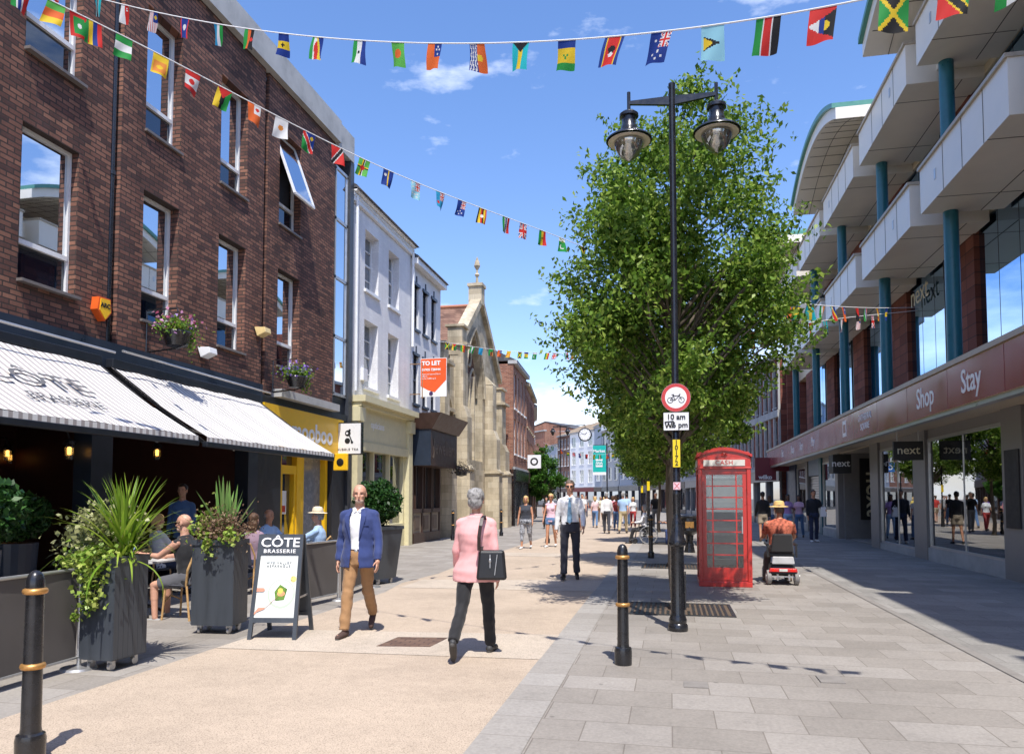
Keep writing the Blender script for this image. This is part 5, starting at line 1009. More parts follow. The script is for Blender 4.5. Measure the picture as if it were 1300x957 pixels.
# round dark pub barrel/sign seen at left edge
# ---------------- A-board ----------------
t=thing('a_board','slate A-board of the brasserie with an asparagus dish poster beside the blue-jacketed man','A-board',(-4.4,7.98,0),R(10))
def leafboard(yb,yt,name,front):
    h=1.16; q=M()
    def P(x,z,g=0): f=z/h; return (x*(1-.06*f),yb+(yt-yb)*f+g,z)
    s=-1 if front else 1; w=.275
    def bb(x0,x1,z0,z1,g0,g1): q.hexa([P(x0,z0,g0),P(x1,z0,g0),P(x1,z0,g1),P(x0,z0,g1),P(x0,z1,g0),P(x1,z1,g0),P(x1,z1,g1),P(x0,z1,g1)])
    bb(-w,-w+.045,0,h,-.018,.018); bb(w-.045,w,0,h,-.018,.018); bb(-w+.045,w-.045,.93,h,-.018,.018); bb(-w+.045,w-.045,.19,.235,-.018,.018); bb(-w+.045,w-.045,.235,.93,-.004,.01)
    fr=q.put(name,m_slat,t,world=False); return fr,P
fr,P=leafboard(-.3,-.02,'front_leaf',True); bk,_=leafboard(.34,.02,'rear_leaf',False)
q=M(); q.bar((-.24,-.2,.45),(-.24,.25,.45),.01,.02).bar((.24,-.2,.45),(.24,.25,.45),.01,.02); q.put('stay_chain',m_alu,t,world=False)
up=(Vector(P(0,1,0))-Vector(P(0,0,0))).normalized()
def pp(x,z,g): p=P(x,z,0); n_=Vector((1,0,0)).cross(up); return Vector(p)+n_*g
q=M(); q.add([pp(-.232,.24,.006),pp(.232,.24,.006),pp(.228,.925,.006),pp(-.228,.925,.006)],[(0,1,2,3)]); po=q.put('poster',mat('poster_white',(.72,.74,.70),.35,var=.02),fr,world=False)
text('lettering','CÔTE',m_text,fr,pp(0,1.06,.022),(1,0,0),up,.15,bold=.002,world=False,sx=1.15); text('lettering','BRASSERIE',m_text,fr,pp(0,.965,.022),(1,0,0),up,.06,space=1.2,world=False,sx=1.15,bold=.001)
text('lettering','WYE VALLEY\nASPARAGUS',mat('grey_print',(.25,.27,.27),.6),po,pp(0,.82,.009),(1,0,0),up,.036,space=1.5,world=False)
def pdisc(cx,cz,r,g,m,name,n=28,ry=None):
    q=M(); n0=len(q.v); q.v+=[tuple(pp(cx+r*math.cos(2*math.pi*k/n),cz+(ry or r)*math.sin(2*math.pi*k/n),g)) for k in range(n)]; q.f.append(tuple(range(n))); return q.put(name,m,po,world=False)
pdisc(.06,.5,.16,.008,mat('soft_green_print',(.50,.62,.47),.5,var=.03),'dish_rim'); pdisc(.06,.505,.14,.0095,m_text,'dish_plate'); 
q=M(); q.v=[tuple(pp(*p,.011)) for p in ((.0,.42),(.1,.43),(.13,.55),(.04,.6),(-.02,.52))]; q.f=[(0,1,2,3,4)]; q.put('asparagus_print',mat('asparagus_green',(.12,.24,.03),.6,var=.5,scale=40),po,world=False)
pdisc(.06,.5,.045,.0125,mat('salmon_print',(.75,.35,.16),.6,var=.3,scale=50),'food_print',ry=.03); pdisc(.05,.53,.03,.0135,mat('yolk_print',(.8,.55,.1),.6),'egg_print')
q=M(); q.v=[tuple(pp(*p,.0145)) for p in ((-.2,.3),(-.12,.33),(-.11,.35),(-.19,.345),(-.232,.29),(-.228,.27))]; q.f=[(0,1,2,3,4,5)]; q.v+=[tuple(pp(*p,.0145)) for p in ((-.23,.52),(-.15,.52),(-.13,.54),(-.15,.56),(-.228,.56))]; q.f.append((6,7,8,9,10)); q.bar(pp(-.12,.34,.015),pp(.03,.47,.015),.006,.002,up=up); q.put('hand_print',mat('hand_print_skin',(.65,.3,.2),.6),po,world=False)
pdisc(.19,.66,.035,.0085,mat('lemon_print',(.75,.62,.2),.6,var=.4,scale=50),'glass_print')
# ---------------- terrace furniture ----------------
def cafe_table(x,y,label):
    t=thing('cafe_table',label,'table',(x,y,0),0,'cafe tables on the terrace'); q=M(); q.box(-.35,.35,-.33,.33,.72,.75); q.put('tabletop',mat('pale_table_top',(.6,.58,.55),.4),t,world=False,bev=.006)
    q=M(); q.cyl((0,0,.06),(0,0,.72),.03,n=12); q.put('pedestal',m_black,t,world=False)
    for k in range(4): a=k*math.pi/2+.78; q=M(); q.tube([(0,0,.14),(.12*math.cos(a),.12*math.sin(a),.1),(.27*math.cos(a),.27*math.sin(a),.025),(.3*math.cos(a),.3*math.sin(a),.01)],[.03,.025,.018,.022],8); q.put('foot',m_black,t,world=False)
    return t
def cafe_chair(x,y,rz,label):  # faces -y at rz=0
    t=thing('cafe_chair',label,'chair',(x,y,0),rz,'rattan cafe chairs'); q=M(); q.lathe([(0,.43),(.21,.43),(.22,.45),(.2,.465),(0,.46)],(0,0,0),20); q.put('seat',mat('dark_weave',(.05,.05,.06),.7,bmp=.5,bscale=200),t,world=False,smooth='auto')
    m_rat=mat('rattan_cane',(.5,.3,.12),.45,var=.2,scale=30)
    for sx_ in(-1,1):
        q=M(); q.tube([(sx_*.19,-.17,.0),(sx_*.17,-.14,.44)],.014,8); q.put('leg',m_rat,t,world=False)
        q=M(); q.tube([(sx_*.2,.24,0),(sx_*.17,.17,.44)],.014,8); q.put('leg',m_rat,t,world=False)
    q=M(); q.tube([(-.17,.16,.44),(-.2,.2,.65),(-.15,.25,.84),(0,.27,.89),(.15,.25,.84),(.2,.2,.65),(.17,.16,.44)],.015,8); q.tube([(-.18,-.15,.22),(0,-.18,.3),(.18,-.15,.22)],.01,6); q.put('back_frame',m_rat,t,world=False)
    q=M(); q.hexa([(-.15,.2,.5),(.15,.2,.5),(.15,.21,.5),(-.15,.21,.5),(-.14,.255,.83),(.14,.255,.83),(.14,.265,.83),(-.14,.265,.83)]); q.put('back_panel',MATS['dark_weave'],t,world=False)
    return t
cafe_table(-6.95,8.95,'cafe table with iron pedestal in front of the bald diner'); cafe_table(-6.9,12.5,'cafe table in front of the diner in the straw hat'); cafe_table(-7.7,11.2,'cafe table near the restaurant doorway')
# backpack under the table
t=thing('backpack','teal and dark backpack on the ground under the nearer cafe table','bag',(-6.9,8.25,0)); q=M(); q.ell((0,0,.16),(.17,.13,.17)); q.ell((0,-.1,.1),(.12,.06,.09)); q.put('bag_body',mat('teal_fabric',(.01,.12,.14),.7,var=.4,scale=20,bmp=.4),t,smooth=True,world=False); q=M(); q.ell((.02,-.02,.32),(.1,.07,.06)); q.put('white_wrap',m_text,t,smooth=True,world=False)
q=M()
t=thing('menu_card','clear blue water jug on the nearer cafe table','jug',(-7.1,8.85,.75)); q=M(); q.lathe([(0,0),(.05,0),(.055,.2),(.045,.22)],(0,0,0),16); q.put('jug_body',mat('pale_blue_glass',(.35,.5,.62),.1,var=.05),t,world=False,smooth='auto'); t.name='water_jug'
# ---------------- bunting ----------------
W_=(.85,.85,.83);G_=(.02,.33,.06);LG=(.12,.5,.08);Rd=(.72,.03,.025);Or=(.85,.16,.03);Y_=(.9,.62,.03);B_=(.01,.045,.28);LB=(.03,.38,.65);SB=(.35,.72,.85);K_=(.012,.012,.015);TQ=(.01,.5,.55);DR_=(.3,.02,.03);OR2=(.85,.3,.05)
def VS(cols,st=None):
    n=len(cols); st=st or [(i+1)/n for i in range(n)]
    return lambda u,v:next((c for c,s in zip(cols,st) if u<=s+1e-9),cols[-1])
def HS(cols,st=None):
    f=VS(cols,st); return lambda u,v:f(v,u)
def dot(f,c,r,col,asp=1.45): return lambda u,v: col if ((u-c[0])**2+((v-c[1])*asp)**2)<r*r else f(u,v)
def rect(f,u0,u1,v0,v1,g): return lambda u,v:(g((u-u0)/(u1-u0),(v-v0)/(v1-v0)) if u0<=u<=u1 and v0<=v<=v1 else f(u,v))
def solid(c): return lambda u,v:c
def UJ(u,v):
    x,y=u-.5,v-.5
    if abs(x)<.1 or abs(y)<.1: return Rd
    if abs(x)<.17 or abs(y)<.17: return W_
    d=min(abs(x-y),abs(x+y))
    return Rd if d<.045 else W_ if d<.13 else B_
def poly(f,fn,c): return lambda u,v:c if fn(u,v) else f(u,v)
def stars(f,pts,c,r=.05):
    def g(u,v):
        for a,b in pts:
            if ((u-a)**2+((v-b)*1.45)**2)<r*r: return c
        return f(u,v)
    return g
FD=dict(
 botswana=VS([TQ,W_,K_,W_,TQ],[.36,.42,.58,.64,1]), singapore=stars(VS([W_,Rd]),[(.75,.15),(.68,.25),(.82,.25)],W_,.06),
 malaysia=rect(lambda u,v:(Rd if int(u*13)%2 else W_),.5,1,0,.5,dot(solid(B_),(.5,.5),.28,Y_)), belize=dot(VS([Rd,B_,Rd],[.1,.9,1]),(.5,.45),.24,W_),
 sierra=VS([LB,W_,G_]), malawi=dot(VS([G_,Or,K_],[.33,.66,1]),(.82,.5),.16,Rd), barbados=stars(HS([B_,Y_,B_]),[(.5,.43),(.5,.5),(.42,.5),(.58,.5),(.5,.57)],K_,.055),
 seychelles=lambda u,v:(B_ if u>.35+.65*(1-0) -.0 and False else (B_ if (1-u)*1.0<(1-v)*.45 else Y_ if (1-u)<(1-v*.4)*.6-.12*v else Rd if u>.35-.2*(1-v) and v>.3*(1-u) and u>.42-.4*v else W_ if u>.2 else G_)),
 lesotho=dot(VS([G_,W_,B_],[.3,.68,1]),(.49,.5),.11,K_), bangladesh=dot(solid(LG),(.47,.45),.29,Or), samoa=rect(solid(Or),.5,1,0,.5,stars(solid(B_),[(.5,.2),(.3,.45),(.7,.45),(.5,.8)],W_,.12)),
 kiribati=lambda u,v:((B_ if int((u+.03*math.sin(v*20))*14)%2==0 else W_) if u<.5 else (Y_ if ((u-.62)**2+((v-.5)*1.45)**2)<.028 else Or)),
 bahamas=poly(VS([TQ,Y_,TQ]),lambda u,v:v<.32*(1-abs(u-.5)*2),K_), stvincent=stars(HS([B_,Y_,G_],[.25,.75,1]),[(.4,.5),(.6,.5),(.5,.58)],G_,.07),
 eswatini=dot(dot(VS([B_,Y_,Rd,Y_,B_],[.14,.2,.78,.85,1]),(.5,.42),.19,K_),(.5,.6),.13,W_), australia=rect(stars(solid(B_),[(.3,.25),(.3,.72),(.55,.62),(.75,.78),(.5,.85)],W_,.07),.5,1,0,.5,UJ),
 stlucia=poly(poly(solid(SB),lambda u,v:abs(v-.5)*1.45<.32*(1-(u-.1)/.75) and u>.1,K_),lambda u,v:abs(v-.5)*1.45<.28*(1-(u-.1)/.45) and u>.1,Y_),
 kenya=dot(VS([G_,W_,Rd,W_,K_],[.29,.35,.65,.71,1]),(.5,.5),.14,Rd), antigua=lambda u,v:(Rd if abs(v-.5)*1.15>.5*u else W_ if u<.4 else B_ if u<.58 else (Y_ if ((u-.62)**2+((v-.5)*1.45)**2)<.04 else K_)),
 jamaica=lambda u,v:(Y_ if min(abs(u-v),abs(u+v-1))<.085 else (G_ if abs(u-.5)>abs(v-.5) else K_)), stkitts=lambda u,v:(K_ if abs(u-v)<.15 else Y_ if abs(u-v)<.22 else (G_ if u>v else Rd)),
 nigeriaV=VS([G_,W_,G_]), cameroon=HS([LG,Or,Y_]), maldives=rect(solid(Rd),.2,.8,.15,.85,dot(solid(G_),(.5,.5),.2,W_)), mauritius=VS([G_,Y_,B_,Rd]), nigeria=HS([G_,W_,G_]),
 srilanka=rect(solid(Y_),.12,.88,.32,.9,dot(solid(OR2),(.5,.5),.25,Y_)), canada=dot(HS([Rd,W_,Rd],[.26,.74,1]),(.5,.5),.2,Rd), guyana=lambda u,v:(Rd if v<.5*(1-abs(u-.5)*2) else K_ if abs(u-.5)<.1+.1*(1-v) else Y_ if u<.5 else G_),
 tonga=rect(solid(Or),.5,1,0,.45,stars(solid(W_),[(.5,.5)],Rd,.28)), cyprus=dot(solid(W_),(.5,.48),.2,OR2), namibia=lambda u,v:(Rd if abs(u-v*1.0)<.16 else W_ if abs(u-v)<.22 else ((Y_ if ((u-.75)**2+((v-.25)*1.45)**2)<.02 else B_) if u>v else G_)),
 trinidad=lambda u,v:(K_ if abs(u+v-1)<.13 else W_ if abs(u+v-1)<.19 else Rd), dominica=dot(lambda u,v:(K_ if abs(u-.5)<.03 or abs(v-.5)<.03 else W_ if abs(u-.56)<.04 else Y_ if abs(u-.42)<.05 or abs(v-.43)<.04 else LG),(.5,.5),.2,Rd),
 nauru=dot(poly(solid(B_),lambda u,v:abs(u-.55)<.05,Y_),(.28,.3),.12,W_), tuvalu=rect(stars(solid(SB),[(.2,.1),(.25,.3),(.3,.5),(.22,.7),(.5,.7),(.7,.85),(.75,.65)],W_,.08),.5,1,0,.5,UJ),
 fiji=rect(dot(solid(LB),(.3,.65),.15,Rd),.5,1,0,.5,UJ), newzealand=rect(stars(solid(B_),[(.3,.7),(.55,.65),(.45,.85),(.7,.8)],W_,.06),.5,1,0,.5,UJ), uganda=dot(VS([K_,Y_,Rd,K_,Y_,Rd]),(.5,.5),.15,W_),
 gambia=VS([G_,W_,B_,W_,Rd],[.3,.38,.6,.68,1]), uk=UJ, ghana=dot(VS([G_,Y_,Rd]),(.5,.5),.1,K_), pakistan=dot(dot(HS([W_,G_],[.25,1]),(.5,.62),.25,W_),(.58,.58),.2,G_), papua=lambda u,v:(Rd if u>v else K_), india=VS([G_,W_,OR2]), zambia=rect(solid(G_),.5,1,.4,1,VS([Rd,K_,OR2])), cook=solid(LB))
m_flag,_nt,_b,_o=newmat('printed_flag_cloth'); _a=nn(_nt,'ShaderNodeVertexColor'); _a.layer_name='print'; _nt.links.new(_a.outputs[0],_b.inputs['Base Color']); _b.inputs['Roughness'].default_value=.75
_t=nn(_nt,'ShaderNodeBsdfTranslucent'); _x=nn(_nt,'ShaderNodeMixShader'); _x.inputs[0].default_value=.45; _nt.links.new(_a.outputs[0],_t.inputs[0]); _nt.links.new(_b.outputs[0],_x.inputs[1]); _nt.links.new(_t.outputs[0],_x.inputs[2]); _nt.links.new(_x.outputs[0],_o.inputs[0])
def flag_mesh(top0,top1,h,design,rs,parent,lean):
    nu,nv=20,28; top0=Vector(top0); top1=Vector(top1); d=top1-top0; side=d.normalized(); fw=side.cross(Vector((0,0,1))).normalized(); V=[];ph=rs.rand()*6; tw=rs.normal()*.45; off=parent.location
    fn=FD[design]; cols=[]
    for j in range(nv+1):
        for i in range(nu+1):
            u,v=i/nu,j/nv; p=top0+d*u+Vector((0,0,-h*v))+fw*(.018*math.sin(u*5+ph+v*3)*v+tw*(u-.5)*.12*v+.03*v*math.sin(ph))+side*(lean*v*h)-off; V.append(tuple(p))
    F_=[]
    for j in range(nv):
        for i in range(nu): k=j*(nu+1)+i; F_.append((k,k+nu+1,k+nu+2,k+1)); cols.append(fn((i+.5)/nu,(j+.5)/nv))
    o=npmesh('flag',V,np.array(F_),m_flag,parent,smooth=True); me=o.data; a=me.color_attributes.new('print','FLOAT_COLOR','CORNER'); c=np.ones((len(F_),4,4),dtype=np.float32); c[:,:,:3]=np.array(cols,dtype=np.float32)[:,None,:]; a.data.foreach_set('color',c.ravel()); return o
CT,ST=math.cos(PSI),math.sin(PSI)
def at(x,y,D):
    """photo pixel (1300 px wide) at camera distance D -> point in the street"""
    a=(x-650)/950; zc=-(y-582.2)/950; th=R(3); Y=math.cos(th)-zc*math.sin(th); Z=math.sin(th)+zc*math.cos(th); X2=a*CT-Y*ST; Y2=a*ST+Y*CT; k=D/Y; return Vector((X2*k,Y2*k,1.58+Z*k))
m_cord=mat('white_cord',(.8,.8,.8),.6,var=.02)
def bunting(label,ctrl,flags,w,h,seed,lean=-.12):
    cx_=[c[0] for c in ctrl]; 
    def S(x): return at(x,float(np.interp(x,cx_,[c[1] for c in ctrl])),1/float(np.interp(x,cx_,[1/c[2] for c in ctrl])))
    # smooth control by cubic fit
    xs=np.linspace(cx_[0],cx_[-1],90); yf=np.polyfit(cx_,[c[1] for c in ctrl],min(5,len(ctrl)-1)); df=np.polyfit(cx_,[1/c[2] for c in ctrl],min(3,len(ctrl)-1))
    S=lambda x:at(x,float(np.polyval(yf,x)),1/float(np.polyval(df,x)))
    mid=S((cx_[0]+cx_[-1])/2); t=thing('bunting_string',label,'bunting',mid,0,'bunting strings of small national flags'); q=M(); q.tube([S(x) for x in xs],.0065,5); q.put('cord',m_cord,t)
    rs=np.random.RandomState(seed)
    for x,nm in flags:
        x+=rs.normal()*1.2; p=S(x); d=(S(x+2)-S(x-2)).normalized(); p.z-=.006; flag_mesh(p-d*w/2,p+d*w/2,h*(.97+.06*rs.rand()),nm,rs,t,lean+rs.normal()*.1)
A=[(-60,-62,11.5),(40,-28,10.3),(137,1,9.5),(250,28,8.6),(380,45,7.8),(500,53,7.1),(620,55,6.5),(730,50,6.05),(830,42,5.65),(905,33,5.35),(1045,10,4.95),(1135,-9,4.75),(1213,-28,4.6),(1290,-46,4.5),(1400,-80,4.3)]
bunting('nearest bunting string sagging across the top of the picture from wall to wall',A,list(zip([20,75,124,161,194,236,276,318,361,405,455,503,552,606,661,720,778,839,905,976,1045,1134,1213,1286,1365],'ghana canada botswana singapore malaysia belize sierra malawi barbados seychelles lesotho bangladesh samoa kiribati bahamas stvincent eswatini australia stlucia kenya antigua jamaica stkitts nigeriaV uk'.split())),.175,.25,1)
Bc=[(-80,-75,6.6),(30,-18,7.4),(100,20,7.9),(183,61,8.5),(250,93,8.9),(330,133,9.4),(400,172,9.9),(450,200,10.5),(560,244,11.8),(640,273,12.9),(700,299,13.8),(760,322,14.7)]
bunting('second bunting string sloping down from the top left corner into the big tree',Bc,list(zip([28,73,99,119,159,206,247,286,323,356,394,428,463,493,527,558,586,613,641,664,691,716,741],'gambia cameroon maldives mauritius nigeria srilanka canada guyana tonga cyprus namibia trinidad dominica nauru tuvalu fiji newzealand uganda gambia uk ghana pakistan jamaica'.split())),.185,.265,2)
Cc=[(556,433,28),(600,440,28.6),(640,445,29),(700,448,29.5),(760,446,30),(800,443,30.5)]
nm='jamaica guyana ghana nigeriaV cook zambia samoa srilanka jamaica stvincent pakistan ghana uk gambia uganda newzealand tuvalu fiji papua botswana dominica'.split()
bunting('distant bunting string crossing in front of the church and sky',Cc,[(566+i*11.6,nm[i%len(nm)]) for i in range(18)],.17,.26,3)
Rc=[(940,372,10.9),(1000,383,11),(1060,389,12.1),(1127,391,14.2),(1168,390,17.6)]
bunting('upper bunting string between the big tree and the teal columns on the right',Rc,list(zip([955,970,985,999,1012,1028,1042,1056,1068,1087,1099,1113,1125],'uk ghana belize kiribati stvincent bahamas india seychelles samoa papua gambia uganda barbados'.split())),.17,.24,4,0)
Rc2=[(935,425,10.9),(990,416,11),(1040,408,12),(1127,398,14.8),(1165,394,17.6)]
bunting('lower bunting string between the big tree and the teal columns on the right',Rc2,list(zip([950,972,992,1029,1049,1070,1090,1108],'india singapore jamaica maldives botswana singapore malaysia uk'.split())),.17,.24,5,0)
Dc=[(690,562,52),(720,572,50),(760,577,48),(790,572,46)]
bunting('farthest bunting string low over the distant crowd and shops',Dc,[(694+i*8.5,nm[(i*3)%len(nm)]) for i in range(11)],.24,.3,6)
# ---------------- people ----------------
m_skin=mat('light_skin',(.58,.31,.21),.5,var=.07,scale=12); m_skin2=mat('tanned_skin',(.5,.24,.14),.5,var=.08,scale=12); m_skin3=mat('brown_skin',(.16,.075,.045),.5,var=.08,scale=12)
def fab(name,c,**k):
    k.setdefault('var',.1); k.setdefault('scale',5); return mat(name,c,.85,bmp=.25,bscale=180,sheen=.15,**k)
m_shoe=mat('black_shoe_leather',(.015,.014,.014),.4)
I3=Matrix.Identity(3)
def remeshed(q,name,m,parent,vox,cut=None,fold=0,fs=(9,9,22),sm=3,seed=0):
    me=bpy.data.meshes.new(name); me.from_pydata(q.v,[],q.f); bm=bmesh.new(); bm.from_mesh(me); bmesh.ops.recalc_face_normals(bm,faces=bm.faces); bm.to_mesh(me); bm.free()
    o=bpy.data.objects.new(name,me); col.objects.link(o); r=o.modifiers.new('r','REMESH'); r.mode='VOXEL'; r.voxel_size=vox
    s=o.modifiers.new('s','SMOOTH'); s.iterations=sm; s.factor=.5
    dg=bpy.context.evaluated_depsgraph_get(); me2=bpy.data.meshes.new_from_object(o.evaluated_get(dg)); bpy.data.objects.remove(o)
    if fold:
        n=len(me2.vertices); co=np.empty(n*3,dtype=np.float32); me2.vertices.foreach_get('co',co); no=np.empty(n*3,dtype=np.float32); me2.vertices.foreach_get('normal',no); co=co.reshape(-1,3); no=no.reshape(-1,3)
        a=np.array([noise.noise(Vector((c[0]*fs[0]+seed,c[1]*fs[1],c[2]*fs[2])))+.5*noise.noise(Vector((c[0]*fs[0]*2.3,c[1]*fs[1]*2.3+seed,c[2]*fs[2]*1.2+c[0]*14))) for c in co])
        co+=no*(a*fold)[:,None]; me2.vertices.foreach_set('co',co.ravel())
    if cut:
        bm=bmesh.new(); bm.from_mesh(me2); bmesh.ops.delete(bm,geom=[f for f in bm.faces if cut(f.calc_center_median())],context='FACES'); bm.to_mesh(me2); bm.free()
    me2.materials.clear(); me2.materials.append(m); me2.shade_smooth(); me2.name=name
    o=bpy.data.objects.new(name,me2); col.objects.link(o); o.parent=parent; return o
def rot(axis,a): return Matrix.Rotation(R(a),3,axis)
def person(label,loc,rz,H=1.75,fem=False,legs=((12,5,3),(-14,18,3)),arms=((-12,12,14),(14,12,10)),lean=0,sit=None,skin=None,top=None,bottom=None,shoes=None,hair=None,jacket=None,near=1,group=None,head_yaw=0,head_pitch=0,sleeve=1.0,legcut=1.0,hat=None,glasses=False,skirt=None,belt=None,foot_pitch=(0,0),tie=None,wide=1.0,beard=False,openfront=True):
    """legs/arms: (pitch forward, bend, outward) for the person's right (-x) then left (+x); facing -y"""
    k=H/1.75; skin=skin or m_skin; t=thing('person',label,'person',loc,R(rz),group); vox={1:.0075,2:.014,3:.024}[near]*1.0; cv={1:.0105,2:.017,3:.026}[near]
    sw=.150 if fem else .168; hw=.095 if fem else .088; sw*=wide; wd=wide
    J={}; low=9
    up=Vector((0,-math.sin(R(lean)),math.cos(R(lean)))); Rt=rot('X',lean)
    for i,s in enumerate((-1,1)):
        p,b,ab=legs[i]; hip=Vector((s*hw,0,0)); d=Vector((s*math.sin(R(ab)),-math.sin(R(p))*math.cos(R(ab)),-math.cos(R(p))*math.cos(R(ab)))); kn=hip+d*.435
        pb=p-b; d2=Vector((s*math.sin(R(ab))*.5,-math.sin(R(pb)),-math.cos(R(pb)))).normalized(); an=kn+d2*.42
        fp=foot_pitch[i]; fd=Vector((s*.12,-math.cos(R(fp)),-math.sin(R(fp)))).normalized(); heel=an+Vector((0,0,-.045))-fd*.05; toe=an+fd*.17+Vector((0,0,-.055))
        J['hip',s],J['kn',s],J['an',s],J['heel',s],J['toe',s],J['fd',s]=hip,kn,an,heel,toe,fd
        low=min(low,heel.z-.04,toe.z-.035)
    hz=-low if sit is None else sit/k
    sho=up*.505; neck=up*.575
    for i,s in enumerate((-1,1)):
        p,ab,b=arms[i]; sh=sho+Vector((s*sw,0,0))-up*.045; ab*=.85; d=Vector((s*math.sin(R(ab)),-math.sin(R(p))*math.cos(R(ab)),-math.cos(R(p))*math.cos(R(ab)))); el=sh+d*.285; pb=p+b
        d2=Vector((s*math.sin(R(ab))*.35,-math.sin(R(pb)),-math.cos(R(pb)))).normalized(); wr=el+d2*.245; J['sh',s],J['el',s],J['wr',s],J['fa',s]=sh,el,wr,d2
    T=lambda v: Vector(v)+Vector((0,0,hz))
    Rh=rot('Z',head_yaw)@rot('X',lean*.3+head_pitch); hc=neck+up*.03+Vector((0,-.012,.115))
    def head_prims(q,full=True):
        def E(c,r,rr=None): q.ell(T(hc+Rh@Vector(c)),tuple(x*1.04 for x in r),rot=Rh if rr is None else Rh@rr)
        E((0,.012,.03),(.075,.095,.086)); E((0,-.02,-.035),(.058,.066,.075)); E((0,-.045,-.085),(.032,.03,.026)); q.caps(T(neck-up*.06),T(hc+Rh@Vector((0,.015,-.05))),.06 if not fem else .05,.052 if not fem else .045)
        if near<=2:
            q.caps(T(hc+Rh@Vector((0,-.088,.012))),T(hc+Rh@Vector((0,-.108,-.028))),.009,.014,8); E((0,-.07,.026),(.05,.018,.012)); E((0,-.083,-.062),(.022,.01,.007)); E((0,-.081,-.072),(.018,.01,.007))
            for s in(-1,1): E((s*.077,.012,-.005),(.009,.018,.032)); E((s*.034,-.066,-.02),(.022,.016,.016))
    def hand(q,s,det):
        w=T(J['wr',s]); d=J['fa',s]; inn=Vector((-s,0,0)); inn=(inn-d*inn.dot(d)).normalized(); fw=d.cross(inn).normalized()
        if fw.y>0: fw=-fw
        # palm faces inward (inn); finger row spreads along fw
        q.caps(w-d*.02,w+d*.02,.026,.028,10)
        for j in range(5):
            o=fw*(.03-.015*j); q.caps(w+d*.02+o*.6,w+d*.085+o,.014,.012,8)
        if det:
            for j,l in enumerate((.066,.074,.069,.054)):
                o=fw*(.031-.0205*j); a=w+d*.085+o; m_=a+d*l*.5+inn*.006; e=m_+(d*.8+inn*.6).normalized()*l*.5; q.caps(a,m_,.0092,.0086,8); q.caps(m_,e,.0086,.0072,8)
            a=w+d*.03+fw*.03; m_=a+(d*.55+fw*.6+inn*.35).normalized()*.04; q.caps(a,m_,.0125,.011,8); q.caps(m_,m_+(d*.85+inn*.4+fw*.15).normalized()*.034,.011,.009,8)
        else:
            for j in range(3): o=fw*(.026-.026*j); q.caps(w+d*.085+o,w+d*.15+o*.9+inn*.02,.012,.009,6)
            q.caps(w+d*.03+fw*.03,w+d*.09+fw*.05+inn*.015,.012,.01,6)
    def torso(q,g=0,z0=-.1,chest=True,flare=0):
        rr=[]; prof=[(-.12,.165,.115),(0,.168,.125),(.1,.15,.112),(.2,.145,.108),(.33,.165,.118),(.43,.168,.11),(.485,.14,.085),(.52,.10,.07),(.56,.07,.062)] if not fem else [(-.12,.17,.118),(-.02,.178,.125),(.1,.145,.105),(.18,.13,.1),(.3,.145,.115),(.37,.15,.12),(.44,.142,.095),(.48,.12,.078),(.52,.08,.06),(.56,.058,.055)]
        zz=[p[0] for p in prof]; z=max(z0,-.2); zs=[z]+[x for x in zz if x>z+.02]
        for x in zs:
            a=np.interp(x,zz,[p[1] for p in prof])*wd; b=np.interp(x,zz,[p[2] for p in prof])*(wd**1.3); fl=flare*max(0,-x+.12)/.3
            rr.append((T(up*x),a+g+fl,b+g+fl*.6,Rt))
        q.loft(rr,24)
        for s in(-1,1): q.caps(T(up*.50+Vector((s*.04,.005,0))),T(J['sh',s]+up*.012),.045+g,.042+g*.8)
        if fem and chest:
            for s in(-1,1): q.ell(T(up*.35+Vector((s*.068,-.085*wd,0))),(.062+g*.6,.055+g*.5,.062+g*.6))
    S=k
    # --- body: one continuous mesh
    q=M(); head_prims(q); torso(q,-.012)
    for s in(-1,1):
        q.caps(T(J['sh',s]),T(J['el',s]),.05*(.85 if fem else 1)*wd**.5,.04*(.85 if fem else 1)); q.caps(T(J['el',s]),T(J['wr',s]),.041*(.85 if fem else 1),.026*(.9 if fem else 1)); hand(q,s,near==1)
        lr=.78 if (bottom is not None and legcut>=1) else 1.; q.caps(T(J['hip',s]),T(J['kn',s]),.083*wd**.4*lr,.053*lr); q.caps(T(J['kn',s]),T(J['an',s]),.051*lr,.036*lr); q.caps(T(J['kn',s].lerp(J['an',s],.2)),T(J['kn',s].lerp(J['an',s],.45)),.05*lr,.047*lr); q.caps(T(J['heel',s]+Vector((0,0,.01))),T(J['toe',s]+Vector((0,0,.006))),.028,.022)
    remeshed(q,'body',skin,t,vox)
    # --- trousers
    if bottom is not None:
        q=M(); torso_=[(-.1,.165,.118),(0,.172,.128),(.075,.158,.118)] if not fem else [(-.1,.172,.12),(-.02,.182,.13),(.06,.165,.118)]
        q.loft([(T(up*a),b*wd+.006,c*wd**1.3+.006,Rt) for a,b,c in torso_],24)
        for s in(-1,1):
            if legcut>=1:
                q.caps(T(J['hip',s]),T(J['kn',s]),.093*wd**.4,.068); a_=J['an',s]; kn=J['kn',s]; q.ell(T(kn),(.072,.074,.08)); e=kn.lerp(a_,legcut if legcut<=1 else 1.03); q.cyl(T(kn),T(e),.070,.061 if not fem else .058,n=16)
            else:
                e=J['hip',s].lerp(J['kn',s],legcut*1.0) if legcut<.9 else J['kn',s]; q.caps(T(J['hip',s]),T(J['hip',s].lerp(e,.3)),.096*wd**.4,.092); q.cyl(T(J['hip',s]),T(e),.098*wd**.4,.088,n=16)
            if 1>legcut>=.9: e2=J['kn',s].lerp(J['an',s],(legcut-.9)*8); q.caps(T(J['kn',s]),T(J['kn',s]),.068,.068); q.cyl(T(J['kn',s]),T(e2),.068,.058,n=16)
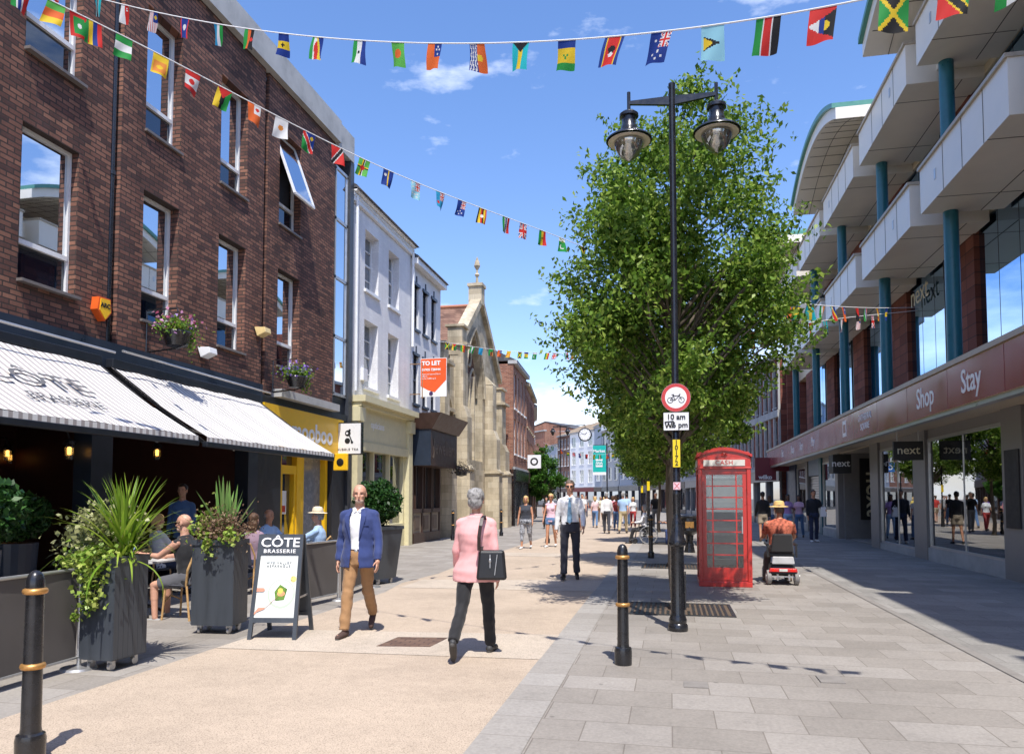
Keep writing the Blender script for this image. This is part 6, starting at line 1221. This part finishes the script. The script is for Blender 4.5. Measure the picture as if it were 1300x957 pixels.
        remeshed(q,'trousers' if legcut>.85 else 'shorts',bottom,t,cv,fold=.010 if near<3 else 0,fs=(8,8,12),seed=loc[0])
    if skirt is not None:
        q=M(); q.loft([(T(up*.07),.15,.115,Rt),(T((0,0,-.1)),.19,.15,I3),(T((0,-.02,-.42)),.22,.2,I3)],20); remeshed(q,'skirt',skirt,t,cv,fold=.01 if near<3 else 0)
    if belt is not None:
        q=M(); q.loft([(T(up*.05),.167*wd,.127*wd,Rt),(T(up*.085),.165*wd,.125*wd,Rt)],28); q.put('belt',belt,t,world=False)
        q=M(); q.ell(T(up*.067+Vector((0,-.127*wd,0))),(.022,.006,.018)); q.put('buckle',m_alu,t,world=False)
    # --- top
    if top is not None:
        q=M(); torso(q,.007,z0=.03 if belt is not None else -.1)
        if jacket is None:
            for s in(-1,1):
                q.ell(T(J['sh',s]-Vector((s*.012,0,0))),(.054*(.85 if fem else 1),.056,.054)) if sleeve>0 else None
                if sleeve>.6: q.caps(T(J['sh',s]),T(J['el',s]),.056*(.86 if fem else 1)*wd**.5,.052*(.88 if fem else 1)); q.cyl(T(J['el',s]),T(J['el',s].lerp(J['wr',s],min(1.02,sleeve))),.052*(.88 if fem else 1),.039*(.95 if fem else 1),n=14)
                elif sleeve>0: q.cyl(T(J['sh',s]),T(J['sh',s].lerp(J['el',s],sleeve*1.6)),.058*(.86 if fem else 1)*wd**.5,.06*(.86 if fem else 1),n=14)
        hv=None
        if near<=2: hv=lambda c: (c-T(up*.60+Vector((0,-.08,0)))).length<(.085 if fem or jacket is None and sleeve<=.6 else .068)
        remeshed(q,'shirt',top,t,cv,cut=hv,fold=.0055 if near<3 else 0,fs=(9,9,13),seed=loc[1])
        if near==1 and sleeve>.6 or jacket is not None and near==1:
            q=M(); 
            for s in(-1,1): q.bar(T(up*.565+Vector((s*.052,-.03,.0))),T(up*.515+Vector((s*.022,-.098,-.0))),.034,.010,up=(0,-1,.4))
            q.put('collar',top,t,world=False)
    if tie is not None:
        q=M(); 
        pts=[(T(up*z+Vector((0,-y*wd-.016,0))),w) for z,y,w in ((.53,.075,.018),(.505,.105,.014),(.42,.122,.026),(.3,.128,.034),(.17,.12,.042),(.1,.125,.045),(.06,.13,.004))]
        for p,w in pts: q.v+=[tuple(p+Vector((-w,0,0))),tuple(p+Vector((w,0,0))),tuple(p+Vector((w*.8,-.006,0))),tuple(p+Vector((-w*.8,-.006,0)))]
        for i in range(len(pts)-1):
            for a in range(4): q.f.append((4*i+a,4*i+(a+1)%4,4*i+4+(a+1)%4,4*i+4+a))
        q.put('tie',tie,t,world=False)
    if jacket is not None:
        q=M(); torso(q,.026,z0=-.13,flare=.03 if not fem else .05)
        for s in(-1,1):
            q.caps(T(J['sh',s]),T(J['el',s]),.060*(.88 if fem else 1),.055*(.88 if fem else 1)); q.cyl(T(J['el',s]),T(J['el',s].lerp(J['wr',s],1.02)),.055*(.88 if fem else 1),.045,n=16)
        def cut(c):
            z=(c-T((0,0,0))).dot(up); 
            if (c-T(up*.60+Vector((0,-.05,0)))).length<.09: return True
            if not openfront or c.y>-.03: return False
            w=np.interp(z,[-.2,-.02,.12,.3,.45,.55],[.07,.05,.045,.058,.07,.05]); return abs(c.x+.012)<w and z<.56 and abs(c.x)<.14
        remeshed(q,'jacket',jacket,t,cv,cut=cut,fold=.009,fs=(6,6,12),seed=loc[0]+3)
        if openfront and near==1:
            q=M()
            for s in(-1,1): 
                a=[T(up*z+Vector((s*x-.012,-y,0))) for z,x,y in ((.55,.052,.065),(.47,.068,.135),(.36,.062,.152),(.22,.05,.148),(.18,.046,.146))]; b=[T(up*z+Vector((s*x-.012,-y,0))) for z,x,y in ((.56,.088,.05),(.47,.125,.12),(.41,.118,.14),(.25,.07,.15),(.18,.05,.148))]
                n=len(q.v); q.v+=[tuple(p) for p in a]+[tuple(p) for p in b]+[tuple(p+Vector((0,-.006,0))) for p in a]+[tuple(p+Vector((0,-.006,0))) for p in b]; m_=len(a)
                for i in range(m_-1): q.f+=[(n+i,n+i+1,n+m_+i+1,n+m_+i),(n+2*m_+i,n+2*m_+i+1,n+3*m_+i+1,n+3*m_+i),(n+i,n+i+1,n+2*m_+i+1,n+2*m_+i),(n+m_+i,n+m_+i+1,n+3*m_+i+1,n+3*m_+i)]
            q.bar(T(up*.36+Vector((.08,-.146,0))),T(up*.365+Vector((.145,-.115,0))),.004,.014); q.put('lapel',jacket,t,world=False)
        elif near==1:
            q=M(); q.loft([(T(up*.545),.083,.07,Rt),(T(up*.58),.068,.062,Rt),(T(up*.585),.06,.055,Rt)],20); q.put('collar',jacket,t,world=False)
    # --- shoes
    sm_=shoes or m_shoe
    for i,s in enumerate((-1,1)):
        q=M(); fd=J['fd',s]; a=J['heel',s]; b=J['toe',s]; q.caps(T(a+Vector((0,0,.004))),T(a.lerp(b,.45)+Vector((0,0,.0))),.040,.040); q.caps(T(a.lerp(b,.45)),T(b+Vector((0,0,-.004))),.042,.032); q.caps(T(J['an',s]-Vector((0,0,.03))),T(a.lerp(b,.3)),.038,.04)
        o=remeshed(q,'shoe',sm_,t,cv*.9); 
        q=M(); n_=fd.cross(Vector((1,0,0))).normalized(); n_=n_ if n_.z<0 else -n_
        q.caps(T(a+n_*.03-fd*.005),T(b+n_*.022+fd*.005),.030,.028,12); so=remeshed(q,'sole',mat('dark_grey_sole',(.07,.065,.06),.8),o,cv*.9)
    # --- head details
    if near<=2 and not glasses:
        q=M()
        for s in(-1,1): q.ell(T(hc+Rh@Vector((s*.03,-.077,.004))),(.009,.006,.005),10,7)
        q.put('eye',mat('eye_dark',(.12,.09,.08),.2),t,world=False,smooth=True)
    if near<=2:
        q=M()
        for s in(-1,1): q.caps(T(hc+Rh@Vector((s*.018,-.091,.025))),T(hc+Rh@Vector((s*.048,-.076,.027))),.004,.003,6)
        if hair or beard: q.put('eyebrow',mat('eyebrow_brown',(.22,.13,.09),.8) ,t,world=False)
        q=M(); q.ell(T(hc+Rh@Vector((0,-.092,-.066))),(.02,.004,.005),10,6); q.put('lips',mat('lip_pink',(.42,.14,.11),.5),t,world=False)
    if beard:
        q=M(); q.ell(T(hc+Rh@Vector((0,-.045,-.078))),(.052,.048,.038),rot=Rh); remeshed(q,'beard',mat('grey_stubble',(.46,.32,.25),.9),t,cv*.8,cut=lambda c:(Rh.transposed()@(c-T(hc))).y>-.02)
    if glasses:
        q=M()
        for s in(-1,1): q.ell(T(hc+Rh@Vector((s*.032,-.094,.004))),(.025,.006,.018),12,8,rot=Rh); q.bar(T(hc+Rh@Vector((s*.055,-.09,.01))),T(hc+Rh@Vector((s*.08,.01,.008))),.004,.006)
        q.bar(T(hc+Rh@Vector((-.012,-.1,.008))),T(hc+Rh@Vector((.012,-.1,.008))),.004,.004); q.put('sunglasses',mat('dark_lens',(.015,.012,.012),.15),t,world=False)
    if hair is not None:
        style,hm=hair; q=M(); 
        def E(c,r,rr=None): q.ell(T(hc+Rh@Vector(c)),r,rot=Rh)
        E((0,.02,.04),(.086,.104,.092))
        if style=='short': E((0,.05,-.01),(.078,.07,.07)); lim=lambda c:(c.y<-.045 and c.z<.065) or (abs(c.x)>.05 and c.z<.0 and c.y<.012) or c.z<-.062
        elif style=='bob': E((0,.03,-.03),(.10,.095,.11)); E((0,.05,-.06),(.095,.07,.09)); lim=lambda c:(c.y<-.035 and c.z<.06 and abs(c.x)<.075)
        elif style=='long': E((0,.045,-.08),(.09,.07,.15)); E((0,.05,-.16),(.085,.045,.12)); lim=lambda c:(c.y<-.035 and c.z<.06 and abs(c.x)<.07)
        elif style=='puff': E((0,.04,.05),(.092,.095,.09)); E((.03,.02,.085),(.06,.07,.05)); E((-.03,.03,.09),(.05,.06,.045)); E((0,.06,-.015),(.082,.07,.08)); lim=lambda c:(c.y<-.045 and c.z<.07) or (abs(c.x)>.06 and c.z<-.02 and c.y<.01)
        elif style=='tail': E((0,.06,-.0),(.078,.06,.07)); q.caps(T(hc+Rh@Vector((0,.11,.04))),T(hc+Rh@Vector((0,.13,-.12))),.032,.016); lim=lambda c:(c.y<-.045 and c.z<.06) or (abs(c.x)>.05 and c.z<0 and c.y<.0)
        elif style=='fringe_bald': E((0,.045,-.01),(.083,.075,.05)); lim=lambda c:c.z>.03 or c.y<-.01
        Ri=Rh.transposed(); remeshed(q,'hair',hm,t,cv*.85,cut=lambda c:lim(Ri@(c-T(hc))),fold=.009 if near<3 else .004,fs=(38,38,16),sm=2)
    if hat is not None:
        hm,band=hat; q=M(); c=T(hc+Rh@Vector((0,.0,.072))); q.lathe([(0,0),(.165,-.012),(.175,-.008),(.165,-.002),(.1,.008),(.096,.06),(.08,.095),(.04,.108),(0,.105)],c,28,axis=Rh@Vector((0,.05,1))); ho=q.put('hat',hm,t,smooth='auto',world=False)
        if band: q=M(); q.lathe([(0,.012),(.101,.012),(.099,.032),(0,.032)],c,28,axis=Rh@Vector((0,.05,1))); q.put('hat_band',band,ho,world=False)
    for ch in t.children_recursive: pass
    t.scale=(S,S,S)
    t['hz']=hz; del t['hz']
    return t,J,T
hair_grey=mat('silver_grey_hair',(.30,.29,.28),.8,var=.45,scale=40,bmp=.8,bscale=90); hair_brown=mat('brown_hair',(.09,.045,.022),.6,var=.3,scale=30,bmp=.6,bscale=90); hair_blonde=mat('blonde_hair',(.62,.42,.17),.6,var=.25,scale=30,bmp=.6,bscale=90); hair_dark=mat('dark_hair',(.018,.012,.01),.5,bmp=.5); hair_gm=mat('greying_brown_hair',(.14,.10,.075),.7,var=.4,scale=40,bmp=.6,bscale=90)
f_white=fab('white_cotton',(.76,.76,.77),var=.03); f_black=fab('black_cloth',(.012,.012,.014)); f_navy=fab('navy_cloth',(.02,.03,.07)); f_char=fab('charcoal_trouser_cloth',(.035,.037,.05)); f_denim=fab('blue_denim',(.1,.19,.36),var=.2); f_lblue=fab('light_blue_cotton',(.35,.5,.72),var=.06)
# man in blue jacket
t,J,T=person('bald grey-bearded man in a blue blazer and tan trousers walking beside the A-board',(-3.55,8.22,0),6,1.735,legs=((16,2,1),(-20,22,-4)),arms=((-10,13,22),(8,15,16)),top=f_white,jacket=fab('royal_navy_wool',(.028,.048,.165),var=.08),bottom=fab('tan_chino_cloth',(.34,.185,.08),var=.08),shoes=mat('brown_suede',(.085,.05,.042),.9,bmp=.3),beard=True,head_yaw=12,belt=mat('brown_leather',(.06,.03,.02),.5),foot_pitch=(0,28),wide=1.06)
# woman in pink jacket (seen from behind)
t,J,T=person('grey-haired woman in a pink jacket and black trousers walking away with a black shoulder bag',(-1.92,7.36,0),182,1.66,fem=True,legs=((16,3,2),(-22,26,3)),arms=((-8,12,14),(6,14,30)),top=f_white,jacket=fab('pale_pink_wool',(.80,.40,.39),var=.04),bottom=f_black,hair=('puff',hair_grey),openfront=False,foot_pitch=(0,48),wide=1.1,shoes=mat('dark_grey_shoe',(.04,.04,.042),.6))
bag=thing('shoulder_bag','black leather shoulder bag hanging at the hip of the woman in pink','bag',(-1.72,7.2,.93),R(188)); q=M()
n_=14; q.hexa([(-.15,-.05,-.15),(.15,-.05,-.15),(.15,.06,-.15),(-.15,.06,-.15),(-.125,-.03,.14),(.125,-.03,.14),(.125,.04,.14),(-.125,.04,.14)]); q.put('bag_body',mat('black_bag_leather',(.014,.014,.015),.42,bmp=.25,bscale=60),bag,world=False,bev=.025)
q=M(); q.bar((-.06,.064,.1),(-.035,.066,-.1),.006,.006); q.ell((.01,.066,.04),(.012,.008,.022)); q.box(.006,.014,.06,.068,-.03,.1); q.put('zip',m_alu,bag,world=False)
q=M(); ws=[(.12,.05,.14),(.115,.10,.27),(.10,.11,.38),(.09,.06,.455),(.08,-.03,.475),(.08,-.14,.43),(.09,-.15,.33),(.1,-.1,.2),(.11,-.03,.14)]
for a,b in zip(ws,ws[1:]): q.bar(a,b,.034,.008,up=(0,1,0) if abs(a[1]-b[1])<.07 else (0,0,1))
q.put('strap',mat('dark_brown_strap',(.035,.022,.02),.5),bag,world=False)
# man in white shirt
person('man in sunglasses, white shirt and blue tie walking towards the camera',(-1.9,14.5,0),4,1.87,legs=((13,6,2),(-6,10,2)),arms=((-4,13,10),(16,14,22)),top=f_white,bottom=f_char,hair=('short',hair_gm),glasses=True,belt=mat('black_belt',(.012,.01,.01),.4),tie=mat('pale_blue_stripe_tie',(.22,.40,.56),.6,var=.35,scale=30),foot_pitch=(-4,12),near=1,wide=1.04)
# two women
person('blonde woman in a dark sleeveless top and patterned cropped trousers walking on the left side',(-4.4,23.0,0),0,1.62,fem=True,legs=((8,4,3),(-10,14,3)),arms=((4,14,10),(8,14,14)),top=fab('dark_slate_top',(.035,.04,.055)),sleeve=0,bottom=mat('black_white_pattern',(.30,.31,.34),.85,var=1.0,scale=28),legcut=.975,hair=('bob',hair_blonde),near=2,wide=1.18,skin=m_skin2,shoes=m_text)
person('woman in a pale pink vest and denim shorts walking beside the blonde woman',(-3.75,23.9,0),-4,1.70,fem=True,legs=((12,4,1),(-10,14,1)),arms=((6,16,12),(-8,13,10)),top=fab('pale_pink_vest',(.75,.5,.58)),sleeve=0,bottom=f_denim,legcut=.45,hair=('tail',hair_blonde),glasses=True,near=2,skin=m_skin2,shoes=m_text)
# man in dark hoodie, two women at the shops, man behind phone box
person('bearded man in dark clothes carrying a white bag by the shop shutter',(5.05,28.6,0),8,1.84,legs=((10,6,3),(-6,8,3)),arms=((5,10,20),(12,18,70)),top=fab('black_hoodie_cloth',(.012,.014,.02)),bottom=f_navy,hair=('short',hair_dark),near=2,wide=1.1,skin=m_skin2,shoes=m_text)
q=M(); 
wb_=thing('carrier_bag','white carrier bag held by the man in dark clothes','bag',(5.32,28.3,1.12)); q.hexa([(-.1,-.04,-.2),(.12,-.04,-.2),(.12,.05,-.2),(-.1,.05,-.2),(-.08,-.02,.14),(.1,-.02,.14),(.1,.02,.14),(-.08,.02,.14)]); q.put('bag_body',m_text,wb_,world=False,bev=.02); q=M(); q.tube([(-.05,0,.13),(0,0,.22),(.06,0,.13)],.008); q.put('bag_handle',m_text,wb_,world=False)
person('dark-haired woman in a lilac top facing the camera near the shop shutter',(4.6,31.5,0),5,1.7,fem=True,legs=((8,6,2),(-8,10,2)),top=fab('lilac_cotton',(.42,.25,.5)),sleeve=.4,bottom=f_lblue,hair=('long',hair_dark),near=3,skin=m_skin3)
person('woman in a pink and white top with a dark bag beside the woman in lilac',(5.05,31.7,0),-20,1.68,fem=True,legs=((6,6,2),(-8,10,2)),arms=((10,10,60),(30,10,80)),top=fab('pink_white_top',(.65,.4,.5)),sleeve=.4,bottom=f_denim,hair=('long',hair_dark),near=3,skin=m_skin3)
person('man in a black jacket half hidden behind the right edge of the phone box',(3.3,28.5,0),180,1.78,legs=((8,6,2),(-8,10,2)),top=f_black,bottom=fab('beige_short_cloth',(.35,.28,.2)),legcut=.7,hair=('short',hair_dark),near=3,skin=m_skin2)
person('woman in a white top and jeans walking away past the dark red shop sign',(3.85,31,0),175,1.66,fem=True,legs=((8,6,2),(-8,10,2)),top=f_white,sleeve=.4,bottom=f_denim,hair=('long',hair_brown),near=3)
# far crowd
F3=[('white shirt and dark trousers','crowd',-2.75,33.5,180,f_white,f_char,1,hair_grey,False),('blue check shirt and khaki trousers',0,-2.05,33.8,175,f_lblue,fab('khaki_cloth',(.45,.37,.22)),1,hair_grey,False),('dark red top and blue jeans',0,-2.6,37.5,178,fab('dark_red_cotton',(.22,.03,.03)),f_denim,1,hair_brown,True),
('white vest and dark shorts',0,-4.15,34.5,0,f_white,f_char,.5,hair_brown,True),('pale pink top carrying shopping',0,-3.9,40,180,fab('pale_pink_cotton',(.7,.5,.5)),f_denim,1,hair_blonde,True),('navy shirt and rucksack',0,-3.5,42,180,f_navy,f_char,1,hair_dark,False),('white t-shirt and grey trousers',0,-3.2,46,180,f_white,fab('grey_trouser_cloth',(.2,.2,.21)),1,hair_dark,False),
('light blue top and white trousers',0,-5.0,44,0,f_lblue,f_white,1,hair_blonde,True),('black dress-like top',0,-6.2,38,10,f_black,f_black,1,hair_dark,True),('cream blouse and brown trousers',0,-4.5,50,0,fab('cream_cotton',(.6,.55,.42)),fab('brown_trouser_cloth',(.12,.07,.04)),1,hair_grey,True),('red t-shirt and beige shorts',0,-3.8,53,180,fab('red_cotton',(.5,.04,.03)),fab('beige_cloth',(.42,.34,.24)),.7,hair_brown,False),
('white polo shirt and navy trousers',0,-5.3,55,0,f_white,f_navy,1,hair_grey,False),('purple top and black leggings',0,-6.4,52,0,fab('purple_cotton',(.15,.06,.3)),f_black,1,hair_dark,True),('white blouse and blue skirt-like trousers',0,-7.0,44.5,0,f_white,f_denim,1,hair_brown,True),('grey t-shirt and dark jeans',0,-6.6,60,0,fab('grey_cotton',(.25,.25,.27)),f_navy,1,hair_dark,False),('yellow top and white trousers',0,-5.4,63,180,fab('yellow_cotton',(.65,.5,.12)),f_white,1,hair_blonde,True),('dark coat and grey trousers',0,-.7,38.5,0,f_black,fab('grey_trouser_cloth2',(.2,.2,.21)),1,hair_grey,False),
('white shirt and black trousers',0,-4.7,41,0,f_white,f_black,1,hair_dark,False),('pink dress top and white trousers',0,-3.0,40.5,180,fab('pink_dress_cotton',(.7,.3,.35)),f_white,1,hair_brown,True),('blue t-shirt and jeans',0,-2.4,43,180,f_lblue,f_denim,1,hair_dark,False),('white top and red skirt-like trousers',0,-1.9,40,0,f_white,fab('red_trouser_cloth',(.4,.04,.04)),1,hair_blonde,True),('grey shirt and shorts',0,-5.6,56.5,0,fab('mid_grey_cotton',(.3,.3,.3)),f_char,.6,hair_grey,False),('white blouse and jeans',0,-4.6,58,180,f_white,f_denim,1,hair_dark,True),('black t-shirt and jeans',0,-3.3,49,180,f_black,f_denim,1,hair_dark,False),('orange top and navy trousers',0,-5.9,48,0,fab('orange_cotton',(.7,.2,.05)),f_navy,1,hair_brown,True)]
near_of=['nearest the trees but one','nearest the tree row','beside the tree row','coming this way on the left','behind the white-vest woman','middle of the far crowd','deeper in the crowd','coming this way','by the left shopfronts','coming this way, deep in the crowd','walking away, deep in the crowd','near the street end','close to the left street tree','by the left shopfronts','near the far left tree','farthest walker in view','under the row of trees','at the left edge of the crowd','in the densest part','right of centre in the crowd','just left of the trees','beneath the clock','beneath the teal banner','far back on the right','far back on the left']
rsP=random.Random(5)
for i,(d,_,x,y,rz,tp,bt,lc,hm,fe) in enumerate(F3):
    a=rsP.uniform(8,20); sgn=1 if i%2 else -1
    person('%s in %s, %s'%('woman' if fe else 'man',d,near_of[i]),(x,y,0),rz,rsP.uniform(1.6,1.68) if fe else rsP.uniform(1.72,1.84),fem=fe,legs=((a*sgn,5,2),(-a*sgn,12,2)),arms=((-a*sgn,10,12),(a*sgn,10,12)),top=tp,bottom=bt,sleeve=.45 if i%3 else 1,legcut=lc,hair=('short' if not fe else 'bob',hm),near=3,group='walkers in the far crowd',skin=m_skin if i%3 else m_skin2)
# terrace guests
SA=((82,80,6),(78,84,8))
def guest(label,x,y,rz,**k): 
    k.setdefault('near',2); k.setdefault('arms',((35,10,60),(40,10,65))); person(label,(x,y,0),rz,sit=.53,legs=SA,**k); cafe_chair(x+.1*math.sin(R(rz)),y-.08*math.cos(R(rz))*-1,R(rz),'rattan chair under the '+label[:label.find(' ',label.find(' ',label.find(' ')+1)+1)] if 0 else 'rattan cafe chair under the '+label)
guest('bald man in glasses, dark vest and grey shorts',-6.2,8.85,-90,top=f_black,sleeve=0,bottom=fab('grey_shorts_cloth',(.09,.09,.10)),legcut=.8,glasses=True,H=1.76,arms=((50,14,35),(55,8,40)),lean=10,skin=m_skin,beard=True,wide=1.1,shoes=mat('pale_trainer',(.3,.3,.3),.7),near=1)
guest('blonde diner in a pale blue top',-7.65,9.0,90,fem=True,top=f_lblue,sleeve=.4,bottom=f_denim,hair=('bob',hair_blonde),H=1.66,skin=m_skin2)
guest('woman with a blonde ponytail in a white top',-8.1,10.7,165,fem=True,top=f_white,sleeve=.4,bottom=f_navy,hair=('tail',hair_blonde),H=1.66)
guest('grey-haired diner in a light shirt',-8.0,12.3,60,top=f_lblue,sleeve=.4,bottom=f_navy,hair=('short',hair_grey),H=1.75)
guest('red-faced balding man in a blue shirt',-7.4,12.9,75,top=f_lblue,sleeve=.45,bottom=f_navy,hair=('fringe_bald',hair_grey),H=1.75,skin=m_skin2)
guest('brown-haired woman seen from behind',-6.75,11.3,178,fem=True,top=fab('mauve_top',(.3,.2,.25)),sleeve=.4,bottom=f_navy,hair=('long',hair_brown),H=1.66)
guest('man in a straw hat and pale blue shirt',-6.15,12.5,-80,top=f_lblue,sleeve=1.,bottom=fab('stone_cloth',(.4,.36,.3)),hair=('short',hair_grey),hat=(mat('pale_straw',(.72,.62,.45),.8,bmp=.3),mat('hat_ribbon',(.5,.42,.3),.8)),H=1.75,lean=4,arms=((55,10,40),(60,8,30)))
person('waiter in a blue shirt standing inside the open restaurant front',(-8.6,12.0,0),20,1.8,top=fab('mid_blue_cotton',(.08,.17,.4)),bottom=f_black,hair=('short',hair_dark),near=2,legs=((2,2,3),(-2,2,3)))
# ---------------- mobility scooter ----------------
sx0,sy0=2.0,14.8
t=thing('mobility_scooter','red and black mobility scooter seen from behind, right of the phone box','mobility scooter',(sx0,sy0,0)); m_sred=mat('scooter_red',(.55,.015,.015),.3,coat=.3); m_sgrey=mat('tyre_grey',(.26,.25,.24),.8)
for x,y,nmw in ((-.24,-.32,0),(.24,-.32,0),(-.2,.6,1),(.2,.6,1)):
    q=M(); q.lathe([(0,-.045),(.09,-.045),(.125,-.035),(.135,0),(.125,.035),(.09,.045),(0,.045)],(x,y,.135),24,axis=(1,0,0)); wh=q.put('wheel',m_sgrey,t,smooth='auto',world=False); q=M(); q.lathe([(0,-.05),(.07,-.05),(.075,.05),(0,.05)],(x,y,.135),16,axis=(1,0,0)); q.put('hub',m_alu,wh,world=False)
q=M(); q.hexa([(-.24,-.42,.2),(.24,-.42,.2),(.22,.0,.2),(-.22,.0,.2),(-.2,-.38,.36),(.2,-.38,.36),(.2,-.02,.38),(-.2,-.02,.38)]); q.box(-.22,.22,0,.5,.13,.18); q.put('chassis',mat('black_plastic',(.02,.02,.02),.45),t,world=False,bev=.02)
q=M(); q.hexa([(-.25,-.445,.24),(.25,-.445,.24),(.25,-.4,.24),(-.25,-.4,.24),(-.23,-.44,.31),(.23,-.44,.31),(.23,-.4,.31),(-.23,-.4,.31)]); q.put('rear_fairing',m_sred,t,world=False,bev=.012)
q=M(); 
for s_ in(-1,1): q.box(s_*.16-.045,s_*.16+.045,-.452,-.44,.25,.3)
q.put('tail_light',mat('red_reflector',(.8,.02,.01),.2),t,world=False); q=M(); q.box(-.07,.07,-.452,-.444,.252,.298); q.put('number_plate',mat('pale_plate',(.6,.62,.58),.4),t,world=False)
q=M(); q.bar((-.17,-.435,.16),(.17,-.435,.16),.02,.02); q.cyl((-.1,-.43,.09),(-.1,-.43,.2),.02); q.cyl((.1,-.43,.09),(.1,-.43,.2),.02); q.put('anti_tip_bar',m_alu,t,world=False)
q=M(); q.box(-.22,.22,-.3,.14,.5,.58); q.cyl((0,-.1,.36),(0,-.1,.5),.04); q.put('seat',MATS['black_plastic'],t,world=False,bev=.02); q=M(); q.hexa([(-.2,-.36,.58),(.2,-.36,.58),(.2,-.28,.58),(-.2,-.28,.58),(-.17,-.41,.93),(.17,-.41,.93),(.17,-.35,.93),(-.17,-.35,.93)]); q.put('backrest',fab('dark_grey_seat_cloth',(.03,.03,.032)),t,world=False,bev=.03)
for s_ in(-1,1): q=M(); q.bar((s_*.25,-.3,.72),(s_*.25,.05,.74),.05,.03).bar((s_*.25,-.3,.5),(s_*.25,-.3,.74),.03,.03); q.put('armrest',MATS['black_plastic'],t,world=False)
q=M(); q.tube([(0,.55,.2),(0,.42,.95)],.025); q.tube([(-.22,.38,.95),(0,.42,.98),(.22,.38,.95)],.016); q.put('tiller',MATS['black_plastic'],t,world=False); q=M(); q.box(-.13,.13,.44,.62,.68,.88); q.put('basket',m_black,t,world=False)
q=M(); q.hexa([(-.2,-.46,.38),(.2,-.46,.38),(.2,-.4,.4),(-.2,-.4,.4),(-.18,-.44,.52),(.18,-.44,.52),(.18,-.4,.52),(-.18,-.4,.52)]); q.put('rear_bag',mat('grey_white_bag',(.45,.45,.46),.7),t,world=False,bev=.02)
person('man in a straw hat and orange check shirt riding the mobility scooter away',(sx0,sy0-.08,0),180,1.74,sit=.64,legs=((70,72,12),(70,72,12)),arms=((28,14,50),(28,14,50)),top=mat('orange_check_cotton',(.48,.13,.075),.85,var=.5,scale=22,bmp=.2),sleeve=.45,bottom=fab('grey_brown_trousers',(.10,.085,.08)),hair=('short',hair_gm),hat=(mat('golden_straw',(.72,.5,.2),.8,bmp=.4),mat('straw_band',(.6,.4,.2),.8)),near=2,wide=1.3,skin=m_skin2,shoes=mat('brown_boot',(.12,.08,.05),.7),lean=4)
# ---------------- wheelchair ----------------
wx,wy=-.85,26.5
t=thing('wheelchair','empty-handed folding wheelchair with pale grey spoked wheels under the trees','wheelchair',(wx,wy,0),R(-90))
t['label']='black and grey wheelchair standing under the trees beyond the plain bollard'
for s_ in(-1,1):
    q=M(); pts=[(s_*.28,.12+.3*math.cos(a*math.pi/12),.31+.3*math.sin(a*math.pi/12)) for a in range(25)]; q.tube(pts,.018,6); 
    for a in range(12): q.tube([(s_*.28,.12,.31),(s_*.28,.12+.29*math.cos(a*math.pi/6),.31+.29*math.sin(a*math.pi/6))],.004,4)
    q.put('large_wheel',m_alu,t,world=False); q=M(); q.cyl((s_*.2-.012,-.35,.08),(s_*.2+.012,-.35,.08),.08,n=16); q.put('castor',m_rubber,t,world=False)
    q=M(); q.tube([(s_*.24,.2,1.0),(s_*.24,.16,.48),(s_*.24,-.3,.48),(s_*.24,-.34,.2),(s_*.24,-.52,.12)],.014,6); q.tube([(s_*.24,.14,.72),(s_*.24,-.2,.72),(s_*.24,-.22,.48)],.018,6); q.tube([(s_*.24,.2,1.0),(s_*.24,.3,1.0)],.02,6); q.put('side_frame',m_plastgrey,t,world=False)
q=M(); q.box(-.23,.23,-.25,.16,.46,.5); q.put('seat',m_black,t,world=False); q=M(); q.box(-.23,.23,.15,.18,.5,.95); q.put('backrest',m_black,t,world=False)
person('person in a white top reclining in the wheelchair under the trees',(wx-.02,wy,0),-90,1.65,fem=True,sit=.56,legs=((75,60,6),(75,60,6)),arms=((25,12,60),(25,12,60)),top=f_white,sleeve=1,bottom=f_black,hair=('bob',hair_grey),near=3)
person('bald man in a dark jacket seated on the bench beside the wheelchair',(.35,26.1,0),-75,1.78,sit=.52,legs=((80,82,8),(78,84,8)),arms=((40,10,50),(40,10,50)),top=f_navy,bottom=fab('blue_trousers',(.04,.07,.2)),near=3,lean=14,skin=m_skin2,wide=1.15,shoes=mat('orange_brown_shoe',(.3,.12,.05),.6))
bpy.context.view_layer.update()
